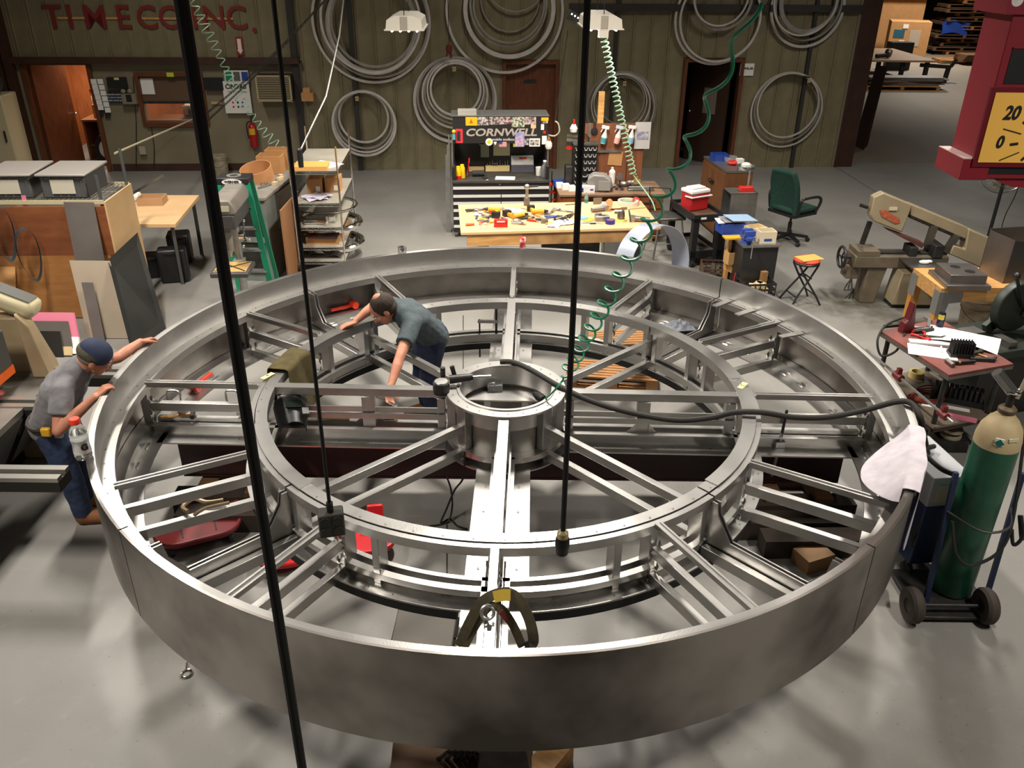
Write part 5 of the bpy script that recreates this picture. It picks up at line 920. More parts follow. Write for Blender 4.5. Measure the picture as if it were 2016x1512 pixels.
# hanging sanding belts
def belt(u, v0, v1, wd, m, label, y):
    p = onY(u, v0, RF-.05); q = onY(u+12, v1, RF-.05); h = (p.z-q.z)/2; c = Vector((p.x, RF-y-.13, (p.z+q.z)/2)); pts = 26; r = .11
    def fn(a, c_): t_ = 2*PI*a; return (r*math.cos(t_)*(1+.25*math.sin(t_)), (c_-.5)*wd+.02*math.sin(t_*2), h*math.sin(t_))
    b = MB(); b.sheet(fn, 32, 1, .002); one('sanding_belt', b, m, label, 'sanding belt', c, math.radians(38))
BELT = mat('belt_grit', S(38, 48, 54), .8); belt(62, 440, 540, .1, BELT, 'dark sanding belt loop hung on a pink strip', .12); belt(12, 395, 500, .12, mat('blue_belt', S(36, 62, 76), .8), 'blue sanding belt hung at the far end of the plywood', .14)
b = MB(); p = onY(46, 385, RF-.045); q = onY(57, 438, RF-.045); b.bar(p, q, .05, .004, up=(0, -1, 0)); one('pink_strip', b, mat('pink_foam', S(226, 128, 152), .7), 'pink strap nailed to the red plywood', 'strap')
b = MB(); p = onY(41, 416, RF-.05); b.b2((-.03, -.004, -.08), (.03, 0, .08)); one('price_tag', b, PAPER, 'white card tag beside the pink strap', 'tag', p, 0)
# leaning sheets
def leaning(name, label, m, top, bot, w, yt, yb, th=.008, cat='sheet', tilt=0.0):
    T_ = onY(*top, yt); B_ = Vector((T_.x+bot, yb, 0)) if not isinstance(bot, tuple) else onY(*bot, yb); B_.z = max(.005, B_.z); d = (T_-B_); x = Vector((1, tilt, 0)).normalized(); n = x.cross(d).normalized()
    vv = [B_-x*w/2, B_+x*w/2, T_+x*w/2, T_-x*w/2]; b = MB(); b.add([p for p in vv]+[p+n*th for p in vv], [(3, 2, 1, 0), (4, 5, 6, 7), (0, 1, 5, 4), (1, 2, 6, 5), (2, 3, 7, 6), (3, 0, 4, 7)]); return one(name, b, m, label, cat)
GREYS = mat('grey_sheet', S(122, 114, 108), .5, .35, col2=S(104, 98, 94), scale=3); BEIGE = mat('beige_sheet', S(176, 160, 140), .5, col2=S(160, 146, 128), scale=2)
leaning('steel_plate', 'tall narrow grey plate leaning on the red plywood', GREYS, (155, 398), .10, .34, RF-.05, RF-.34); leaning('steel_sheet', 'wide beige sheet leaning on the rack front', BEIGE, (177, 513), .14, .46, RF-.36, RF-.62); leaning('steel_strip', 'narrow grey strip standing before the beige sheet', GREYS, (172, 556), .10, .13, RF-.50, RF-.72)
T1, T2, B2, B1 = onX(212, 512, -4.60), onX(270, 458, -4.60), G(327, 650), G(262, 705); n_ = (B2-B1).cross(T1-B1).normalized()*.006
b = MB(); b.add([B1, B2, T2, T1, B1+n_, B2+n_, T2+n_, T1+n_], [(3, 2, 1, 0), (4, 5, 6, 7), (0, 1, 5, 4), (1, 2, 6, 5), (2, 3, 7, 6), (3, 0, 4, 7)]); one('dark_steel_sheet', b, mat('dark_mill_steel', (.10, .10, .095), .36, .8, col2=(.055, .055, .052), scale=2, rvar=.08), 'dark steel sheet leaning on the end panel of the rack', 'sheet')
leaning('cardboard_sheet', 'large brown cardboard sheet leaning at the far plywood', CARDB, (5, 525), .06, .30, RF-.10, RF-.5); leaning('pink_board', 'pink insulation board standing before the plywood', mat('pink_foam', S(226, 128, 152), .7), (92, 615), .06, .62, RF-.85, RF-1.0, .03); leaning('steel_sheet', 'grey sheet standing before the pink board', GREYS, (97, 632), .05, .42, RF-.93, RF-1.06); leaning('polished_sheet', 'small polished sheet in front of the pink board', mat('polished_sheet', (.6, .57, .53), .22, 1), (96, 652), .04, .26, RF-1.0, RF-1.12)
leaning('wood_offcut', 'pale wooden offcut leaning beside the pink board', mat('tan_offcut', S(176, 154, 112), .7), (134, 674), .02, .12, RF-.98, RF-1.1, .02); leaning('white_box_end', 'white carton end standing behind the person in the cap', PAPER, (147, 664), .02, .11, RF-.95, RF-1.05, .03); leaning('brown_offcut', 'dark brown offcut standing behind the cardboard sheet', BROWNT, (47, 597), .03, .14, RF-.7, RF-.8)
# ------------------------------------------------------------------ table with cases below
loc, rzt, w, d = obox((250, 440), (345, 440), (255, 384), .85); w = max(w, 1.1)
A_, B_, C_, D_ = [G(u, v, .85) for u, v in ((345, 441), (392, 384), (252, 384), (205, 441))]; c1 = (A_+B_+C_+D_)/4; c1.z = 0
tb = thing('side_table', 'tan topped table on slotted steel legs behind the rack', 'table', c1); b = MB(); b.prism([(p.x-c1.x, p.y-c1.y) for p in (D_, A_, B_, C_)], .05, off=.80); b.build('top', BOARD, tb, bevel=.004)
for p in (A_, B_, C_, D_):
    q = (p-c1)*.86; b = MB(); b.b2((q.x-.025, q.y-.025, 0), (q.x+.025, q.y-.018, .8)); b.b2((q.x-.025, q.y-.025, 0), (q.x-.018, q.y+.025, .8)); b.build('leg', mat('grey_blue_steel', S(98, 100, 100), .5, .5), tb)
q, r_ = (A_-c1)*.86, (D_-c1)*.86; b = MB(); b.bar(q+Vector((0, 0, .72)), r_+Vector((0, 0, .3)), .03, .006, up=(0, 1, 0)); b.build('brace', GALV, tb)
tray_box('card_tray', 'low open cardboard tray on the tan table', G(301, 400, .85), .1, .34, .26, .1, mat('pale_card', S(190, 150, 110), .8)); 
for i in range(5): b = MB(); b.b2((-.11, -.14, 0), (.11, .14, .012)); one('paper_stack', b, PAPER, 'sheet in the white paper pile on the tan table', 'paper', G(258, 392, .85)+Vector((0, 0, i*.012)), .06*i, 'papers on the tan table')
for u, v, s_, h, lab in [(340, 560, (.36, .22, .46), 0, 'black hard tool case standing under the tan table'), (310, 548, (.4, .3, .3), 0, 'black bag under the tan table'), (352, 520, (.3, .3, .42), 0, 'black case at the back under the tan table')]:
    p = G(u, v); t = thing('tool_case', lab, 'case', p+Vector((0, .15, 0)), .25); b = MB(); b.b2((-s_[0]/2, -s_[1]/2, 0), (s_[0]/2, s_[1]/2, s_[2])); b.build('shell', BLACK, t, bevel=.03); b = MB(); b.b2((-.08, -s_[1]/2-.02, s_[2]*.9), (.08, -s_[1]/2, s_[2]*.96)); b.build('handle', RUBBER, t)
# ------------------------------------------------------------------ drill press
dp = thing('drill_press', 'grey floor drill press with dusty table', 'drill press', (-3.22, 9.42, 0), math.radians(4)); DPG = mat('drill_grey', S(136, 128, 120), .5, col2=S(112, 106, 98), scale=5); DPD = mat('drill_dark', S(64, 62, 60), .5)
b = MB(); b.b2((-.2, -.22, 0), (.2, .22, .06)); b.build('base', DPD, dp, bevel=.01); b = MB(); b.cyl((0, .05, .06), (0, .05, 1.28), .045, n=16); b.build('column', GALV, dp)
b = MB(); b.b2((-.13, -.42, 1.25), (.13, .34, 1.42)); b.build('head', DPD, dp, bevel=.02)
b = MB(); b.prism([(-.145, 1.42), (.145, 1.42), (.145, 1.5), (.10, 1.58), (-.10, 1.58), (-.145, 1.5)], .78, 'xz', -.42); b.build('belt_cover', DPG, dp, bevel=.015); b = MB(); b.b2((-.08, -.428, 1.46), (.09, -.421, 1.52)); b.build('maker_plate', mat('plate_cream', S(180, 176, 146), .5), dp)
b = MB(); b.cyl((0, -.28, 1.28), (0, -.28, .98), .05, .04, n=14); b.build('quill', DPG, dp); b = MB(); b.cyl((0, -.28, .98), (0, -.28, .9), .03, .012, n=12); b.build('chuck', GALV, dp); b = MB(); b.cyl((.1, -.2, 1.12), (.16, -.2, 1.12), .045, n=14); hb = b.build('feed_hub', CHROME, dp)
for i in range(3): a = i*2.09+.6; b = MB(); b.cyl((.15, -.2, 1.12), (.17, -.2+.17*math.cos(a), 1.12-.17*math.sin(a)), .008, n=6); b.ball((.17, -.2+.17*math.cos(a), 1.12-.17*math.sin(a)), .018); b.build('feed_handle', CHROME, hb)
tz = .78; b = MB(); b.b2((-.21, -.5, tz-.06), (.21, -.08, tz)); tt = b.build('table', DPD, dp, bevel=.015); b = MB(); b.b2((-.18, -.46, tz), (.18, -.12, tz+.004)); b.build('wood_dust', mat('sawdust', S(150, 128, 92), .9, col2=S(196, 150, 74), scale=9), tt)
for s_ in (-1, 1): b = MB(); b.bar((-.17, -.29-s_*.15, tz+.006), (.17, -.29+s_*.15, tz+.006), .018, .003); b.build('slot', BLACK, tt)
b = MB(); b.b2((-.06, -.1, tz-.1), (.06, .1, tz-.02)); b.build('table_arm', DPG, dp)
# grey steel cabinet behind the press, with clutter on top
gcx = Vector((-3.22, 10.72, 0)); gc = thing('steel_cabinet', 'grey green steel bench cabinet crowded with cartons on top', 'cabinet', gcx, math.radians(86)); GG = mat('grey_green_steel', S(126, 132, 126), .5, col2=S(104, 110, 104), scale=4); GCW, GCD, GCZ = 1.9, .62, 1.15
b = MB(); b.b2((0, 0, .0), (GCW, GCD, GCZ-.04)); b.build('body', GG, gc); b = MB(); b.b2((-.03, -.02, GCZ-.04), (GCW+.02, GCD+.02, GCZ)); b.build('top', mat('dusty_steel_top', S(150, 144, 134), .6, col2=S(120, 114, 104), scale=6), gc, bevel=.005)
b = MB(); b.b2((-.02, .06, .62), (0, GCD-.06, GCZ-.1)); q = b.build('open_bay', IRON, gc); b = MB(); b.b2((-.03, .05, .55), (0, GCD-.05, .62)); q = b.build('drawer', GG, gc); b = MB(); b.ball((-.045, GCD/2, .585), .016); b.build('knob', IRON, q); b = MB(); b.b2((-.02, .06, .12), (0, GCD-.06, .53)); b.build('lower_bay', IRON, gc)
b = MB(); b.b2((.4, -.03, .62), (1.0, -.0, GCZ-.06)); b.build('side_plate', STEELD, gc)
def gw(x, y, z=0): return gc.matrix_basis @ Vector((x, y, GCZ+z))
gr = math.radians(86)
for x, y, wd, h, lab in [(1.35, .34, .34, .24, 'tan carton with open top on the steel cabinet'), (1.6, .30, .34, .27, 'second tan carton behind the open one on the steel cabinet')]: tray_box('open_carton', lab, gw(x, y), gr-1.5, wd, .26, h, CARDB)
t = thing('wooden_hoop', 'tan bent wooden hoop full of scraps on the steel cabinet', 'hoop', gw(.82, .36, .0), 0); b = MB(); b.at(0, 0, .10, rx=.25, ry=-.12); b.arc(.205, .215, -.09, .09, n=40); b.build('band', mat('bent_wood', S(196, 140, 92), .6), t)
rr = random.Random(21)
for i in range(9): b = MB(); s_ = rr.uniform(.025, .05); b.b2((-s_, -.025, 0), (s_, .025, .04)); one('wood_scrap', b, CREAM, 'cream wood scrap among the clutter on the steel cabinet', 'wood block', gw(.62+rr.uniform(-.15, .55), rr.uniform(.06, .5), .0), rr.uniform(0, 3), 'scraps on the steel cabinet')
for i in range(7): b = MB(); b.tube([(.08*math.cos(x)*(1+.1*i), .06*math.sin(x), .01+.012*i) for x in [k_*2*PI/16 for k_ in range(16)]], .009, 6, closed=True); one('coiled_hose', b, mat('dull_hose', S(96, 92, 86), .5), 'turn of coiled grey hose at the cabinet end', 'hose', gw(.12+.01*i, .34), .3*i, 'hose turns on the cabinet')
for i in range(8): b = MB(); b.cyl((0, 0, 0), (.0, .0, .12), .008, n=6); one('standing_bit', b, GALV, 'steel bit standing in the rack on the steel cabinet', 'drill bit', gw(.36, .30+i*.035), 0, 'bits in a row on the cabinet')
for i in range(4): b = MB(); b.cyl((-.12, 0, .015), (.12, 0, .015), .012, n=8); one('steel_rod', b, GALV, 'short bright rod lying on the steel cabinet', 'rod', gw(.5+.03*i, .16+.02*i), gr+.3*i-.4, 'rods on the steel cabinet')
b = MB(); b.b2((-.02, -.02, 0), (.0, .95, 1.02)); one('hardboard_sheet', b, mat('brown_hardboard', S(150, 104, 66), .6), 'brown hardboard sheet standing between cabinet and wire shelf cart', 'sheet', (-2.98, 10.6, 0), 0)
# green fibreglass ladder
ld = thing('step_ladder', 'green fibreglass stepladder with black branded top cap', 'ladder', (-3.28, 9.86, 0), math.radians(2)); LG = mat('ladder_green', S(18, 132, 96), .45); lz = 1.64
b = MB(); b.b2((-.19, -.12, lz-.08), (.19, .14, lz)); cap = b.build('top_cap', BLACK, ld, bevel=.012); b = MB(); b.arc(.05, .085, lz, lz+.008, n=24); b.build('cap_ring', mat('grey_ring', S(120, 116, 110), .5), cap); 
b = MB(); b.lathe([(.115, -.1225), (.115, -.1215)], 28, axis='y'); b.v = [(x, y, z*.32+lz-.045) for x, y, z in b.v]; b.build('badge', WHITE, cap); letters('badge_lettering', 'WERNER', .042, BLACK, cap, (0, -.1235, lz-.045), FACE, .001, .002)
for d in (-1, 1):
    b = MB(); b.bar((d*.165, -.1, lz-.06), (d*.2+.14, -.16, 0), .03, .07, up=(1, 0, 0)); b.build('front_rail', LG, ld); b = MB(); b.bar((d*.16, .12, lz-.06), (d*.23, .55, 0), .025, .05, up=(1, 0, 0)); b.build('rear_rail', LG, ld)
for i in range(5): f_ = (i+1)/6; z = (lz-.06)*(1-f_); h = .165+.085*f_; b = MB(); b.b2((-h+.09*f_, -.14-.06*f_, z-.02), (h+.09*f_, -.06-.06*f_, z+.005)); b.build('step', GALV, ld)
# ------------------------------------------------------------------ wire shelf cart
sc = thing('wire_shelf_cart', 'chrome wire shelf cart with grey liners loaded with bent tubes', 'shelf cart', (-2.64, 11.12, 0), math.radians(3)); SX, SY = .31, 1.35
LIN = mat('grey_shelf_liner', S(160, 154, 142), .5, col2=S(140, 134, 122), scale=3)
for x in (-SX, SX):
    for y in (0, SY):
        zz = 1.72; b = MB(); b.cyl((x, y, .14), (x, y, zz), .0125, n=10); b.build('post', CHROME, sc); b = MB(); b.lathe([(0, -.018), (.055, -.018), (.06, 0), (.055, .018), (0, .018)], 16, (x, y, .06), axis='x'); q = b.build('caster', RUBBER, sc); b = MB(); b.b2((x-.028, y-.025, .06), (x+.028, y+.025, .14)); b.build('fork', GALV, q)
for z in (.16, .36, .64, .97, 1.40):
    b = MB(); b.b2((-SX, 0, z-.006), (SX, SY, z)); q = b.build('shelf', LIN, sc)
    for dz in (-.008, -.045):
        b = MB(); b.tube([(-SX, 0, z+dz), (SX, 0, z+dz), (SX, SY, z+dz), (-SX, SY, z+dz)], .006, 6, closed=True); b.build('wire_rim', CHROME, q)
    b = MB(); b.tube([(-SX+2*SX*i/16, 0, z-.008-.037*(i % 2)) for i in range(17)], .003, 4); b.build('wire_truss', CHROME, q)
def sw(x, y, z): return sc.matrix_basis @ Vector((x, y, z))
b = MB(); b.b2((-.22, -.16, 0), (.22, .16, .05)); one('flat_carton', b, mat('manila', S(226, 164, 84), .7), 'orange flat carton on the top wire shelf', 'box', sw(-.05, .18, 1.40), .08)
b = MB(); b.b2((-.2, -.15, 0), (.2, .15, .004)); one('shelf_paper', b, PAPER, 'white paper under the orange carton on the top wire shelf', 'paper', sw(.1, .36, 1.40), -.5)
for x, y, lab in [(-.1, .62, 'tan carton with white label on the second wire shelf'), (.14, .68, 'tan carton beside the other carton on the second wire shelf')]: t = thing('carton', lab, 'box', sw(x, y, .97), .05); b = MB(); b.b2((-.1, -.14, 0), (.1, .14, .2)); b.build('box', CARDB, t); b = MB(); b.b2((.02, -.144, .03), (.08, -.14, .1)); b.build('label', PAPER, t)
for i in range(2): b = MB(); b.sheet(lambda a, c_: ((a-.5)*.28, (c_-.5)*.3, .012+.02*math.sin(a*3+c_*4)**2), 5, 5, .002); one('lilac_sheet', b, mat('lilac_paper', S(206, 198, 214), .8), 'lilac paper sheet on the second wire shelf', 'paper', sw(-.06+.04*i, .22+.04*i, 0.97+.012*i), .6+.5*i, 'lilac sheets on the shelf')
def ring_tube(u, v, r, th, z, label, m=CHROME): 
    p = G(u, v, z); b = MB(); b.tube([(r*math.cos(x), r*.98*math.sin(x), 0) for x in [k_*2*PI/48 for k_ in range(48)]], th, 10, closed=True); one('tube_ring', b, m, label, 'tube ring', p)
ring_tube(640, 403, .46, .016, .66, 'thin flat steel ring poking out of the third wire shelf'); ring_tube(645, 437, .46, .045, .51, 'thick polished tube ring on the third wire shelf'); ring_tube(650, 475, .46, .045, .21, 'thick polished tube ring on the lower wire shelf')
for y, lab in ((.12, 'short chrome elbow tube on the third wire shelf'), (.3, 'longer chrome elbow tube on the third wire shelf')): b = MB(); b.tube(smooth_path([(-.2, 0, .03), (-.05, .02, .03), (.06, -.01, .035), (.12, -.04, .03)], 5), .03, 10); one('elbow_tube', b, CHROME, lab, 'tube', sw(-.02, y, .64))
b = MB(); 
t = thing('fluted_chrome_cup', 'fluted chrome cup on the third wire shelf', 'cup', sw(.12, .25, .64)); b.lathe([(.05, 0), (.065, .03), (.065, .08), (.05, .10)], 20); b.build('cup', CHROME, t)
for k_ in range(16): b = MB(); a = 2*PI*k_/16; b.cyl((.066*math.cos(a), .066*math.sin(a), .01), (.066*math.cos(a), .066*math.sin(a), .09), .006, n=5); b.build('flute', CHROME, t)
b = MB(); b.b2((-.22, 0, 0), (.22, .9, .10)); one('flat_brown_carton', b, CARDB, 'flat brown carton on the fourth wire shelf', 'box', sw(0, .1, .36)); b = MB(); b.b2((-.2, 0, 0), (.2, .6, .02)); one('maroon_folder', b, MAROON, 'maroon folder under the brown carton on the wire shelf', 'folder', sw(.02, .05, 0.46)); 
b = MB(); b.sheet(lambda a, c_: ((a-.5)*.46, c_*.8, .02+.16*math.sin(a*PI)*(.6+.4*math.sin(c_*5+a*7))), 12, 10, .004); one('plastic_bundle', b, mat('grey_wrap', S(92, 88, 90), .3), 'grey plastic wrapped bundle on the bottom wire shelf', 'bundle', sw(0, .1, .16))
# ================================================================== shear machine at the left edge
sh = thing('sheet_metal_shear', 'large sheet metal shear with squaring arms and orange hold down beam', 'shear machine', (-3.8, 5.1, 0)); SB = mat('bed_steel', (.30, .28, .25), .42, .8, col2=(.2, .185, .165), scale=4); SBG = mat('shear_beige', S(170, 150, 118), .5, col2=S(150, 130, 100), scale=4); SGR = mat('shear_grey', S(74, 74, 70), .5); SDK = mat('shear_dark', S(44, 42, 38), .5, .3)
bz = .85
for y0, y1 in ((-1.6, -.36), (-.22, .62), (.76, 1.18)): b = MB(); b.b2((-1.5, y0, bz-.05), (0, y1, bz)); b.build('bed_plate', SB, sh); b = MB(); b.prism([(0, bz-.05), (-.02, bz-.05), (-.35, .25), (-.33, .25)], y1-y0, 'xz', y0); b.build('apron', SDK, sh)
b = MB(); b.b2((-1.5, -1.6, .0), (-.5, 1.2, bz-.05)); b.build('body', SDK, sh)
for y, x1 in ((-.29, .74), (.69, .30), (1.24, .52)):
    for dy in (-.055, .055): b = MB(); b.b2((-1.4, y+dy-.028, bz-.02), (x1, y+dy+.028, bz+.012)); b.build('arm_rail', mat('arm_steel', (.55, .53, .48), .3, .9), sh)
    b = MB(); b.b2((-1.4, y-.083, bz-.10), (x1, y+.083, bz-.02)); b.build('squaring_arm', SDK, sh)
b = MB(); b.b2((-.55, -1.6, 1.03), (-.24, 1.0, 1.34)); b.build('hold_down_beam', SGR, sh, bevel=.01); b = MB(); b.b2((-.23, .35, 1.16), (-.235, .48, 1.24)); b.build('yellow_plate', mat('pale_yellow_plate', S(206, 190, 90), .5), sh)
b = MB(); b.b2((-.27, -1.6, .96), (-.235, 1.0, 1.03)); b.build('orange_guard', mat('guard_orange', S(226, 98, 30), .5), sh)
for i in range(8): b = MB(); b.lathe([(0, .855), (.05, .855), (.06, .875), (.03, .9), (.025, .97), (0, .97)], 14, (-.3, -1.45+i*.32, 0)); b.build('hold_down_foot', mat('foot_red', S(150, 60, 56), .5), sh)
b = MB(); b.prism([(-.62, 0), (-.02, 0), (-.08, .9), (-.22, 1.35), (-.62, 1.35)], .16, 'xz', 1.2); b.build('end_frame', SBG, sh, bevel=.015); b = MB(); b.b2((-.05, 1.19, .62), (-.047, 1.2, .8)); b.build('end_badge', IRON, sh)
b = MB(); b.at(-.3, 1.28, 1.48, ry=.42); b.box((0, 0, 0), (.46, .22, .16)); b.at(); cb = b.build('control_head', mat('head_cream', S(196, 184, 148), .5), sh, bevel=.06); b = MB(); b.at(-.3, 1.28, 1.48, ry=.42); b.box((.0, 0, .082), (.36, .14, .006)); b.at(); b.build('control_panel', SGR, cb); b = MB(); b.at(-.3, 1.28, 1.48, ry=.42); b.lathe([(0, .085), (.025, .085), (.025, .11), (0, .115)], 12, (-.12, 0, 0)); b.at(); b.build('red_button', ORANGE, cb)
b = MB(); b.prism([(-.18, .85), (-.04, .85), (-.1, 1.3), (-.2, 1.42)], .1, 'xz', 1.12); b.build('vented_cover', SBG, sh, bevel=.01)
# left wall side: pale fridge and dark bin behind the column
b = MB(); b.b2((-.3, -.3, 0), (.35, .3, 1.55)); p = onW(22, 322, .5); t = thing('white_locker', 'pale cream locker beside the brown corner column', 'locker', (p.x-.05, p.y-.05, 0), WROT); b.build('body', mat('cream_locker', S(196, 184, 150), .5), t, bevel=.02); b = MB(); b.b2((-.29, -.32, .1), (.34, -.3, 1.5)); b.build('door', mat('cream_locker', S(196, 184, 150), .5), t); b = MB(); b.b2((.26, -.35, .75), (.28, -.32, .95)); b.build('handle', IRON, t)
b = MB(); b.lathe([(0, 0), (.16, 0), (.2, .42), (.19, .42), (.15, .02), (0, .02)], 22); one('trash_pail', b, mat('green_pail', S(30, 70, 50), .5), 'dark green pail standing on the cream locker', 'pail', (p.x-.15, p.y-.05, 1.55)); b = MB(); b.lathe([(0, -.02), (.2, -.02), (.21, 0), (.2, .02), (0, .02)], 24, axis='y'); o = one('round_lid', b, IRON, 'dark round lid leaning on the green pail', 'lid', (p.x+.12, p.y-.2, 1.76), .5)
# ================================================================== right: horizontal band saw
BY = 10.35
saw = thing('band_saw', 'tan horizontal metal band saw with its arm raised', 'band saw', (4.7, BY, 0))
def sp_(u, v, y=BY): p = onY(u, v, y); return (p.x-4.7, p.z)
TANS = mat('saw_tan', S(160, 146, 118), .5, col2=S(140, 126, 100), scale=4); SAWD = mat('saw_grey_brown', S(112, 100, 82), .55, col2=S(84, 74, 60), scale=5)
def sprism(pts, y0, y1, name, m, parent=saw, bevel=.01): b = MB(); b.prism([sp_(*q) for q in pts], y1-y0, 'xz', y0); return b.build(name, m, parent, bevel=bevel)
hd_ = sprism([(1713, 383), (1732, 374), (1788, 398), (1768, 452), (1712, 430), (1706, 418)], -.13, .0, 'wheel_housing', TANS, bevel=.015)
b = MB(); pts = [sp_(*q) for q in ((1724, 408), (1734, 407), (1762, 424), (1763, 432), (1754, 434), (1728, 420))]; b.prism(pts, .006, 'xz', -.138); bd = b.build('saw_badge', mat('badge_orange', S(190, 110, 74), .5, col2=S(150, 60, 50), scale=30), hd_); b = MB(); x, z = sp_(1750, 405); b.b2((x-.05, -.142, z-.02), (x+.05, -.131, z+.02)); b.build('latch_plate', mat('pale_plate', S(196, 186, 160), .5), hd_)
sprism([(1788, 398), (1900, 445), (1893, 466), (1786, 420)], -.10, .06, 'arm', TANS); sprism([(1786, 420), (1893, 466), (1890, 470), (1785, 425)], -.11, -.02, 'arm_guard', IRON, bevel=0)
sprism([(1897, 444), (1955, 470), (1929, 524), (1860, 494), (1868, 476), (1890, 484)], -.14, .04, 'motor_housing', TANS, bevel=.015); sprism([(1738, 446), (1764, 455), (1812, 474), (1806, 482)], -.14, .02, 'lower_guard', mat('guard_maroon', S(88, 54, 46), .5), bevel=0)
for a, c_, w_ in [((1832, 440), (1820, 476), .09), ((1876, 458), (1854, 492), .09)]: b = MB(); p, q = sp_(*a), sp_(*c_); b.bar((p[0], -.1, p[1]), (q[0], -.1, q[1]), w_, .05, up=(0, 1, 0)); b.build('blade_guide', STEELD, saw)
p, q = sp_(1710, 434), sp_(1694, 478); b = MB(); b.bar((p[0], -.05, p[1]), (q[0], -.05, q[1]), .05, .05, up=(0, 1, 0)); b.build('support_rod', IRON, saw)
zb = sp_(1750, 495)[1]; xl, xr = sp_(1674, 495)[0], sp_(1850, 520)[0]
b = MB(); b.b2((xl, -.2, zb-.16), (xr, .12, zb)); b.build('bed', SAWD, saw, bevel=.015); b = MB(); b.b2((xl+.02, -.2, zb), (xl+.3, .12, zb+.06)); b.build('bed_block', SAWD, saw); b = MB(); b.b2((xl+.3, -.12, zb), (xr, -.02, zb+.025)); b.build('slide_rail', IRON, saw)
b = MB(); b.prism([(xl+.18, 0), (xl+.36, 0), (xl+.44, zb-.16), (xl+.2, zb-.16)], .26, 'xz', -.18); b.build('leg', SAWD, saw, bevel=.01); x0 = sp_(1752, 535)[0]; b = MB(); b.prism([(x0-.05, .05), (x0+.45, .05), (x0+.42, zb-.16), (x0, zb-.16)], .3, 'xz', -.36); b.build('pedestal', TANS, saw, bevel=.01); b = MB(); b.b2((x0-.03, -.33, .0), (x0+.43, -.08, .05)); b.build('plinth', BLACK, saw)
b = MB(); b.b2((x0-.02, -.6, zb-.03), (x0+.5, -.2, zb-.01)); b.build('outfeed_table', STEELD, saw); b = MB(); b.b2((xl-.05, -.15, zb-.32), (xl+.1, .06, zb-.16)); b.build('switch_box', SAWD, saw)
b = MB(); b.tube([(xl-.12, .13*math.cos(t_)-.06, zb-.06+.13*math.sin(t_)) for t_ in [i*2*PI/24 for i in range(24)]], .018, 8, closed=True); hw_ = b.build('hand_wheel', BLACK, saw)
for i in range(3): a = i*2.09; b = MB(); b.cyl((xl-.12, -.06, zb-.06), (xl-.12, -.06+.13*math.cos(a), zb-.06+.13*math.sin(a)), .01, n=6); b.build('spoke', BLACK, hw_)
b = MB(); b.cyl((xl-.13, -.06, zb-.06), (xl+.02, -.06, zb-.06), .02, n=8); b.build('shaft', IRON, hw_)
b = MB(); b.b2((x0+.38, -.25, zb), (x0+.5, .05, zb+.16)); b.build('vise', IRON, saw, bevel=.01); b = MB(); b.b2((x0+.1, -.2, zb), (x0+.2, .02, zb+.12)); b.build('vise_jaw', IRON, saw, bevel=.01); b = MB(); p = sp_(1704, 405); b.cyl((p[0], -.08, p[1]), (p[0]-.1, -.08, p[1]+.03), .022, n=10); b.build('tension_knob', BLACK, saw)
for k_ in range(3): b = MB(); b.tube(smooth_path([(xl+.02, -.16, zb-.3), (xl-.06+.05*k_, -.2, zb-.45), (xl+.06, -.2, .2), (xl-.02+.05*k_, -.18, .06)], 6), .008, 6); b.build('power_cord', IRON, saw)
b = MB(); b.ball((0, 0, .02), (.07, .04, .025), 7, 5); b.ball((.06, .02, .02), (.05, .03, .02), 7, 5); one('saw_rag', b, PAPER, 'crumpled white rag on the saw outfeed table', 'rag', (4.7+x0+.2, BY-.42, zb-.01))
STAIN = mat('oil_stain', (.085, .08, .055), .35, col2=(.16, .15, .11), scale=5)
# pine bench with grey brackets
TZ = .74; fl = G(1854, 568, TZ); bl_ = G(1808, 530, TZ)
pb_ = thing('pine_bench', 'pine topped bench with grey angle brackets and yellow wooden legs', 'bench', (fl.x, fl.y, 0), math.radians(3)); PBL = mat('yellow_leg_wood', S(206, 148, 70), .55, col2=S(180, 120, 54), scale=4)
b = MB(); b.b2((0, 0, TZ-.04), (1.6, .66, TZ)); b.build('top', PINE, pb_); b = MB(); b.b2((0, 0, TZ-.16), (1.6, .04, TZ-.04)); b.build('apron', PINE, pb_); b = MB(); b.b2((0, .04, TZ-.16), (.04, .66, TZ-.04)); b.build('apron', PINE, pb_)
for x, y in ((0, 0), (0, .56), (1.5, 0), (1.5, .56)):
    b = MB(); b.prism([(x, TZ-.04), (x+.10, TZ-.04), (x+.08, 0), (x, 0)], .09, 'xz', y+.005); b.build('leg', PBL, pb_)
for y in (-.006, .60): b = MB(); b.prism([(-.004, TZ-.045), (.26, TZ-.045), (.26, TZ-.165), (.12, TZ-.18), (.10, TZ-.32), (-.004, TZ-.32)], .006, 'xz', y); b.build('bracket', mat('bracket_grey', S(116, 116, 112), .5), pb_)
b = MB(); b.b2((-.008, -.006, TZ-.32), (-.002, .12, TZ-.045)); b.build('bracket', mat('bracket_grey', S(116, 116, 112), .5), pb_); b = MB(); b.b2((-.008, .52, TZ-.3), (-.002, .66, TZ-.045)); b.build('bracket', mat('bracket_grey', S(116, 116, 112), .5), pb_)
c2 = sum((G(u, v, .8) for u, v in ((1830, 530), (1895, 560), (1935, 557), (1870, 522))), Vector())/4
ANOD = mat('grey_fabricated_steel', (.30, .27, .25), .38, .85, col2=(.22, .2, .19), scale=4)
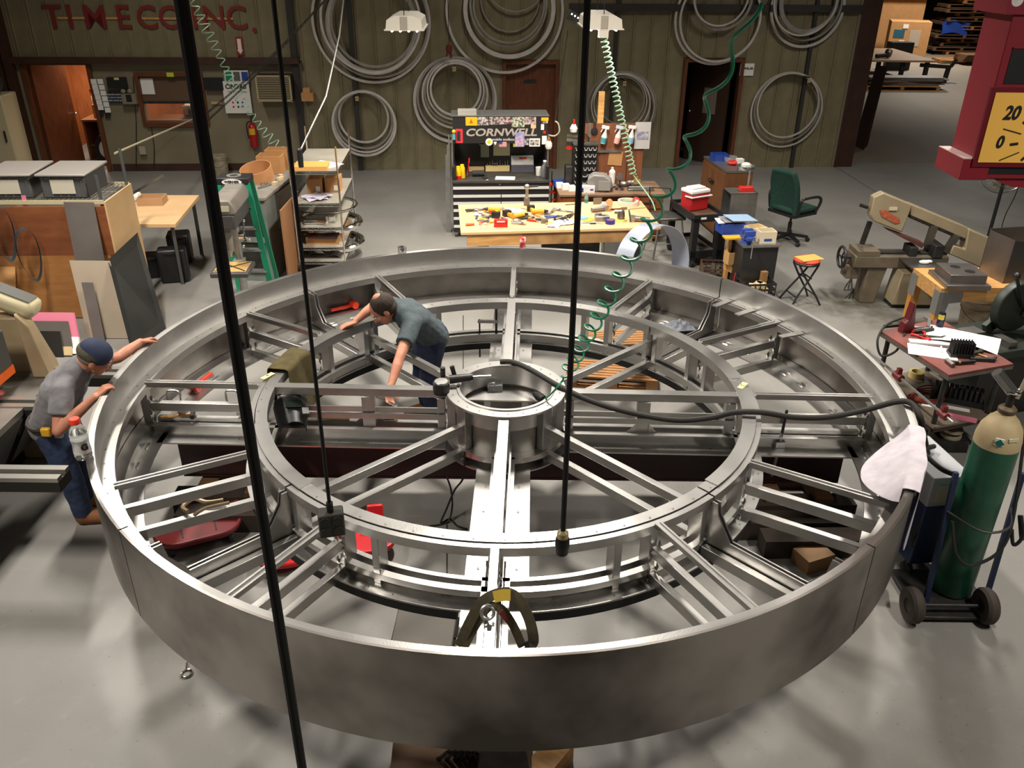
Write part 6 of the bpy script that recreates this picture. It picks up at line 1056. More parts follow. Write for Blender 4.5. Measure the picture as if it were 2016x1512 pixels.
t = thing('steel_enclosure', 'low grey steel enclosure with flange and two round holes on the pine bench', 'enclosure', (c2.x+.02, c2.y-.06, TZ), math.radians(-2)); b = MB(); b.b2((-.24, -.25, 0), (.24, .27, .05)); b.build('flange', ANOD, t, bevel=.004); b = MB(); b.b2((-.2, -.19, .05), (.2, .22, .15)); b.build('box', ANOD, t, bevel=.004)
for x, y in ((-.04, .09), (.06, -.06)): b = MB(); b.lathe([(0, .1505), (.055, .1505), (.055, .152), (0, .152)], 24, (x, y, 0)); b.build('hole', BLACK, t)
t = thing('steel_hopper', 'tall open steel hopper of folded plates on the pine bench', 'hopper', (5.80, 9.02, TZ), math.radians(12)); b = MB(); b.b2((-.3, 0, 0), (-.292, .4, .5)); b.build('side', ANOD, t); b = MB(); b.prism([(-.3, 0), (.3, 0), (.3, .42), (-.3, .5)], .008, 'xz', -.004); b.build('front', mat('dark_fabricated_steel', (.13, .125, .12), .4, .85), t); b = MB(); b.b2((-.3, .39, 0), (.3, .4, .52)); b.build('back', ANOD, t)
bucket('lidded_bucket', 'dirty white bucket with lid under the pine bench', (5.52, 9.35, 0), .17, .36, None, True)
# chop saw on dark stand
cs = thing('chop_saw', 'dark green abrasive chop saw on a steel stand', 'chop saw', (4.62, 7.45, 0), math.radians(18)); DG = mat('saw_dark_green', S(40, 48, 40), .5, col2=S(28, 34, 28), scale=6)
b = MB(); b.b2((-.42, -.35, .70), (.55, .3, .78)); b.build('table', DG, cs, bevel=.01); b = MB(); b.b2((-.3, -.25, 0), (.45, .2, .70)); b.build('stand', SDK, cs)
b = MB(); b.lathe([(0, -.05), (.24, -.05), (.25, -.03), (.25, .04), (.2, .06), (0, .06)], 32, (.18, .0, 1.06), axis='y'); b.build('wheel_guard', DG, cs, bevel=.008); b = MB(); b.cyl((.25, -.05, 1.06), (.55, -.3, 1.02), .09, .07, n=16); b.build('motor', mat('saw_motor', S(90, 92, 80), .5), cs); b = MB(); b.bar((.18, -.08, 1.1), (-.05, -.12, 1.42), .022, .022); b.ball((-.05, -.12, 1.43), .035); b.build('lever', BLACK, cs); b = MB(); b.bar((.3, .1, 1.0), (-.05, .05, .82), .05, .12); b.build('pivot_arm', DG, cs); b = MB(); b.b2((-.4, -.1, .78), (-.2, .05, .88)); b.b2((-.1, -.3, .78), (.0, -.1, .84)); b.build('clamp_block', STEELD, cs)
for y in (-.2, .1): b = MB(); b.b2((-.38, y, .781), (.4, y+.02, .784)); b.build('slot', BLACK, cs)
# red topped welding table
RZ2 = .9; q4 = [G(u, v, RZ2) for u, v in ((1735, 652), (1868, 738), (1995, 716), (1850, 627))]; c3 = sum(q4, Vector())/4; c3.z = 0
rt = thing('welding_table', 'red topped welding table with pipe legs and a lower shelf', 'table', c3); REDT = mat('worn_red_top', S(132, 70, 62), .6, col2=S(92, 52, 46), scale=5)
b = MB(); b.prism([(p.x-c3.x, p.y-c3.y) for p in q4], .045, off=RZ2-.045); b.build('top', REDT, rt); b = MB(); b.prism([((p.x-c3.x)*1.012, (p.y-c3.y)*1.012) for p in q4], .03, off=RZ2-.05); b.build('edge_band', STEELD, rt)
for p in q4: r_ = (p-c3)*.86; b = MB(); b.cyl((r_.x, r_.y, 0), (r_.x, r_.y, RZ2-.05), .022, n=10); b.build('leg', IRON, rt)
b = MB(); b.prism([((p.x-c3.x)*.98, (p.y-c3.y)*.98) for p in q4], .02, off=.36); b.build('lower_shelf', mat('shelf_grey', S(110, 98, 84), .6), rt)
for a, c_ in ((0, 1), (1, 2), (2, 3), (3, 0)): b = MB(); p, q = (q4[a]-c3)*.9, (q4[c_]-c3)*.9; b.bar(Vector((p.x, p.y, .33)), Vector((q.x, q.y, .33)), .03, .05); b.build('rail', MAROON, rt)
def rr_(u, v, z=RZ2): p = G(u, v, z); return p
def rone(name, mb, m, label, cat, u, v, rz=0, z=RZ2, **k_): return one(name, mb, m, label, cat, rr_(u, v, z), rz, **k_)
b = MB(); b.sheet(lambda a, c_: ((a-.5)*.62, (c_-.5)*.40, .004+.045*max(0, math.sin(a*PI))*(1-c_)), 8, 6, .003); rone('drawing_sheet', b, PAPER, 'big curled white drawing sheet on the welding table', 'paper', 1893, 668, -.55); b = MB(); b.b2((-.2, -.12, 0), (.2, .12, .004)); rone('paper_sheet', b, PAPER, 'white sheet under the pen on the welding table', 'paper', 1835, 693, -.35); b = MB(); b.b2((-.22, -.04, 0), (.22, .04, .02)); rone('paper_roll', b, mat('pale_grey_card', S(196, 194, 196), .7), 'pale grey folded strip on the welding table', 'paper', 1840, 678, -.2)
b = MB(); b.cyl((-.06, 0, .012), (.06, 0, .012), .008, n=8); rone('marker_pen', b, PAPER, 'white marker pen lying on the sheet', 'pen', 1853, 690, 1.2, RZ2)
t = thing('pin_rack', 'rack of black steel pins standing on the welding table', 'rack', rr_(1890, 700), -.15); b = MB(); b.b2((-.10, -.06, 0), (.10, .06, .03)); b.build('block', BLACK, t)
for i in range(8):
    for j in range(4): b = MB(); b.cyl((-.085+i*.024, -.045+j*.03, .03), (-.085+i*.024, -.045+j*.03, .14), .008, .006, n=6); b.build('pin', BLACK, t)
t = thing('claw_hammer', 'black handled hammer at the front edge of the welding table', 'hammer', rr_(1885, 718), .1); b = MB(); b.cyl((-.05, 0, .02), (.16, .01, .02), .015, n=8); b.build('handle', BLACK, t); b = MB(); b.cyl((-.07, -.05, .02), (-.07, .06, .02), .02, n=10); b.build('head', STEELD, t); b = MB(); b.cyl((.0, 0, .02), (.02, .001, .02), .0155, n=8); b.build('brass_band', mat('brass', (.5, .35, .15), .4, .8), t)
t = thing('drink_can', 'dark blue and yellow drink can on the welding table', 'can', rr_(1849, 643), 0); b = MB(); b.lathe([(0, 0), (.028, 0), (.033, .01), (.033, .13), (.026, .145), (0, .143)], 20); b.build('can', mat('can_navy', S(40, 46, 70), .3, .6), t); b = MB(); b.lathe([(.0335, .08), (.0335, .13)], 14, a0=PI, a1=PI*1.6); b.build('print', mat('can_yellow', S(200, 180, 50), .4), t)
t = thing('red_tool_bag', 'dark red torch holster standing at the table corner', 'holster', rr_(1782, 652), .3); b = MB(); b.prism([(-.06, 0), (.07, 0), (.05, .12), (.03, .22), (.0, .3), (-.02, .12), (-.05, .1)], .08, 'xz', -.04); b.build('holster', mat('dark_red_plastic', S(96, 24, 30), .5), t, bevel=.01)
b = MB(); b.tube(smooth_path([rr_(1785, 632)+Vector((0, 0, .05)), rr_(1745, 645)+Vector((0, 0, .03)), rr_(1728, 668, .85), rr_(1735, 700, .72), rr_(1765, 690, .8), rr_(1780, 660)+Vector((0, 0, .02))], 8), .011, 8); one('torch_cable', b, RUBBER, 'black cable looping off the welding table corner', 'cable')
def cclamp(name, label, loc, rz_, s_=1.0, m=None):
    t = thing(name, label, 'clamp', loc, rz_); m = m or GALV; b = MB(); b.tube(smooth_path([(-.09*s_, .0, .015), (-.10*s_, .06*s_, .015), (-.03*s_, .10*s_, .015), (.02*s_, .03*s_, .015), (.10*s_, .0, .015)], 5), .012*s_, 8); b.build('jaw', m, t); b = MB(); b.tube(smooth_path([(-.07*s_, -.05*s_, .015), (0, -.02*s_, .015), (.12*s_, -.04*s_, .015)], 5), .010*s_, 8); b.build('handle', m, t); return t
cclamp('locking_clamp', 'silver locking clamp with red grips on the welding table', rr_(1803, 650), .4); t = cclamp('locking_clamp', 'red jawed clamp lying across the welding table', rr_(1812, 664), -1.0, 1.0, RED)
for i, (u, v, rz_, m, lab) in enumerate([(1820, 655, .2, IRON, 'dark pliers on the welding table'), (1830, 640, 1.0, STEELD, 'flat steel angle on the welding table'), (1832, 668, -.4, IRON, 'dark open wrench on the welding table'), (1918, 700, .3, DG, 'dark green grinder on the welding table'), (1935, 712, -.2, DG, 'dark green grinder lying at the right edge of the welding table'), (1760, 645, .1, IRON, 'dark flat bar at the corner of the welding table')]): b = MB(); b.bar((-.1, 0, .015), (.1, .02, .02), .03, .025); b.bar((.06, 0, .02), (.12, .07, .02), .02, .02); rone('table_tool', b, m, lab, 'tool', u, v, rz_)
b = MB(); b.cyl((-.13, 0, .01), (.13, 0, .01), .008, n=6); rone('brass_rod', b, mat('pencil_wood', S(190, 160, 90), .6), 'yellow wooden stick leaning by the pin rack', 'stick', 1914, 695, -.9)
# lower shelf
b = MB(); b.arc(.05, .07, 0, .06, n=24); rone('tape_ring', b, mat('yellow_tape', S(200, 180, 120), .6), 'yellowish tape ring on the lower shelf', 'tape', 1803, 742, 0, .38)
t = thing('drill_rack', 'black rack of drill sleeves in rows on the lower shelf', 'rack', rr_(1882, 790, .38), -.45); b = MB(); b.b2((-.22, -.07, 0), (.22, .07, .05)); b.build('tray', BLACK, t)
for i in range(10):
    for j in range(3): b = MB(); b.cyl((-.19+i*.042, -.045+j*.045, .05), (-.19+i*.042, -.045+j*.045, .15), .017, n=10); b.build('sleeve', BLACK, t)
for k_ in range(4): b = MB(); b.tube([(.16*math.cos(x)*(1+.05*k_)+.02*k_, .11*math.sin(x)*(1+.04*k_), .012+.012*k_) for x in [i*2*PI/26 for i in range(26)]], .007, 6, closed=True); one('red_hose', b, mat('red_hose', S(150, 62, 48), .5), 'turn of red torch hose coiled on the lower shelf', 'hose', rr_(1822, 785, .38), .2*k_, 'red hose turns')
t = thing('bar_clamp', 'long pipe clamp with red heads leaning across the welding table frame', 'clamp', (0, 0, 0)); p, q = G(1706, 688, .62), G(1876, 832, .55); b = MB(); b.cyl(p, q, .013, n=8); b.build('pipe', GALV, t); d_ = (q-p).normalized()
for f_ in (.40, .90): c_ = p.lerp(q, f_); b = MB(); b.cyl(c_-d_*.05, c_+d_*.05, .035, n=10); b.b2((c_.x-.02, c_.y-.02, c_.z-.03), (c_.x+.02, c_.y+.02, c_.z+.08)); b.build('clamp_head', mat('dull_red', S(110, 30, 30), .5), t)
b = MB(); b.b2((-.13, -.02, 0), (.13, .02, .03)); rone('pink_bar', b, mat('pink_foam', S(226, 128, 152), .7), 'pink foam bar on the edge of the lower shelf', 'bar', 1890, 825, -.45, .38); 
for i, (u, v, lab) in enumerate([(1838, 800, 'white strip lying on the lower shelf front'), (1885, 805, 'second white strip at the lower shelf corner')]): b = MB(); b.b2((-.1, -.03, 0), (.1, .03, .004)); rone('white_strip', b, PAPER, lab, 'strip', u, v, -.4, .38)
for i in range(2): b = MB(); b.lathe([(0, 0), (.09, 0), (.09, .025), (0, .03)], 22); one('grinding_disc', b, mat('pale_disc', S(150, 140, 120), .6), 'pale disc stacked on the floor under the welding table', 'disc', G(1865, 880)+Vector((0, 0, .12+.06*i)), 0, 'discs under the welding table')
b = MB(); b.box((0, 0, .06), (.26, .2, .12)); one('floor_box', b, IRON, 'dark box holding discs on the floor under the table', 'box', G(1865, 880))
b = MB()
for i in range(14): b.ball((rr.uniform(-.16, .16), rr.uniform(-.12, .12), .08+rr.uniform(0, .16)), .075, 8, 6)
one('rag_heap', b, mat('dark_rags', S(58, 50, 40), .9, col2=S(38, 32, 26), scale=20), 'heap of dark rags under the welding table', 'rags', G(1830, 850))
# ================================================================== gas cylinder on hand truck, welder
gc_ = thing('gas_cylinder', 'tall green gas cylinder with cream shoulder and chrome valve', 'gas cylinder', (3.13, 4.66, .06)); GCG = mat('cylinder_green', S(28, 92, 66), .38, col2=S(20, 70, 50), scale=5); GCC = mat('cylinder_cream', S(188, 170, 132), .5, col2=S(160, 140, 104), scale=6)
r0 = .138; b = MB(); b.lathe([(0, 0), (r0*.9, 0), (r0, .03), (r0, 1.20)], 36); b.build('tank', GCG, gc_); b = MB(); b.lathe([(r0+.0005, 1.20), (r0, 1.25), (r0*.9, 1.32), (r0*.65, 1.38), (r0*.38, 1.42), (.045, 1.44), (.045, 1.46), (0, 1.46)], 36); b.build('shoulder', GCC, gc_); b = MB(); b.lathe([(.05, 1.43), (.055, 1.44), (.055, 1.46), (.04, 1.475), (0, 1.475)], 20); b.build('neck_ring', mat('worn_brown', S(90, 72, 50), .6), gc_)
b = MB(); b.lathe([(.022, 1.47), (.022, 1.55), (.03, 1.56), (.03, 1.57), (0, 1.575)], 14); b.build('valve', IRON, gc_); b = MB(); b.tube([(.045*math.cos(x), .045*math.sin(x), 1.585) for x in [i*2*PI/16 for i in range(16)]], .009, 6, closed=True); b.bar((-.045, 0, 1.585), (.045, 0, 1.585), .01, .01); b.build('hand_wheel', CHROME, gc_); b = MB(); b.cyl((-.01, 0, 1.58), (-.12, .03, 1.70), .035, n=14); b.build('regulator', mat('regulator_chrome', (.35, .34, .33), .25, .9), gc_); b = MB(); b.cyl((.05, .02, 1.52), (.08, .03, 1.68), .014, n=8); b.build('flow_tube', mat('flow_tube', S(150, 140, 120), .4), gc_)
b = MB(); b.at(0, 0, 1.28, rz=-2.05); b.box((r0*.985, 0, 0), (.006, .05, .05)); b.at(); b.build('hazard_label', WHITE, gc_); b = MB(); b.at(0, 0, 1.275, rz=-2.05, rx=PI/4) if False else b.at(0, 0, 1.275, rz=-2.05); b.prism([(-.028, 0), (0, -.028), (.028, 0), (0, .028)], .003, 'yz', r0+.001); b.at(); b.build('hazard_diamond', mat('diamond_teal', S(20, 100, 90), .5), gc_); b = MB(); b.at(0, 0, 1.30, rz=-1.45); b.box((r0*.95, 0, .0), (.006, .06, .025)); b.at(); lab = b.build('gas_label', mat('label_cream', S(206, 196, 168), .6), gc_)
tr = thing('cylinder_truck', 'dark two wheeled welding cart carrying the gas cylinder', 'hand truck', (3.0, 4.52, 0)); b = MB(); b.b2((-.22, -.16, .03), (.32, .34, .055)); b.build('platform', IRON, tr, bevel=.005)
for x in (-.26, .24): 
    b = MB(); b.lathe([(.05, -.035), (.11, -.04), (.125, -.02), (.125, .02), (.11, .04), (.05, .035), (.05, -.035)], 28, (x, -.12, .125), axis='x'); q = b.build('wheel', mat('dusty_tyre', S(62, 54, 48), .8), tr); b = MB(); b.lathe([(0, -.03), (.05, -.03), (.05, .03), (0, .03)], 14, (x, -.12, .125), axis='x'); b.build('hub', IRON, q)
b = MB(); b.cyl((-.26, -.12, .125), (.24, -.12, .125), .012, n=8); b.build('axle', IRON, tr)
for x in (-.10, .34): b = MB(); b.bar((x, .0 if x < 0 else .04, .04), (x+.04, .16, 1.02), .03, .04); b.build('upright', mat('truck_blue', S(24, 38, 66), .5), tr)
b = MB(); b.tube(smooth_path([(-.08, .1, .75), (.08, -.08, .72), (.26, -.06, .74), (.34, .1, .78)], 6), .008, 6); b.build('chain', IRON, tr); b = MB(); b.tube(smooth_path([(3.3, 4.74, 1.55), (3.34, 4.70, 1.2), (3.30, 4.50, .62), (3.12, 4.47, .42), (2.98, 4.47, .5), (2.93, 4.55, .72)], 8), .011, 8); one('gas_hose', b, RUBBER, 'black gas hose drooping around the green cylinder', 'hose')
wd = thing('welding_machine', 'blue and grey welding machine beside the gas cylinder', 'welder', (2.98, 5.06, 0), math.radians(8)); b = MB(); b.b2((-.12, -.22, .12), (.2, .35, .62)); b.build('case', mat('welder_blue', S(30, 46, 84), .5), wd, bevel=.01); b = MB(); b.b2((-.11, -.21, .62), (.19, .34, .86)); b.build('upper_case', mat('welder_grey', S(170, 172, 176), .5), wd, bevel=.01); b = MB(); b.b2((-.06, -.216, .66), (.1, -.211, .8)); b.build('panel', mat('cream_panel', S(186, 176, 156), .6), wd)
for x in (-.1, .18):
    for y in (-.18, .3): b = MB(); b.lathe([(0, -.02), (.05, -.02), (.055, 0), (.05, .02), (0, .02)], 14, (x, y, .06), axis='x'); b.build('caster', RUBBER, wd); b = MB(); b.b2((x-.02, y-.02, .06), (x+.02, y+.02, .12)); b.build('fork', IRON, wd)
b = MB(); b.tube(smooth_path([(3.05, 4.86, .88), (2.92, 4.84, .95), (2.90, 5.05, .95), (3.05, 5.2, .9)], 6), .018, 8); one('welder_lead', b, RUBBER, 'thick black lead looped on top of the welding machine', 'cable')
b = MB(); b.tube(smooth_path([(3.42, 4.62, .72), (3.44, 4.56, .6), (3.40, 4.56, .52), (3.38, 4.6, .62)], 6), .012, 8); b.bar((3.42, 4.62, .72), (3.46, 4.58, .55), .02, .03); one('electrode_holder', b, BLACK, 'black electrode holder hanging on the right of the cylinder truck', 'clamp')
b = MB(); b.tube(smooth_path([(2.93, 4.86, .55), (2.86, 4.82, .42), (2.86, 4.80, .3), (2.90, 4.84, .4)], 6), .012, 8); one('ground_clamp', b, BLACK, 'black ground clamp hanging beside the white cloth', 'clamp')
# ================================================================== maroon framed dial in the upper right
SY_ = 5.5
gs = thing('framed_dial', 'maroon framed hanging display with a yellow numbered dial', 'display', (0, 0, 0)); MF = mat('display_maroon', S(128, 26, 40), .45)
def gx(u, v): p = onY(u, v, SY_); return (p.x, p.z)
x0, z0 = gx(1912, 345); xr = x0+1.0; zt = 4.5
b = MB(); b.b2((x0, SY_, z0-.02), (xr, SY_+.34, zt)); body = b.build('cabinet', MF, gs, bevel=.006); xi = gx(1957, 181)[0]; zi0, zi1 = gx(1935, 318)[1], gx(1962, 181)[1]
b = MB(); b.b2((xi-.03, SY_-.02, zi0-.03), (xr-.1, SY_, zi1+.03)); b.build('bezel', mat('display_dark_maroon', S(100, 16, 30), .4), gs); b = MB(); b.b2((xi, SY_-.026, zi0), (xr-.13, SY_-.02, zi1)); dial = b.build('dial_face', mat('dial_yellow', S(240, 186, 84), .5), gs)
letters('numeral', '20', .115, BLACK, dial, (gx(1989, 222)[0], SY_-.028, gx(1989, 222)[1]), FACE, .002, .004, .85, .15); letters('numeral', '0', .105, BLACK, dial, (gx(1965, 279)[0], SY_-.028, gx(1965, 279)[1]), FACE, .002, .004, .85, .12)
for a, c_, w_ in [((1971, 252), (2006, 262), .006), ((1984, 283), (2000, 281), .016), ((1963, 314), (2002, 298), .006), ((2010, 238), (2018, 245), .016), ((2006, 314), (2018, 303), .016)]: p, q = gx(*a), gx(*c_); b = MB(); b.bar((p[0], SY_-.028, p[1]), (q[0], SY_-.028, q[1]), w_, .003, up=(0, 1, 0)); b.build('tick_mark', BLACK, dial)
xb, zb0 = gx(1975, 165); b = MB(); b.b2((xb, SY_-.004, zb0), (xb+.16, SY_+.001, gx(1980, 95)[1])); b.build('opening', BLACK, gs); b = MB(); b.b2((xb, SY_-.01, gx(1980, 95)[1]), (xr-.1, SY_, gx(1980, 92)[1])); b.build('opening_lip', MF, gs)
b = MB(); b.b2((x0+.03, SY_-.004, gx(1930, 342)[1]), (xr-.1, SY_+.001, gx(1930, 328)[1])); b.build('lower_slot', BLACK, gs)
xf = gx(1890, 340)[0]; zf0, zf1 = gx(1890, 354)[1], gx(1890, 312)[1]; b = MB(); b.b2((xf, SY_-.01, zf0), (x0+.1, SY_+.36, zf1)); b.build('foot_block', MF, gs, bevel=.004); b = MB(); b.b2((xf, SY_-.01, zf1), (x0, SY_+.36, zf1+.004)); b.build('foot_top', mat('foot_pale', S(206, 176, 170), .5), gs)
b = MB(); b.prism([(x0+.1, zf0), (x0+.16, zf0-.0), (x0+.3, zf0-.05), (x0+.45, zf0-.055), (xr, zf0-.01), (xr, zf0+.05), (x0+.1, zf0+.05)], .2, 'xz', SY_+.02); b.build('bottom_scroll', MF, gs, bevel=.004); b = MB(); zk = gx(1975, 28)[1]; b.b2((x0-.06, SY_-.02, zk), (x0+.1, SY_+.38, zt)); b.build('top_block', MF, gs)
b = MB(); b.lathe([(0, 0), (.04, 0), (.035, -.02), (0, -.025)], 16, (gx(2000, 0)[0], SY_, gx(2000, 0)[1]), axis='y'); b.build('white_knob', WHITE, gs)
for dx_ in (.2, .8): b = MB(); b.cyl((x0+dx_, SY_+.17, zt), (x0+dx_, SY_+.17, 7.0), .02, n=8); b.build('hanger', IRON, gs)
# pedestal fan behind it
fb = thing('pedestal_fan', 'large wire caged pedestal fan behind the maroon display', 'fan', (7.05, 12.15, 0)); fz = 1.32
b = MB(); b.lathe([(0, 0), (.28, 0), (.27, .03), (.05, .05), (0, .05)], 24); b.build('base', IRON, fb); b = MB(); b.cyl((0, 0, .05), (0, 0, fz-.05), .025, n=10); b.build('pole', BLACK, fb); b = MB(); b.ball((0, .06, fz), .09); b.build('motor', IRON, fb)
for r_ in (.12, .2, .28, .36): b = MB(); b.tube([(r_*math.cos(x), -.08+.1*(r_/.38)**2, fz+r_*math.sin(x)) for x in [i*2*PI/36 for i in range(36)]], .004, 5, closed=True); b.build('cage_ring', GALV, fb)
b = MB(); b.tube([(.39*math.cos(x), .02, fz+.39*math.sin(x)) for x in [i*2*PI/40 for i in range(40)]], .01, 6, closed=True); b.build('cage_rim', GALV, fb)
for i in range(24): a = i*2*PI/24; b = MB(); b.tube([(.05*math.cos(a), -.08, fz+.05*math.sin(a)), (.25*math.cos(a), -.05, fz+.25*math.sin(a)), (.39*math.cos(a), .02, fz+.39*math.sin(a))], .003, 4); b.build('cage_wire', GALV, fb)
for i in range(3):
    a = i*2.09+.4; b = MB(); b.sheet(lambda u_, w_, a=a: ((.06+.28*u_)*math.cos(a+.9*(w_-.5)*(.4+u_)), .0+.05*(w_-.5), fz+(.06+.28*u_)*math.sin(a+.9*(w_-.5)*(.4+u_))), 6, 6, .003); b.build('blade', mat('fan_blade', S(150, 142, 126), .4), fb)
b = MB(); b.tube(smooth_path([(7.2, 12.1, 1.5), (7.22, 12.05, 1.0), (7.15, 12.05, .6), (7.2, 12.1, .05)], 6), .007, 6); one('fan_cord', b, BLACK, 'black switch cord hanging beside the fan pole', 'cord')
# ================================================================== the next bay
bt = thing('layout_table', 'large layout table on black legs in the next bay', 'table', (11.4, 29.5, 0)); b = MB(); b.b2((-.6, 0, .70), (2.4, 3.6, .76)); b.build('top', mat('layout_top', S(150, 116, 80), .6), bt); 
for x in (-.4, .6, 1.4, 2.2):
    for y in (.1, 3.3): b = MB(); b.b2((x-.06, y, 0), (x+.06, y+.12, .70)); b.build('leg', BLACK, bt)
b = MB(); b.bar((2.2, .6, .55), (3.4, 1.0, .45), .1, .12); b.bar((3.35, 1.0, .5), (3.3, 1.0, 0), .12, .12); b.bar((3.4, 1.0, .45), (3.55, 1.0, .7), .08, .1); b.build('swing_arm', BLACK, bt)
t = thing('table_grinder', 'black hand grinder on the layout table', 'grinder', (12.3, 30.0, .76), .3); b = MB(); b.cyl((-.35, 0, .08), (.1, 0, .1), .07, n=10); b.build('body', BLACK, t); b = MB(); b.cyl((.1, 0, .1), (.2, .1, .2), .12, n=12); b.build('head', GALV, t)
t = thing('toolbox_pair', 'pair of black boxes standing behind the layout table edge', 'box', (14.3, 33.2, 0)); b = MB(); b.b2((-.5, 0, 0), (.3, .5, .95)); b.build('box', BLACK, t)
PAL = mat('pallet_wood', S(176, 122, 66), .7, col2=S(120, 80, 44), scale=4); PALD = mat('old_pallet_wood', S(110, 78, 48), .75, col2=S(76, 54, 34), scale=4)
def pallet_mesh(m, w=2.4, d=1.1):
    b = MB()
    for i in range(7): b.b2((-w/2, -d/2+i*d/7, .115), (w/2, -d/2+i*d/7+d/9, .135))
    for x in (-w/2, -.06, w/2-.12): b.b2((x, -d/2, .02), (x+.12, d/2, .115))
    for y in (-d/2, 0, d/2-.12): b.b2((-w/2, y, 0), (w/2, y+.12, .02))
    return b.mesh('pallet', m)
P1, P2, P3 = pallet_mesh(PAL), pallet_mesh(PALD), pallet_mesh(PAL, 1.3, 1.1)
def pallet(me, x, y, z, rz, label, group=None): o = bpy.data.objects.new('pallet', me); COL.objects.link(o); o.location = (x, y, z); o.rotation_euler = (0, 0, rz); return tag(o, label, 'pallet', group)
pallet(P1, 12.3, 28.7, 0, 0, 'long pallet loaded with sheet offcuts before the layout table')
for i in range(7): b = MB(); b.b2((-1.2, -.3, 0), (1.2+.1*(i % 3), .3, .03)); one('sheet_offcut', b, GREYS, 'grey sheet offcut lying on the long pallet', 'sheet', (12.3+.08*((i*5) % 4), 28.7+.1*((i*3) % 3)-.1, .14+.035*i), .03*(i % 4)-.05, 'sheet offcuts on the pallet')
# pallet racks
NTH = 'first second third fourth fifth sixth seventh eighth ninth tenth eleventh twelfth thirteenth fourteenth'.split(); rr2 = random.Random(4)
for col, (x, y) in enumerate([(19.0, 38.9), (21.4, 39.6)]):
    for i in range(14):
        pallet(P2 if (i*7+col) % 3 else P3, x+rr2.uniform(-.2, .2), y+rr2.uniform(-.15, .15), i*.165, rr2.uniform(-.08, .08), '%s pallet from the floor in the %s' % (NTH[i], ['tall stack beside the big cartons', 'stack behind the tall pallet stack'][col]), ['first pallet stack', 'second pallet stack'][col])
t = pallet(P1, 17.9, 35.6, 0, -.1, 'low pallet on the floor before the pallet stacks')
for i in range(5): b = MB(); b.b2((-1.3, -.4, 0), (1.3, .4, .05)); one('rough_plank', b, PALD, 'rough plank in the low pile before the pallet stacks', 'plank', (18.6, 35.2, .135+i*.05) if i else (18.6, 35.2, .135), .03*i, 'planks on the low pallet')
b = MB(); b.sheet(lambda a, c_: ((a-.5)*1.1, -.05*math.sin(a*9+c_*5), (c_-.5)*.5+.08*math.sin(a*4)), 10, 6, .02); one('blue_tarp', b, BLUE, 'blue tarp hanging from the tall pallet stack', 'tarp', (18.4, 38.28, 1.05))
def big_box(name, label, x, y, z, w, d, h, rz_, flaps=False):
    t = thing(name, label, 'carton', (x, y, z), rz_); b = MB(); b.b2((-w/2, -d/2, 0), (w/2, d/2, h)); b.build('box', CARDB, t)
    if flaps:
        b = MB(); b.bar((0, -d/2, h), (0, -d/2-.35, h-.3), w, .02); b.build('flap', CARDB, t); b = MB(); b.bar((-w/2, 0, h), (-w/2-.4, 0, h-.2), .02, d); b.build('flap', CARDB, t)
    return t
t = big_box('large_carton', 'large carton with blue label standing beside the pallet stacks', 16.0, 37.2, 0, 1.5, 1.3, 1.4, -.3); b = MB(); b.b2((-.6, -.66, .8), (-.2, -.65, 1.1)); b.build('blue_label', mat('teal_print', S(40, 90, 110), .5), t); b = MB(); b.b2((.0, -.66, .5), (.4, -.65, 1.1)); b.build('torn_patch', mat('torn_white', S(176, 160, 140), .7), t); b = MB(); b.b2((-.3, -.665, 1.15), (-.1, -.65, 1.3)); b.build('sticker', PAPER, t); b = MB(); b.b2((-.35, -.665, .55), (-.15, -.65, .7)); b.build('sticker', PAPER, t)
big_box('open_carton', 'huge open topped carton resting above the labelled carton', 16.2, 39.3, 0, 2.0, 1.2, 2.6, -.2, True)
t = thing('lumber_rack', 'steel beam rail carrying leaning sheets in the next bay', 'rack', (15.0, 41.5, 0)); b = MB(); b.b2((-3.4, 0, .55), (1.2, .3, 1.1)); b.build('beam', IRON, t)
for x in (-3.2, -.6, 1.0): b = MB(); b.b2((x-.1, 0, 0), (x+.1, .3, .55)); b.build('foot', IRON, t)
for i, (x, h, m, lab) in enumerate([(12.0, 2.2, OAK, 'reddish board leaning in the lumber rack'), (12.9, 2.6, mat('ochre_board', S(150, 124, 70), .6), 'ochre board leaning in the lumber rack'), (13.8, 2.7, GREYS, 'dark grey panel leaning in the lumber rack')]): b = MB(); b.bar((0, 0, 0), (.3, .6, h), .8, .03, up=(0, -1, .2)); one('leaning_timber', b, m, lab, 'board', (x, 41.85, 0))
for i in range(11): b = MB(); b.bar((0, 0, 0), (.35, .5, 2.9), .06, .05); one('rack_lath', b, mat('grey_lath', S(140, 128, 110), .6), 'pale lath standing in the row beside the big open carton', 'lath', (14.3+i*.16, 41.9, 0), 0, 'laths in the lumber rack')
for i in range(4): b = MB(); b.bar((0, 0, 0), (.22-.03*i, .1, 1.75-.1*i), .5, .012, up=(1, 0, 0)); one('veneer_sheet', b, BROWNT, 'dark brown panel leaning behind the end of the wall', 'panel', (7.85+.07*i, 19.6+.12*i, 0), .1, 'brown panels behind the wall end')
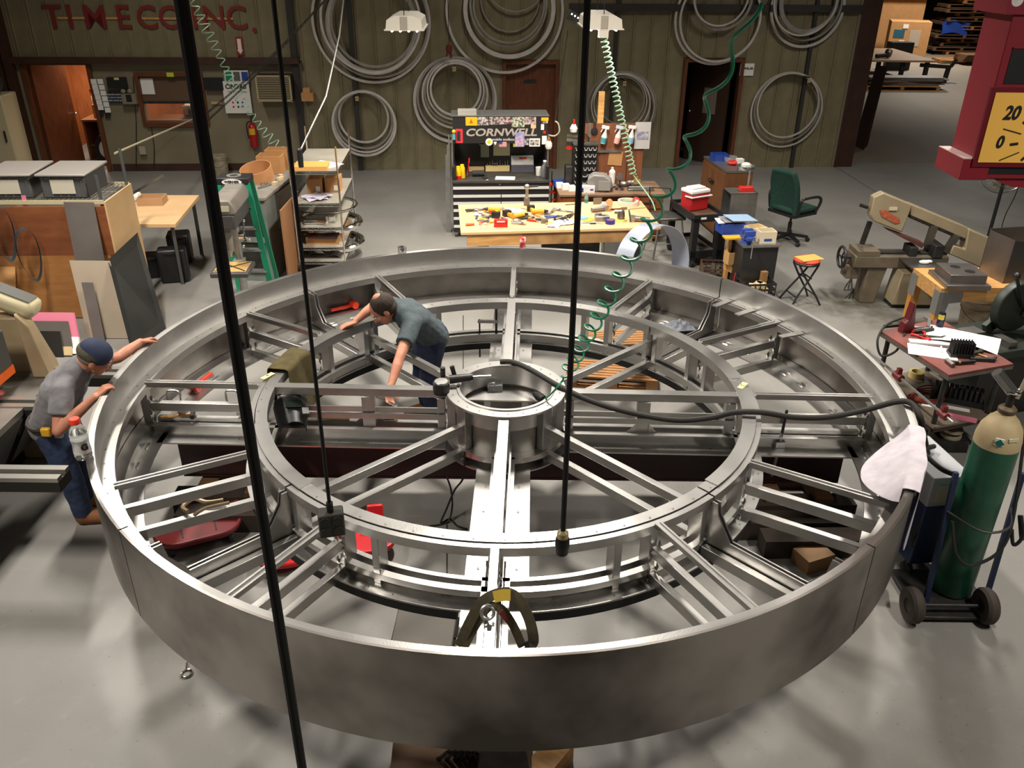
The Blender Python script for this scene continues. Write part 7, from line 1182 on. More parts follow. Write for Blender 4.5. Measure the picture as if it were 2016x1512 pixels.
# ================================================================== people
def fuse(parts, voxel, smooth=3):         # overlapping limbs -> one continuous surface
    mb = MB()
    for q in parts: q(mb)
    me = mb.mesh('tmp', None); o = bpy.data.objects.new('tmp', me); COL.objects.link(o)
    m = o.modifiers.new('r', 'REMESH'); m.mode = 'VOXEL'; m.voxel_size = voxel; m.use_smooth_shade = True
    if smooth: s_ = o.modifiers.new('s', 'SMOOTH'); s_.factor = .5; s_.iterations = smooth
    dg = bpy.context.evaluated_depsgraph_get(); out = bpy.data.meshes.new_from_object(o.evaluated_get(dg)); bpy.data.objects.remove(o); bpy.data.meshes.remove(me)
    for p in out.polygons: p.use_smooth = True
    return out
def cap(p, q, r0, r1): 
    def f_(mb): mb.tube([p, q], [r0, r1], 14); mb.ball(p, r0, 14, 10); mb.ball(q, r1, 14, 10)
    return f_
def egg(c, r, M=None):
    r = tuple(q*1.0 for q in r)
    def f_(mb):
        t = mb.T; mb.T = Matrix.Translation(c) @ (M or Matrix()); mb.ball((0, 0, 0), r, 20, 14); mb.T = t
    return f_
def chain(pts, rs): return [cap(pts[i], pts[i+1], rs[i], rs[i+1]) for i in range(len(pts)-1)]
def frame_of(x, z):      # right-handed frame with given forward (x) and roughly up (z)
    x = Vector(x).normalized(); y = Vector(z).cross(x).normalized(); z = x.cross(y); return Matrix(((x.x, y.x, z.x, 0), (x.y, y.y, z.y, 0), (x.z, y.z, z.z, 0), (0, 0, 0, 1)))
def hand(wrist, d, nrm, curl, side, spread=.0, s=1.0):      # d: along the hand, nrm: back of the hand, side: +1 thumb on left of d
    d = Vector(d).normalized(); n = Vector(nrm); n = (n-d*n.dot(d)).normalized(); x = d.cross(n)*side; w = Vector(wrist); out = []
    def pt(a, b_, c_): return w+(d*a+x*b_+n*c_)*s
    for b_ in (-.030, -.01, .01, .030): out.append(cap(pt(.0, b_*.7, 0), pt(.085, b_, 0), .016*s, .0135*s))
    L = [.062, .075, .08, .068]
    for i, b_ in enumerate((.033, .011, -.011, -.033)):
        l = L[3-i]; a0 = pt(.088, b_, 0); th = curl; v1 = (d*math.cos(th*.5)-n*math.sin(th*.5)+x*b_*spread*8).normalized(); v2 = (d*math.cos(th*1.3)-n*math.sin(th*1.3)+x*b_*spread*8).normalized(); v3 = (d*math.cos(th*2)-n*math.sin(th*2)).normalized()
        p1 = a0+v1*l*.48*s; p2 = p1+v2*l*.3*s; p3 = p2+v3*l*.24*s; out += [cap(a0, p1, .0100*s, .0094*s), cap(p1, p2, .0094*s, .0086*s), cap(p2, p3, .0086*s, .0072*s)]
    t0 = pt(.018, .034, -.006); t1 = pt(.05, .062, -.018); t2 = pt(.078, .066, -.03); t3 = pt(.098, .060, -.042); out += [cap(t0, t1, .0150*s, .0115*s), cap(t1, t2, .0115*s, .0105*s), cap(t2, t3, .0105*s, .008*s)]
    return out
def head_parts(c, fwd, up, s=1.0):
    M = frame_of(fwd, up); c = Vector(c); R3 = M.to_3x3()
    def L(x, y, z): return c+R3 @ Vector((x, y, z))*s
    o = [egg(L(-.01, 0, .03), (.098*s, .078*s, .092*s), M), egg(L(.035, 0, -.045), (.062*s, .058*s, .075*s), M), egg(L(.045, 0, -.09), (.042*s, .042*s, .030*s), M), egg(L(-.03, 0, -.02), (.07*s, .068*s, .07*s), M), cap(L(.088, 0, .005), L(.112, 0, -.035), .010*s, .015*s), egg(L(.088, 0, .028), (.016*s, .05*s, .012*s), M), egg(L(.088, 0, -.067), (.012*s, .025*s, .009*s), M)]
    for d in (-1, 1): o += [egg(L(-.008, d*.08, -.01), (.020*s, .012*s, .032*s), M), egg(L(.07, d*.036, -.02), (.025*s, .022*s, .022*s), M), egg(L(.098, d*.012, -.038), (.012*s, .010*s, .008*s), M)]
    return o, L, M
EYEW = mat('eye_white', (.75, .73, .70), .3); EYED = mat('eye_dark', (.03, .02, .015), .2)
def build_person(label, J, shirt_m, jean_m, boot_m, hair, sleeve=.62, s=1.0):
    """J: joints by name; body one skin mesh; clothes are its children"""
    v = {k_: Vector(p) for k_, p in J.items() if not k_.startswith('_')}
    up_t = (v['neck']-v['pelvis']).normalized(); lat = (v['lsh']-v['rsh']).normalized()
    s = 1.08; hd, HL, HM = head_parts(v['head'], J['_face'], J['_up'], s)
    body = hd+chain([v['neck'], v['head']+Vector((0, 0, -.02))], [.062, .058])
    tors = []
    for f_ in (-1, 1): tors += [cap(v['pelvis']+lat*f_*.075, v['chest']+lat*f_*.09, .105, .11), cap(v['chest']+lat*f_*.09, v['neck']+lat*f_*.05-up_t*.04, .11, .075)]
    tors += [cap(v['pelvis'], v['chest'], .12, .125), cap(v['chest'], v['neck'], .12, .065), cap(v['chest']+lat*.06, v['lsh'], .10, .062), cap(v['chest']-lat*.06, v['rsh'], .10, .062), cap(v['lsh'], v['neck'], .06, .055), cap(v['rsh'], v['neck'], .06, .055)]
    legs = []
    for sd in 'lr': legs += chain([v[sd+'hip'], v[sd+'knee'], v[sd+'ank']], [.095, .062, .045])+[cap(v['pelvis'], v[sd+'hip'], .12, .10)]
    arms = []
    for sd in 'lr': arms += chain([v[sd+'sh'], v[sd+'el'].lerp(v[sd+'sh'], .4), v[sd+'el'], v[sd+'el'].lerp(v[sd+'wr'], .35), v[sd+'wr']], [.056, .05, .043, .044, .029])
    feet = [cap(v[sd+'ank']+Vector((0, 0, -.02)), v[sd+'toe'].lerp(v[sd+'ank'], .15), .042, .03) for sd in 'lr']
    me = fuse(body+tors+legs+arms+feet+J['_hands'], .0065, 2); me.materials.append(SKIN); o = bpy.data.objects.new('person', me); COL.objects.link(o); tag(o, label, 'person')
    def child(name, parts, vox, m, sm=3, wr=0):
        me = fuse(parts, vox, sm); me.materials.append(m); c = bpy.data.objects.new(name, me); COL.objects.link(c); c.parent = o
        if wr:
            t_ = bpy.data.textures.get('folds') or bpy.data.textures.new('folds', 'CLOUDS'); t_.noise_scale = .09; dm = c.modifiers.new('folds', 'DISPLACE'); dm.texture = t_; dm.strength = wr; dm.mid_level = .5
        return c
    def grow(fs, e):    # rebuild the same limbs a little bigger
        return fs
    e = .014; ts = []
    for f_ in (-1, 1): ts += [cap(v['pelvis']+lat*f_*.078-up_t*.03, v['chest']+lat*f_*.09, .118+e, .114+e), cap(v['chest']+lat*f_*.09, v['neck']+lat*f_*.06-up_t*.04, .115+e, .078+e)]
    ts += [cap(v['pelvis']-up_t*.03, v['chest'], .13+e, .13+e), cap(v['chest'], v['neck']-up_t*.012, .125+e, .066+e), cap(v['chest']+lat*.06, v['lsh'], .10+e, .066+e), cap(v['chest']-lat*.06, v['rsh'], .10+e, .066+e), cap(v['lsh'], v['neck']-up_t*.015, .064+e, .056+e), cap(v['rsh'], v['neck']-up_t*.015, .064+e, .056+e)]
    for sd in 'lr':
        q = v[sd+'sh'].lerp(v[sd+'el'], sleeve); d = (v[sd+'el']-v[sd+'sh']).normalized(); ts.append(lambda mb, a=v[sd+'sh'], q=q: (mb.tube([a, a.lerp(q, .5), q], [.066+e, .068+e, .066+e], 16), mb.ball(a, .066+e, 14, 10)))
    child('shirt', ts, .011, shirt_m, 3, .018)
    js = [cap(v['pelvis']+lat*f_*.07, v['pelvis']+lat*f_*.07-up_t*.03, .122+e, .122+e) for f_ in (-1, 1)]
    for sd in 'lr':
        a = v[sd+'ank']; js += [cap(v['pelvis'], v[sd+'hip'], .125+e, .105+e)]+chain([v[sd+'hip'], v[sd+'knee'], a+Vector((0, 0, .02))], [.105+e, .075+e, .062+e])
    child('jeans', js, .011, jean_m, 2, .016)
    for sd in 'lr': child('boot', [cap(v[sd+'ank']+Vector((0, 0, .0)), v[sd+'ank']+Vector((0, 0, -.03)), .072, .07), cap(v[sd+'ank']+Vector((0, 0, -.035)), v[sd+'toe'], .064, .058)], .010, boot_m, 2)
    hair(o, HL, HM, child)
    for d in (-1, 1):
        b = MB(); b.ball(HL(.0885, d*.032, .006), .0115, 10, 8); q = b.build('eye', EYEW, o); b = MB(); b.ball(HL(.0965, d*.032, .004), .0055, 8, 6); b.build('iris', EYED, q)
    b = MB(); b.tube([HL(.098, -.026, -.066), HL(.1025, 0, -.065), HL(.098, .026, -.066)], [.002, .004, .002], 6); b.build('mouth', mat('lip', S(150, 84, 74), .5), o)
    return o, v, HL, lat, up_t
DENIM = mat('denim', S(50, 66, 98), .85, col2=S(36, 48, 74), scale=26, amt=.5); DENIMD = mat('dark_denim', S(34, 44, 74), .85, col2=S(24, 30, 52), scale=26, amt=.5)
GREYT = mat('grey_tshirt', S(124, 122, 124), .9, col2=S(108, 106, 110), scale=20); TEALT = mat('slate_tshirt', S(72, 82, 86), .9, col2=S(60, 70, 74), scale=20); BOOT = mat('tan_boot', S(128, 80, 42), .7)
# ---- person leaning on the rim at the left
def cap_hair(o, L, M, child):
    C1, C2 = mat('camo_navy', S(44, 54, 82), .85, col2=S(34, 42, 64), scale=10), mat('camo_olive', S(84, 80, 62), .85, col2=S(58, 58, 46), scale=14, contrast=.08)
    child('cap', [egg(L(-.012, 0, .048), (.121, .099, .104), M)], .009, C1, 1)
    c = child('cap_band', [egg(L(-.028, -.0, .036), (.112, .103, .078), M)], .009, C2, 1)
    child('hair', [egg(L(-.03, 0, -.0), (.094, .091, .06), M)], .008, mat('grey_hair', S(120, 110, 98), .8), 1)
    for d in (-1, 1):
        b = MB(); b.tube([L(.108+.004*math.cos(t_), d*.034+.023*math.cos(t_), .004+.017*math.sin(t_)) for t_ in [i*2*PI/14 for i in range(14)]], .002, 5, closed=True); q = b.build('spectacles', IRON, o); b = MB(); b.tube([L(.105, d*.058, .01), L(.0, d*.086, .012)], .002, 5); b.build('temple', IRON, q)
JA = dict(pelvis=(-3.43, 5.47, .90), chest=(-3.29, 5.47, 1.17), neck=(-3.17, 5.50, 1.32), head=(-3.05, 5.535, 1.375), lsh=(-3.20, 5.68, 1.255), rsh=(-3.21, 5.30, 1.225), lel=(-3.07, 5.90, 1.20), lwr=(-2.965, 6.10, 1.245), rel=(-3.22, 5.14, .99), rwr=(-2.965, 5.27, 1.20), lhip=(-3.43, 5.565, .84), rhip=(-3.43, 5.375, .84), lknee=(-3.38, 5.60, .46), rknee=(-3.37, 5.37, .46), lank=(-3.43, 5.62, .09), rank=(-3.36, 5.39, .09), ltoe=(-3.26, 5.64, .05), rtoe=(-3.17, 5.41, .05))
JA['_face'] = (.80, .30, -.52); JA['_up'] = (.45, .0, .9)
JA['_hands'] = hand((-2.965, 6.10, 1.245), (.35, .75, -.10), (-.3, .1, .95), .85, 1)+hand((-2.965, 5.27, 1.20), (.55, .55, .45), (-.45, -.45, .77), 1.0, -1)
pa, va, _, _, _ = build_person('person in grey t-shirt, jeans and camouflage cap leaning over the outer rim', JA, GREYT, DENIM, BOOT, cap_hair)
# belt with tape measure
def belt_of(o, v, lat, up_t, m):
    fw = lat.cross(up_t); b = MB(); c = v['pelvis']+up_t*.03
    b.tube([c+lat*.235*math.cos(t_)+fw*.155*math.sin(t_) for t_ in [i*2*PI/28 for i in range(28)]], .016, 6, closed=True); return b.build('belt', m, o)
latA = (va['lsh']-va['rsh']).normalized(); upA = (va['neck']-va['pelvis']).normalized()
belt_of(pa, va, Vector((0, 1, 0)), Vector((0, 0, 1)), mat('dark_leather', S(40, 32, 28), .6))
b = MB(); b.box((-3.37, 5.235, .92), (.07, .04, .07)); tm = b.build('tape_measure', YELLOW, pa, bevel=.012); b = MB(); b.box((-3.29, 5.245, .91), (.06, .04, .08)); b.build('belt_pouch', GALV, pa, bevel=.01)
# ---- person bending inside the frame
def crop_hair(o, L, M, child):
    HB = mat('brown_hair', S(64, 50, 40), .85, col2=S(40, 32, 26), scale=30)
    child('hair', [egg(L(-.024, 0, .034), (.112, .095, .104), M), egg(L(-.04, 0, -.02), (.082, .086, .065), M)], .0075, HB, 1)
    child('crown', [egg(L(-.035, 0, .10), (.052, .046, .040), M)], .006, SKIN, 1)
JB = dict(pelvis=(-.76, 7.03, .94), chest=(-.89, 6.84, 1.17), neck=(-1.00, 6.71, 1.29), head=(-1.10, 6.63, 1.325), lsh=(-.86, 6.59, 1.20), rsh=(-1.06, 6.93, 1.24), rel=(-1.26, 7.00, 1.19), rwr=(-1.40, 6.90, 1.09), lel=(-.93, 6.30, 1.045), lwr=(-.985, 6.06, .89), lhip=(-.72, 6.94, .88), rhip=(-.80, 7.12, .88), lknee=(-.78, 6.95, .46), rknee=(-.86, 7.14, .46), lank=(-.75, 7.0, .09), rank=(-.82, 7.2, .09), ltoe=(-.90, 6.86, .05), rtoe=(-.99, 7.1, .05))
JB['_face'] = (-.72, -.22, -.66); JB['_up'] = (-.62, -.25, .74)
JB['_hands'] = hand((-1.40, 6.90, 1.085), (-.85, -.35, -.18), (-.1, .1, 1), .35, 1, .5)+hand((-.985, 6.06, .89), (-.10, -.45, -.85), (-.55, .6, -.2), .55, 1, .2)
pb, vb_, _, _, _ = build_person('person in slate t-shirt bending over the middle ring inside the frame', JB, TEALT, DENIMD, BOOT, crop_hair)
b = MB(); b.cyl((-1.02, 5.99, .79), (-.93, 5.95, .77), .012, n=8); b.cyl((-1.12, 6.03, .81), (-1.02, 5.99, .79), .006, n=8); one('ratchet_wrench', b, CHROME, 'small chrome ratchet held in the hand of the bending person', 'wrench')
# ================================================================== lamps hanging over the benches
def highbay(u, v, y, label, reel=False):
    p = onY(u, v, y); t = thing('hanging_lamp', label, 'lamp', p, math.radians(2)); HW = mat('lamp_white', S(226, 220, 206), .45)
    w = .235; b = MB(); b.prism([(-w, -.05), (w, -.05), (w*.93, .06), (.12, .11), (-.12, .11), (-w*.93, .06)], .9, 'xz', 0); b.build('reflector', HW, t); b = MB(); b.b2((-w-.02, -.005, -.065), (w+.02, .91, -.05)); b.build('rim', HW, t); b = MB(); b.b2((-.045, -.012, -.05), (.045, 0, .10)); b.build('end_bracket', mat('lamp_grey', S(170, 162, 148), .5), t)
    for i in range(4): b = MB(); b.cyl((-.16+i*.107, .04, -.072), (-.16+i*.107, .86, -.072), .014, n=8); b.build('lamp_tube', mat('lit_tube', (1, .95, .85), .5, emit=((1, .93, .8), 6.0)), t)
    for y_ in (.1, .8): b = MB(); b.cyl((0, y_, .11), (0, y_, 7.0-p.z), .006, n=6); b.build('cable', IRON, t)
    if reel: b = MB(); b.b2((-.06, .0, -.16), (.06, .12, -.065)); b.build('cord_box', HW, t)
    d = bpy.data.lights.new('tube_light', 'AREA'); d.energy = 42; d.color = (1, .93, .82); d.shape = 'RECTANGLE'; d.size = .4; d.size_y = .8; d.spread = math.radians(140); lo = bpy.data.objects.new('tube_light', d); COL.objects.link(lo); lo.location = (p.x, p.y+.45, p.z-.10)
    return t
highbay(795, 50, 11.6, 'white trapezoid hanging lamp before the big hoop bundles'); highbay(1190, 48, 11.6, 'white trapezoid hanging lamp with hose box over the workbench', True)
t = thing('vent_lamp', 'dark slotted lamp housing hanging beside the white lamp', 'lamp', onY(1135, 38, 13.0), (0, .5, 0)); b = MB(); b.b2((-.14, -.1, -.06), (.16, .3, .06)); b.build('housing', IRON, t)
for i in range(5): b = MB(); b.lathe([(0, -.101), (.012, -.101), (0, -.106)], 8, (-.1+i*.05, 0, .03), axis='y'); b.build('led', mat('lit_led', (1, .95, .85), .5, emit=((1, .95, .85), 5.0)), t)
b = MB(); b.cyl((0, .1, .06), (-1.6, .1, 3.2), .006, n=6); b.build('cable', IRON, t)
# ------------------------------------------------------------------ hoses and cables
HOSEP = mat('pale_green_hose', S(150, 190, 160), .4)
a, c_ = onY(1187, 66, 11.65), onY(1247, 345, 11.9); pts = coil([a, a.lerp(c_, .5), c_], 30, .045, 10); pts += smooth_path([c_, onY(1262, 365, 11.7), onY(1283, 395, 11.5), onY(1290, 415, 11.4)], 5)
b = MB(); b.tube(pts, .009, 6); one('coiled_air_hose', b, HOSEP, 'pale green coiled air hose hanging from the lamp box to the bench end', 'air hose')
top, mid, low = Vector((1.13, 4.35, 3.86)), onY(1290, 440, 4.95), onY(1105, 752, 5.55)
def hpos(f): return (1-f)**2*top+2*f*(1-f)*onY(1345, 330, 4.7)+f*f*low
out = []; th = 0; N = 520
for i in range(N+1):
    f = i/N; c_ = hpos(f); d = (hpos(min(1, f+.01))-hpos(max(0, f-.01))).normalized(); x = d.cross(Vector((0, 1, 0))).normalized(); y = d.cross(x); th += (2*PI/N)*(5+34*f**1.6); r_ = (.028+.022*min(1, f*1.6)) if f < .96 else .05*(1-f)/.04
    out.append(c_+(x*math.cos(th)+y*math.sin(th))*r_)
out += smooth_path([low, onY(1098, 762, 5.5), onY(1080, 780, 5.52), onY(1070, 788, 5.6)], 5)
b = MB(); b.tube(out, [.0115-.004*min(1, i/500) for i in range(len(out))], 7); one('coiled_air_hose', b, GREENC, 'long green coiled air hose stretched from above down into the hub', 'air hose')
b = MB(); p, q = onY(1070, 787, 5.6), onY(1052, 775, 5.72); b.tube([p, p.lerp(q, .5), q], [.03, .034, .02], 12); one('die_grinder', b, BLACK, 'black die grinder lying inside the hub ring at the hose end', 'grinder')
a, c_ = onY(378, 0, 13), onY(565, 308, 13); b = MB(); b.tube(coil([a, onY(432, 110, 13), onY(470, 190, 13), onY(520, 260, 13), c_], 20, lambda f: .05+.03*math.sin(f*9)**2, 9), .007, 5); one('coiled_air_hose', b, HOSEP, 'thin pale coiled hose hanging before the office window', 'air hose')
def hang(name, label, u0, v0, u1, v1, y, r, m=RUBBER, cat='cable', top=6.9):
    q = onY(u1, v1, y); b = MB(); b.cyl((q.x, y, q.z), (q.x, y, top), r, n=10); return one(name, b, m, label, cat), q
hang('pendant_cable', 'thick black hanging cable passing before the drill press', 371, 0, 596, 1520, 1.9, .0155)
t, q = hang('pendant_cable', 'thin black hanging cable carrying the grey outlet box', 540, 0, 650, 1005, 2.78, .0075)
t = thing('outlet_box', 'dusty grey four socket outlet box hanging on a black cable', 'outlet box', q, .25); OB = mat('outlet_grey', S(76, 74, 68), .6, col2=S(60, 58, 52), scale=12)
b = MB(); b.b2((-.052, -.03, -.115), (.052, .04, -.005)); b.build('body', OB, t, bevel=.008); b = MB(); b.cyl((0, 0, -.005), (0, 0, .04), .014, n=10); b.build('strain_relief', BLACK, t)
for x, z in ((-.025, -.035), (.025, -.035), (-.025, -.085), (.025, -.085)):
    b = MB(); b.lathe([(.02, -.0315), (.022, -.0315), (.021, -.033)], 18, (x, 0, z), axis='y'); s_ = b.build('socket', OB, t)
    b = MB(); b.lathe([(0, -.0325), (.003, -.0325)], 6, (x, 0, z+.006), axis='y'); b.build('slot', BLACK, s_); b = MB(); b.lathe([(0, -.0325), (.003, -.0325)], 6, (x+.007, 0, z-.006), axis='y'); b.build('slot', BLACK, s_)
t, q = hang('pendant_cable', 'black hanging cable ending in a plug over the middle ring', 1150, 0, 1108, 1052, 2.6, .0105)
t = thing('power_plug', 'black cord connector with clear collar hanging over the middle ring', 'plug', q); b = MB(); b.lathe([(.012, .02), (.022, .01), (.024, -.02)], 16); b.build('collar', mat('amber_plastic', S(190, 170, 120), .3), t); b = MB(); b.lathe([(.018, -.0), (.027, -.02), (.029, -.05), (.026, -.065), (.024, -.09), (0, -.092)], 18); b.build('body', BLACK, t)
q = onY(590, 300, 9.3); b = MB(); b.tube([q, onY(642, 190, 9.6), onY(668, 70, 10.2), onY(690, -120, 11)], .010, 8); one('pendant_cable', b, STEELD, 'grey drop cord slanting above the wire shelf cart', 'cable'); t = thing('power_plug', 'black cord connector hanging above the wire shelf cart', 'plug', q); b = MB(); b.lathe([(.012, .05), (.028, .03), (.032, -.06), (.028, -.16), (0, -.165)], 16); b.build('body', BLACK, t)
# chain hoist strands
for k_, (dv, lab) in enumerate([(0, 'dark hoist chain strand slanting past the air conditioner'), (16, 'second hoist chain strand just below the first')]):
    P_ = [onY(u, v+dv*(1-i/3), 12.5) for i, (u, v) in enumerate([(408, 222), (470, 170), (545, 100), (640, 0)])]; P_ = smooth_path(P_, 30); b = MB()
    for i in range(0, len(P_)-1): m_ = (P_[i]+P_[i+1])/2; d = (P_[i+1]-P_[i]).normalized()*.028; n_ = (Vector((0, 1, 0)) if i % 2 else d.cross(Vector((0, 1, 0))).normalized())*.012; b.tube([m_-d-n_*.6, m_-d+n_*.6, m_+d+n_, m_+d-n_], .004, 4, closed=True)
    one('hoist_chain', b, IRON, lab, 'chain')
# black welding lead over the frame
L = [(985, 712, 1.075), (1010, 713, 1.085), (1045, 728, 1.085), (1100, 760, 1.075), (1165, 790, 1.03), (1240, 812, .99), (1330, 827, .985), (1400, 822, 1.01), (1445, 812, 1.065), (1500, 812, 1.075), (1560, 821, 1.02), (1630, 821, 1.02), (1700, 808, 1.09), (1765, 791, 1.22), (1795, 795, 1.24), (1812, 822, 1.19), (1818, 852, 1.06), (1828, 905, .8)]
b = MB(); P_ = smooth_path([G(*q) for q in L], 7); b.tube(P_, .021, 10); lead = one('welding_lead', b, mat('lead_sleeve', S(40, 37, 34), .75), 'thick black sleeved welding lead draped across hub, ring and rim', 'cable')
# ------------------------------------------------------------------ things lying on and in the frame
def wz(u, v, z): return G(u, v, z)
RT_ = ZR
t = thing('drink_bottle', 'clear sports drink bottle with orange cap standing on the outer rim', 'bottle', G(166, 900, RT_), .5); BT = mat('clear_bottle', (.88, .89, .88), .08, trans=.9)
b = MB(); b.lathe([(0, 0), (.045, 0), (.052, .02), (.050, .06), (.046, .10), (.052, .14), (.053, .17), (.045, .205), (.027, .232), (.026, .245), (0, .245)], 26); b.build('body', BT, t); b = MB(); b.lathe([(0, .245), (.031, .245), (.031, .275), (.028, .28), (0, .28)], 22); b.build('cap', ORANGE, t)
b = MB(); b.lathe([(.0535, .045), (.0495, .10), (.0535, .14)], 26); lb = b.build('label', mat('bottle_label', S(206, 206, 200), .5, col2=S(150, 150, 150), scale=14, contrast=.1), t); letters('emblem', 'G', .055, BLACK, lb, (.017, -.0535, .095), (PI/2, 0, .3), .002, .004); b = MB(); b.prism([(.008, .088), (.024, .088), (.017, .105)], .002, 'xz', -.0555); b.build('emblem_bolt', RED, lb)
t = thing('soda_can', 'red and white soda can standing on the far rim', 'can', G(1029, 489, RT_), 0); b = MB(); b.lathe([(0, 0), (.027, 0), (.032, .008), (.032, .112), (.026, .122), (0, .12)], 20); b.build('can', mat('can_red', S(190, 40, 46), .35, col2=S(220, 190, 184), scale=22, contrast=.05), t)
b = MB(); b.arc(.02, .045, 0, .05, n=16); one('chrome_fitting', b, CHROME, 'small chrome fitting standing on the far rim', 'fitting', G(792, 495, RT_))
# white cloth over the rim
cth = math.radians(math.degrees(math.atan2(G(1790, 900, RT_).y-WC.y, G(1790, 900, RT_).x-WC.x)))
def cloth(a, c_):
    ang = cth+(a-.5)*.27*(1.2-.3*c_); s_ = (c_-.42)*.95; fold = .010*math.sin(a*7+c_*3)+.003*math.sin(a*19+c_*6)
    if s_ < -.03: r_ = 2.858-.30*min(1, (-s_-.03)*2.4)*abs(math.sin(a*PI))**.8-abs(fold)*.4; z = RT_+.012-(-s_-.03)*.55*(.35+.65*math.sin(a*PI)**.7)
    elif s_ > .05: r_ = 2.935+abs(fold); z = RT_+.012-(s_-.05)*(.75+.35*math.sin(a*9))
    else: r_ = 2.895+(s_-.01)*.9; z = RT_+.014+abs(fold)*.3
    return (WC.x+r_*math.cos(ang), WC.y+r_*math.sin(ang), z)
b = MB(); b.sheet(cloth, 36, 44, .004); one('white_cloth', b, mat('lilac_white_cloth', S(214, 206, 212), .9, col2=S(186, 178, 186), scale=12), 'stained white cloth draped over the outer rim', 'cloth', angle=60)
# olive jacket over the middle ring
ja = math.atan2(G(560, 712, ZL).y-WC.y, G(560, 712, ZL).x-WC.x)
def jacket(a, c_):
    ang = ja+(a-.5)*.21; s_ = (c_-.30)*1.0; fold = .012*math.sin(a*5+c_*3)
    if s_ < -.08: r_ = 1.925+abs(fold); z = ZL+.03-(-s_-.08)*.9
    elif s_ > .06: r_ = 1.765-abs(fold)-.03*c_; z = ZL+.03-(s_-.06)*.75
    else: r_ = 1.845-(s_+.01)*1.14; z = ZL+.032+abs(fold)*.5
    return (WC.x+r_*math.cos(ang), WC.y+r_*math.sin(ang), z)
b = MB(); b.sheet(jacket, 24, 40, .006); one('olive_jacket', b, mat('olive_cloth', S(84, 72, 34), .9, col2=S(62, 54, 26), scale=14), 'olive work jacket hung over the middle ring', 'jacket', angle=60)
# welding helmet
t = thing('welding_helmet', 'black welding helmet resting on the left spoke plate', 'helmet', G(583, 872, .62)+Vector((0, -.02, .12)), (-1.15, .15, .35))
b = MB(); b.sheet(lambda a, c_: (.135*math.cos(PI*(a*1.25-.125))*(1-.25*c_*c_), -.15*math.sin(PI*max(0, min(1, a*1.25-.125)))*(1-.15*c_)+.02, .30*(1-c_)+.01), 20, 12, .006); b.build('shell', BLACK, t); b = MB(); b.ball((0, -.01, .26), (.135, .13, .07), 16, 8); b.build('crown', BLACK, t); b = MB(); b.b2((-.06, -.135, .13), (.06, -.12, .20)); b.build('visor', mat('visor_glass', (.01, .015, .012), .1), t); b = MB(); b.tube([(.10*math.cos(x), .03+.09*math.sin(x), .20) for x in [i*2*PI/20 for i in range(20)]], .008, 6, closed=True); b.build('headband', RUBBER, t); b = MB(); b.b2((.06, -.14, .06), (.11, -.125, .12)); b.build('side_label', mat('grey_ink', S(90, 90, 90), .6), t)
# red dead-blow mallets
def mallet(u, v, z, rz_, label):
    t = thing('red_mallet', label, 'mallet', G(u, v, z), rz_); b = MB(); b.cyl((0, 0, .035), (.25, 0, .022), .017, .02, n=10); b.build('handle', ORANGE, t); b = MB(); b.cyl((.26, -.06, .037), (.26, .06, .037), .037, n=16); b.build('head', ORANGE, t)
def mallet_px(h0, h1, z, label): a, c_ = G(*h0, z), G(*h1, z); mallet(h0[0], h0[1], z, math.atan2(c_.y-a.y, c_.x-a.x), label)
mallet_px((652, 617), (712, 600), .71, 'red dead blow mallet lying in the far left bay of the frame'); mallet_px((417, 742), (380, 768), .63, 'red dead blow mallet lying in the left bay near the rim')
# hammer, clamps and straps
t = thing('ball_hammer', 'wooden handled hammer lying by the left radial tubes', 'hammer', G(318, 826, .70), .25); b = MB(); b.cyl((0, 0, .02), (.24, 0, .02), .013, n=8); b.build('handle', PINE, t); b = MB(); b.cyl((.24, -.06, .022), (.24, .05, .022), .02, n=10); b.build('head', IRON, t)
for u, v, lab in [(345, 778, 'small steel C-clamp on the left radial tube near the rim'), (460, 778, 'small steel C-clamp on the left radial tube near the middle ring')]:
    p = G(u, v, .87); t = thing('c_clamp', lab, 'clamp', p); b = MB(); b.tube(smooth_path([(-.05, -.03, -.05), (-.05, -.03, .03), (-.03, -.03, .055), (.03, -.03, .055), (.05, -.03, .03), (.05, -.03, .0)], 4), .009, 6); b.build('frame', GALV, t); b = MB(); b.cyl((.05, -.03, -.12), (.05, -.03, .0), .006, n=6); b.build('screw', STEELD, t); b = MB(); b.b2((.02, -.06, -.15), (.08, -.0, -.11)); b.build('pad', GALV, t)
cclamp('locking_clamp', 'tan locking pliers clamp gripping the lower left radial tube', G(404, 1000, .69), .6, 1.25, mat('clamp_tan', S(150, 132, 104), .45, .6))
t = thing('bar_f_clamp', 'black screw clamp standing on the back of the middle ring', 'clamp', G(975, 652, .72)); b = MB(); b.b2((-.16, -.012, -.28), (-.145, .012, .12)); b.build('bar', BLACK, t); b = MB(); b.b2((-.17, -.015, .09), (.03, .015, .12)); b.build('arm', GALV, t); b = MB(); b.cyl((.01, 0, -.02), (.01, 0, .30), .012, n=8); b.build('screw', BLACK, t); b = MB(); b.cyl((-.09, 0, .27), (.03, 0, .29), .006, n=6); b.build('tommy_bar', IRON, t)
t = thing('bar_f_clamp', 'tall screw clamp gripping the right spoke plate', 'clamp', G(1530, 878, .615)); b = MB(); b.bar((0, 0, -.28), (.02, 0, .12), .02, .02); b.build('bar', GALV, t); b = MB(); b.cyl((.02, 0, .10), (.025, 0, .32), .012, n=8); b.build('screw', BLACK, t); b = MB(); b.cyl((-.06, 0, .27), (.11, 0, .25), .007, n=6); b.build('tommy_bar', BLACK, t); b = MB(); b.b2((-.02, -.03, .0), (.05, .03, .05)); b.build('jaw', GALV, t)
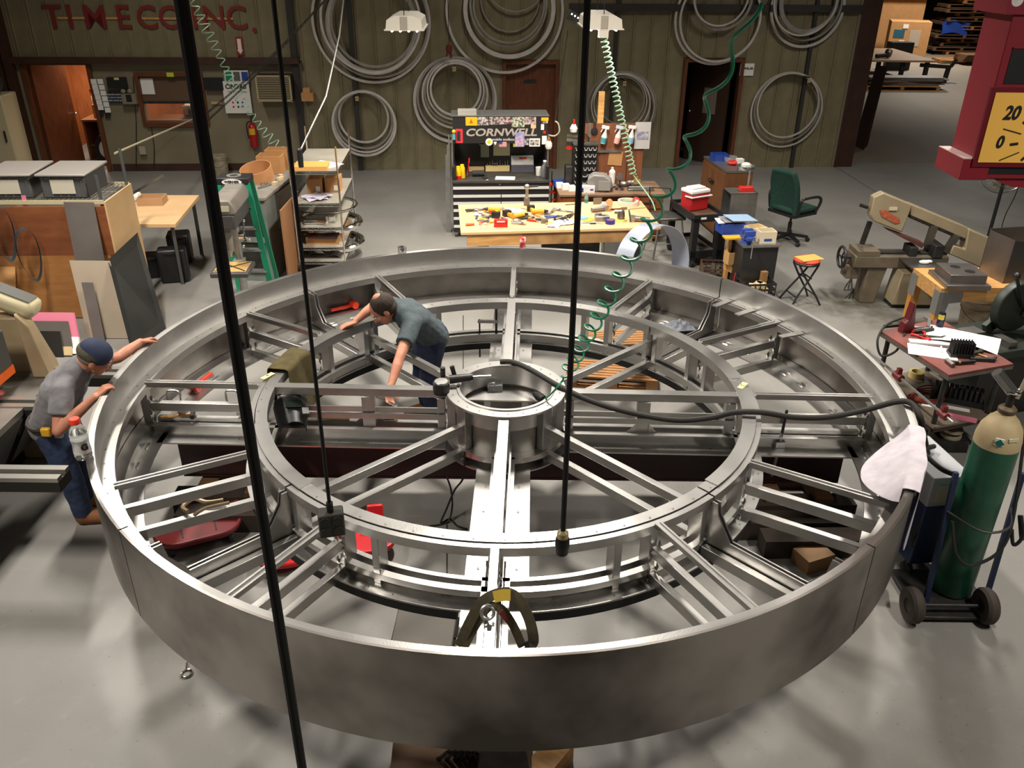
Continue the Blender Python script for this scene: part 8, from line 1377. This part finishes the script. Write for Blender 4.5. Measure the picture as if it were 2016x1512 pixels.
# air drill on the hub rim
t = thing('right_angle_drill', 'dark right angle drill lying on the left side of the hub', 'power drill', G(890, 760, 1.07), .05); b = MB(); b.cyl((-.02, .03, .04), (.16, .05, .05), .035, .03, n=12); b.build('motor', IRON, t); b = MB(); b.cyl((.16, .05, .05), (.30, .07, .045), .012, n=8); b.build('spindle', GALV, t); b = MB(); b.lathe([(0, -.06), (.062, -.06), (.066, -.01), (.062, .03), (0, .035)], 22, (-.08, -.05, .03)); b.build('gear_case', IRON, t); b = MB(); b.lathe([(0, .036), (.055, .036), (.05, .042), (0, .043)], 22, (-.08, -.05, .03)); b.build('dial_plate', GALV, t); b = MB(); b.cyl((-.07, .06, .05), (-.07, .06, .13), .02, n=10); b.build('grip', IRON, t); b = MB(); b.cyl((.02, .07, .05), (-.0, .08, .13), .018, n=10); b.build('trigger_grip', IRON, t)
# box of bolts on the hub shelf
t = thing('bolt_box', 'clear box full of bolts on the shelf inside the hub', 'box', G(974, 768, .874)+Vector((0, .02, 0)), .1); b = MB(); b.b2((-.06, -.045, 0), (.06, .045, .05)); b.build('box', CLEAR, t)
b = MB()
for i in range(36): c_ = (rr.uniform(-.05, .05), rr.uniform(-.035, .035), rr.uniform(.012, .065)); a = rr.uniform(0, 6); b.cyl((c_[0], c_[1], c_[2]), (c_[0]+.022*math.cos(a), c_[1]+.022*math.sin(a), c_[2]+rr.uniform(-.01, .01)), .005, n=5)
o = b.build('bolts', GALV, t); o['kind'] = 'stuff'
# grey rag in the right bay
b = MB(); b.sheet(lambda a, c_: ((a-.5)*.30, (c_-.5)*.22, .01+.09*max(0, 1-((a-.5)**2+(c_-.5)**2)*4)*(.55+.45*math.sin(a*19)*math.cos(c_*15))), 22, 18, .003); one('grey_rag', b, mat('blue_grey_rag', S(120, 124, 130), .9, col2=S(80, 84, 92), scale=26), 'crumpled blue grey rag in the far right bay', 'rag', G(1335, 645, .66), .2, angle=60)
# tool handles under the left spoke
t = thing('yellow_knife', 'black and yellow utility knife on the left spoke channel', 'knife', G(765, 826, .71), .05); b = MB(); b.b2((-.05, -.016, 0), (.05, .016, .025)); b.build('body', BLACK, t, bevel=.008); b = MB(); b.b2((-.09, -.015, 0), (-.05, .015, .024)); b.build('tail', YELLOW, t); b = MB(); b.b2((.05, -.014, 0), (.075, .014, .02)); b.build('nose', YELLOW, t)
b = MB(); b.cyl((-.12, 0, .02), (.10, 0, .02), .018, .026, n=10); b.cyl((.10, 0, .02), (.14, 0, .02), .026, .022, n=10); one('brown_bottle', b, mat('bottle_brown', S(120, 100, 60), .4), 'brown bottle lying along the left spoke channel', 'bottle', G(655, 826, .71), -.05)
for u, v, rz_, lab, ch in [(527, 740, 1.05, 'cream masking tape label on the left of the middle ring', '9'), (1462, 759, .95, 'cream masking tape label on the right of the middle ring', 'C')]: b = MB(); b.b2((-.06, -.022, 0), (.06, .022, .001)); o = one('tape_label', b, mat('masking_tape', S(214, 196, 140), .7), lab, 'label', G(u, v, ZL+.014)+Vector((0, 0, .001)), rz_); letters('mark', ch, .04, IRON, o, (0, 0, .002), (0, 0, 0), .001)
# lifting sling with shackle at the front
SL = mat('sling_olive', S(92, 84, 62), .85, col2=S(70, 64, 46), scale=18)
sl = thing('lifting_sling', 'olive lifting sling with shackle looped over the front spoke', 'sling', (0, 0, 0))
def strap(pts, w, name, m=SL, n=8):
    P_ = smooth_path([G(*q) for q in pts], n); b = MB()
    def fn(a, c_):
        i = min(len(P_)-1, int(round(a*(len(P_)-1)))); d = (P_[min(i+1, len(P_)-1)]-P_[max(i-1, 0)]).normalized(); s_ = d.cross(Vector((0, -.6, .8))).normalized(); return P_[i]+s_*(c_-.5)*w
    b.sheet(fn, len(P_)-1, 2, .006); return b.build(name, m, sl)
strap([(905, 1272, .80), (925, 1225, .98), (950, 1185, 1.10), (985, 1168, 1.17), (1015, 1175, 1.16), (1040, 1215, 1.06), (1050, 1262, .92), (1035, 1275, .80)], .055, 'webbing'); strap([(915, 1272, .82), (940, 1225, .98), (962, 1196, 1.09), (985, 1198, 1.09), (1008, 1228, .99), (1028, 1272, .82)], .045, 'inner_webbing'); strap([(972, 1176, 1.17), (990, 1172, 1.18), (1005, 1172, 1.18)], .058, 'yellow_tag', mat('sling_yellow', S(190, 160, 50), .7)); strap([(985, 1203, 1.09), (1000, 1222, 1.02)], .03, 'red_core', mat('sling_red', S(110, 40, 34), .8))
c_ = G(960, 1200, 1.10); b = MB(); b.tube([(c_.x+.032*math.cos(x), c_.y-.01+.016*math.sin(x), c_.z-.01+.03*math.sin(x)) for x in [i*2*PI/16 for i in range(16)]], .010, 8, closed=True); b.build('shackle', GALV, sl)
# ================================================================== under the frame
bm_ = thing('support_beam', 'dark maroon steel beam carrying the dial frame across its middle', 'steel beam', (0, 5.72, 0)); b = MB(); b.b2((-2.66, 0, .24), (2.66, .02, .56)); b.build('web', MAROON, bm_); b = MB(); b.b2((-2.66, -.0, .555), (2.66, .2, .585)); b.build('top_flange', MAROON, bm_); b = MB(); b.b2((-2.66, -.0, .22), (2.66, .2, .245)); b.build('bottom_flange', MAROON, bm_)
for i in range(9): b = MB(); b.lathe([(0, -.0005), (.022, -.0005), (.02, -.002)], 14, (-2.2+i*.55, 0, .47), axis='y'); b.build('web_hole', BLACK, bm_)
CRIB = mat('crib_wood', S(100, 72, 46), .7, col2=S(84, 54, 30), scale=5, stretch=(1, 6, 6))
for sx, g_ in ((-2.25, 'left'), (2.3, 'right')):
    k2 = 0
    for lay in range(2):
        for j in range(2): b = MB(); b.box((0, 0, .05), (.7, .14, .1)) if lay % 2 == 0 else b.box((0, 0, .05), (.14, .6, .1)); one('cribbing_block', b, CRIB, 'brown wooden cribbing block stacked under the %s end of the maroon beam' % ('shear side' if g_ == 'left' else 'cylinder side'), 'wood block', (sx+(0 if lay % 2 == 0 else (-.2+.4*j)), 5.82+((-.2+.4*j) if lay % 2 == 0 else 0), .1*lay+.0), 0, 'cribbing under the beam on the '+('shear side' if g_ == 'left' else 'cylinder side'))
DKT = mat('shade_dark_timber', S(52, 40, 30), .8, col2=S(36, 28, 22), scale=4)  # baulks added to the cribbing, coloured dark to deepen the shade under the frame
for x, y, w_, lab in [(-2.12, 5.42, .95, 'added dark timber baulk under the left side of the frame near the maroon dollies'), (-2.2, 5.66, 1.0, 'added dark timber baulk against the left end of the maroon beam'), (2.2, 5.40, .95, 'added dark timber baulk under the right side of the frame'), (2.25, 5.63, 1.0, 'added dark timber baulk against the right end of the maroon beam'), (2.3, 5.18, .8, 'short added dark timber baulk beside the tan plywood offcut')]: b = MB(); b.box((0, 0, .08), (w_, .17, .16)); one('added_baulk', b, DKT, lab, 'timber', (x, y-.06, 0), .03)
for x, y, rz_, lab in [(2.25, 4.97, .4, 'tan plywood offcut under the right side of the frame'), (2.52, 4.7, -.3, 'thick pine offcut under the frame beside the cylinder')]: b = MB(); b.box((0, 0, .06), (.24, .18, .12)); one('wood_offcut', b, mat('dim_ply', S(128, 96, 62), .7), lab, 'wood block', (x, y, 0), rz_)
t = thing('machine_stand', 'dark painted jack stand under the front of the frame', 'stand', (-.02, 3.1, 0)); b = MB(); b.prism([(-.17, 0), (.17, 0), (.09, .56), (-.09, .56)], .24, 'xz', -.12); b.build('tower', IRON, t); b = MB(); b.box((0, 0, .575), (.26, .26, .01)); b.build('head_plate', STEELD, t)
t = thing('machine_stand', 'dark jack stand under the back of the frame', 'stand', (.05, 8.55, 0)); b = MB(); b.prism([(-.17, 0), (.17, 0), (.09, .56), (-.09, .56)], .24, 'xz', -.12); b.build('tower', IRON, t); b = MB(); b.box((0, 0, .575), (.26, .26, .01)); b.build('head_plate', STEELD, t)
b = MB(); b.box((0, 0, .05), (.55, .2, .1)); one('floor_timber', b, CRIB, 'dark brown timber on the floor before the front stand', 'timber', G(870, 1512), .05); b = MB(); b.box((0, 0, .07), (.14, .3, .14)); one('pine_block', b, PINE, 'pale pine block on the floor at the front stand', 'wood block', G(1078, 1522), -.65)
for i in range(5): b = MB(); b.tube(smooth_path([G(850+20*i, 1500, .02), G(870+14*i, 1490, .15), G(885+12*i, 1480, .25), G(905+10*i, 1495, .05)], 6), .012, 6); one('loose_strap', b, RUBBER, 'dark strap bunched under the front of the rim', 'strap', group='straps under the front rim')
# creepers and dollies
def creeper(loc, rz_, m, label, L=.62, W=.34):
    t = thing('mechanic_dolly', label, 'dolly', loc, rz_); prof = [(-L/2+W/2*(1-math.cos(x))-0 if False else 0, 0)]
    poly = [(-L/2+W/2+W/2*math.cos(x), W/2*math.sin(x)) for x in [PI/2+i*PI/12 for i in range(13)]]+[(L/2-W/2+W/2*math.cos(x), W/2*math.sin(x)) for x in [-PI/2+i*PI/12 for i in range(13)]]
    b = MB(); b.prism(poly, .04, off=.08); b.build('deck', m, t, bevel=.012); b = MB(); P_ = [Vector((x, y, .125)) for x, y in poly]; b.tube(P_, .016, 8, closed=True); b.build('raised_rim', m, t)
    for x in (-.12, .12): b = MB(); b.b2((x-.006, -W*.28, .12), (x+.006, W*.28, .124)); b.build('groove', BLACK, t)
    for x in (-L*.34, L*.34):
        for y in (-W*.36, W*.36): b = MB(); b.lathe([(0, -.015), (.036, -.015), (.04, 0), (.036, .015), (0, .015)], 12, (x, y, .04), axis='x'); b.build('caster', BLACK, t)
    return t
DM = mat('dolly_maroon', S(120, 34, 36), .5); creeper(G(395, 1062), .45, DM, 'maroon oval dolly lying under the lower left radial bars'); creeper(G(425, 1005), .55, DM, 'maroon dolly parked behind the oval one under the frame', .5, .3)
CR = mat('creeper_red', S(196, 26, 34), .4); t = creeper(G(722, 1085), .15, CR, 'bright red creeper seat under the middle ring', .45, .34); b = MB(); b.at(.08, .10, .10, rx=-.25); b.b2((-.06, -.02, 0), (.06, .02, .22)); b.at(); b.build('headrest', CR, t, bevel=.01)
creeper(G(562, 1112), .2, CR, 'second bright red creeper under the left of the middle ring', .4, .3)
# pallets lying inside at the back, box and cable on the floor
P4 = pallet_mesh(mat('inner_pallet_wood', S(150, 106, 62), .7), .95, .42); pallet(P4, 1.28, 8.75, 0, .15, 'small wooden pallet on the floor under the far right of the frame'); pallet(P4, 1.05, 7.92, 0, -.12, 'small wooden pallet on the floor inside the middle ring')
t = thing('grey_tool_case', 'grey tool box with black latches on the floor inside the front rim', 'case', G(838, 1262)+Vector((0, 0, 0)), -.04); b = MB(); b.b2((-.20, -.18, 0), (.20, .18, .14)); b.build('case', mat('case_taupe', S(104, 98, 88), .6), t, bevel=.01)
for x in (-.12, -.02, .1): b = MB(); b.b2((x-.02, .18, .08), (x+.02, .20, .16)); b.build('latch', BLACK, t)
b = MB(); b.tube(smooth_path([(.205, -.1, .13), (.22, .0, .10), (.215, .1, .12)], 5), .009, 6); b.build('side_handle', BLACK, t)
b = MB(); P_ = [G(915, 890, .75), G(912, 940, .45), G(895, 965, .30), G(880, 1000, .12), G(868, 1030, .012), G(885, 1022, .012), G(900, 1035, .012), G(920, 1042, .012)]; b.tube(smooth_path(P_, 8), .008, 6); one('floor_cable', b, RUBBER, 'black cable dangling from the hub to the floor', 'cable'); b = MB(); P_ = [G(880, 940, .4), G(888, 965, .25), G(890, 1000, .1), G(880, 1028, .012), G(845, 1036, .012)]; b.tube(smooth_path(P_, 8), .008, 6); one('floor_cable', b, RUBBER, 'second black cable twisting beside the first to the floor', 'cable')
t = thing('eye_bolt', 'small bright eye bolt on the floor left of the rim', 'eye bolt', G(368, 1328), .3); b = MB(); b.tube([(.032*math.cos(x), .032*math.sin(x), .008) for x in [i*2*PI/16 for i in range(16)]], .008, 6, closed=True); b.build('ring', CHROME, t); b = MB(); b.cyl((0, .035, .01), (.0, .09, .01), .008, n=8); b.build('shank', CHROME, t)
# oil patches below the band saw
for x, y, rx, ry in [(4.75, 10.1, .55, .3), (4.9, 9.75, .3, .22)]:
    pass
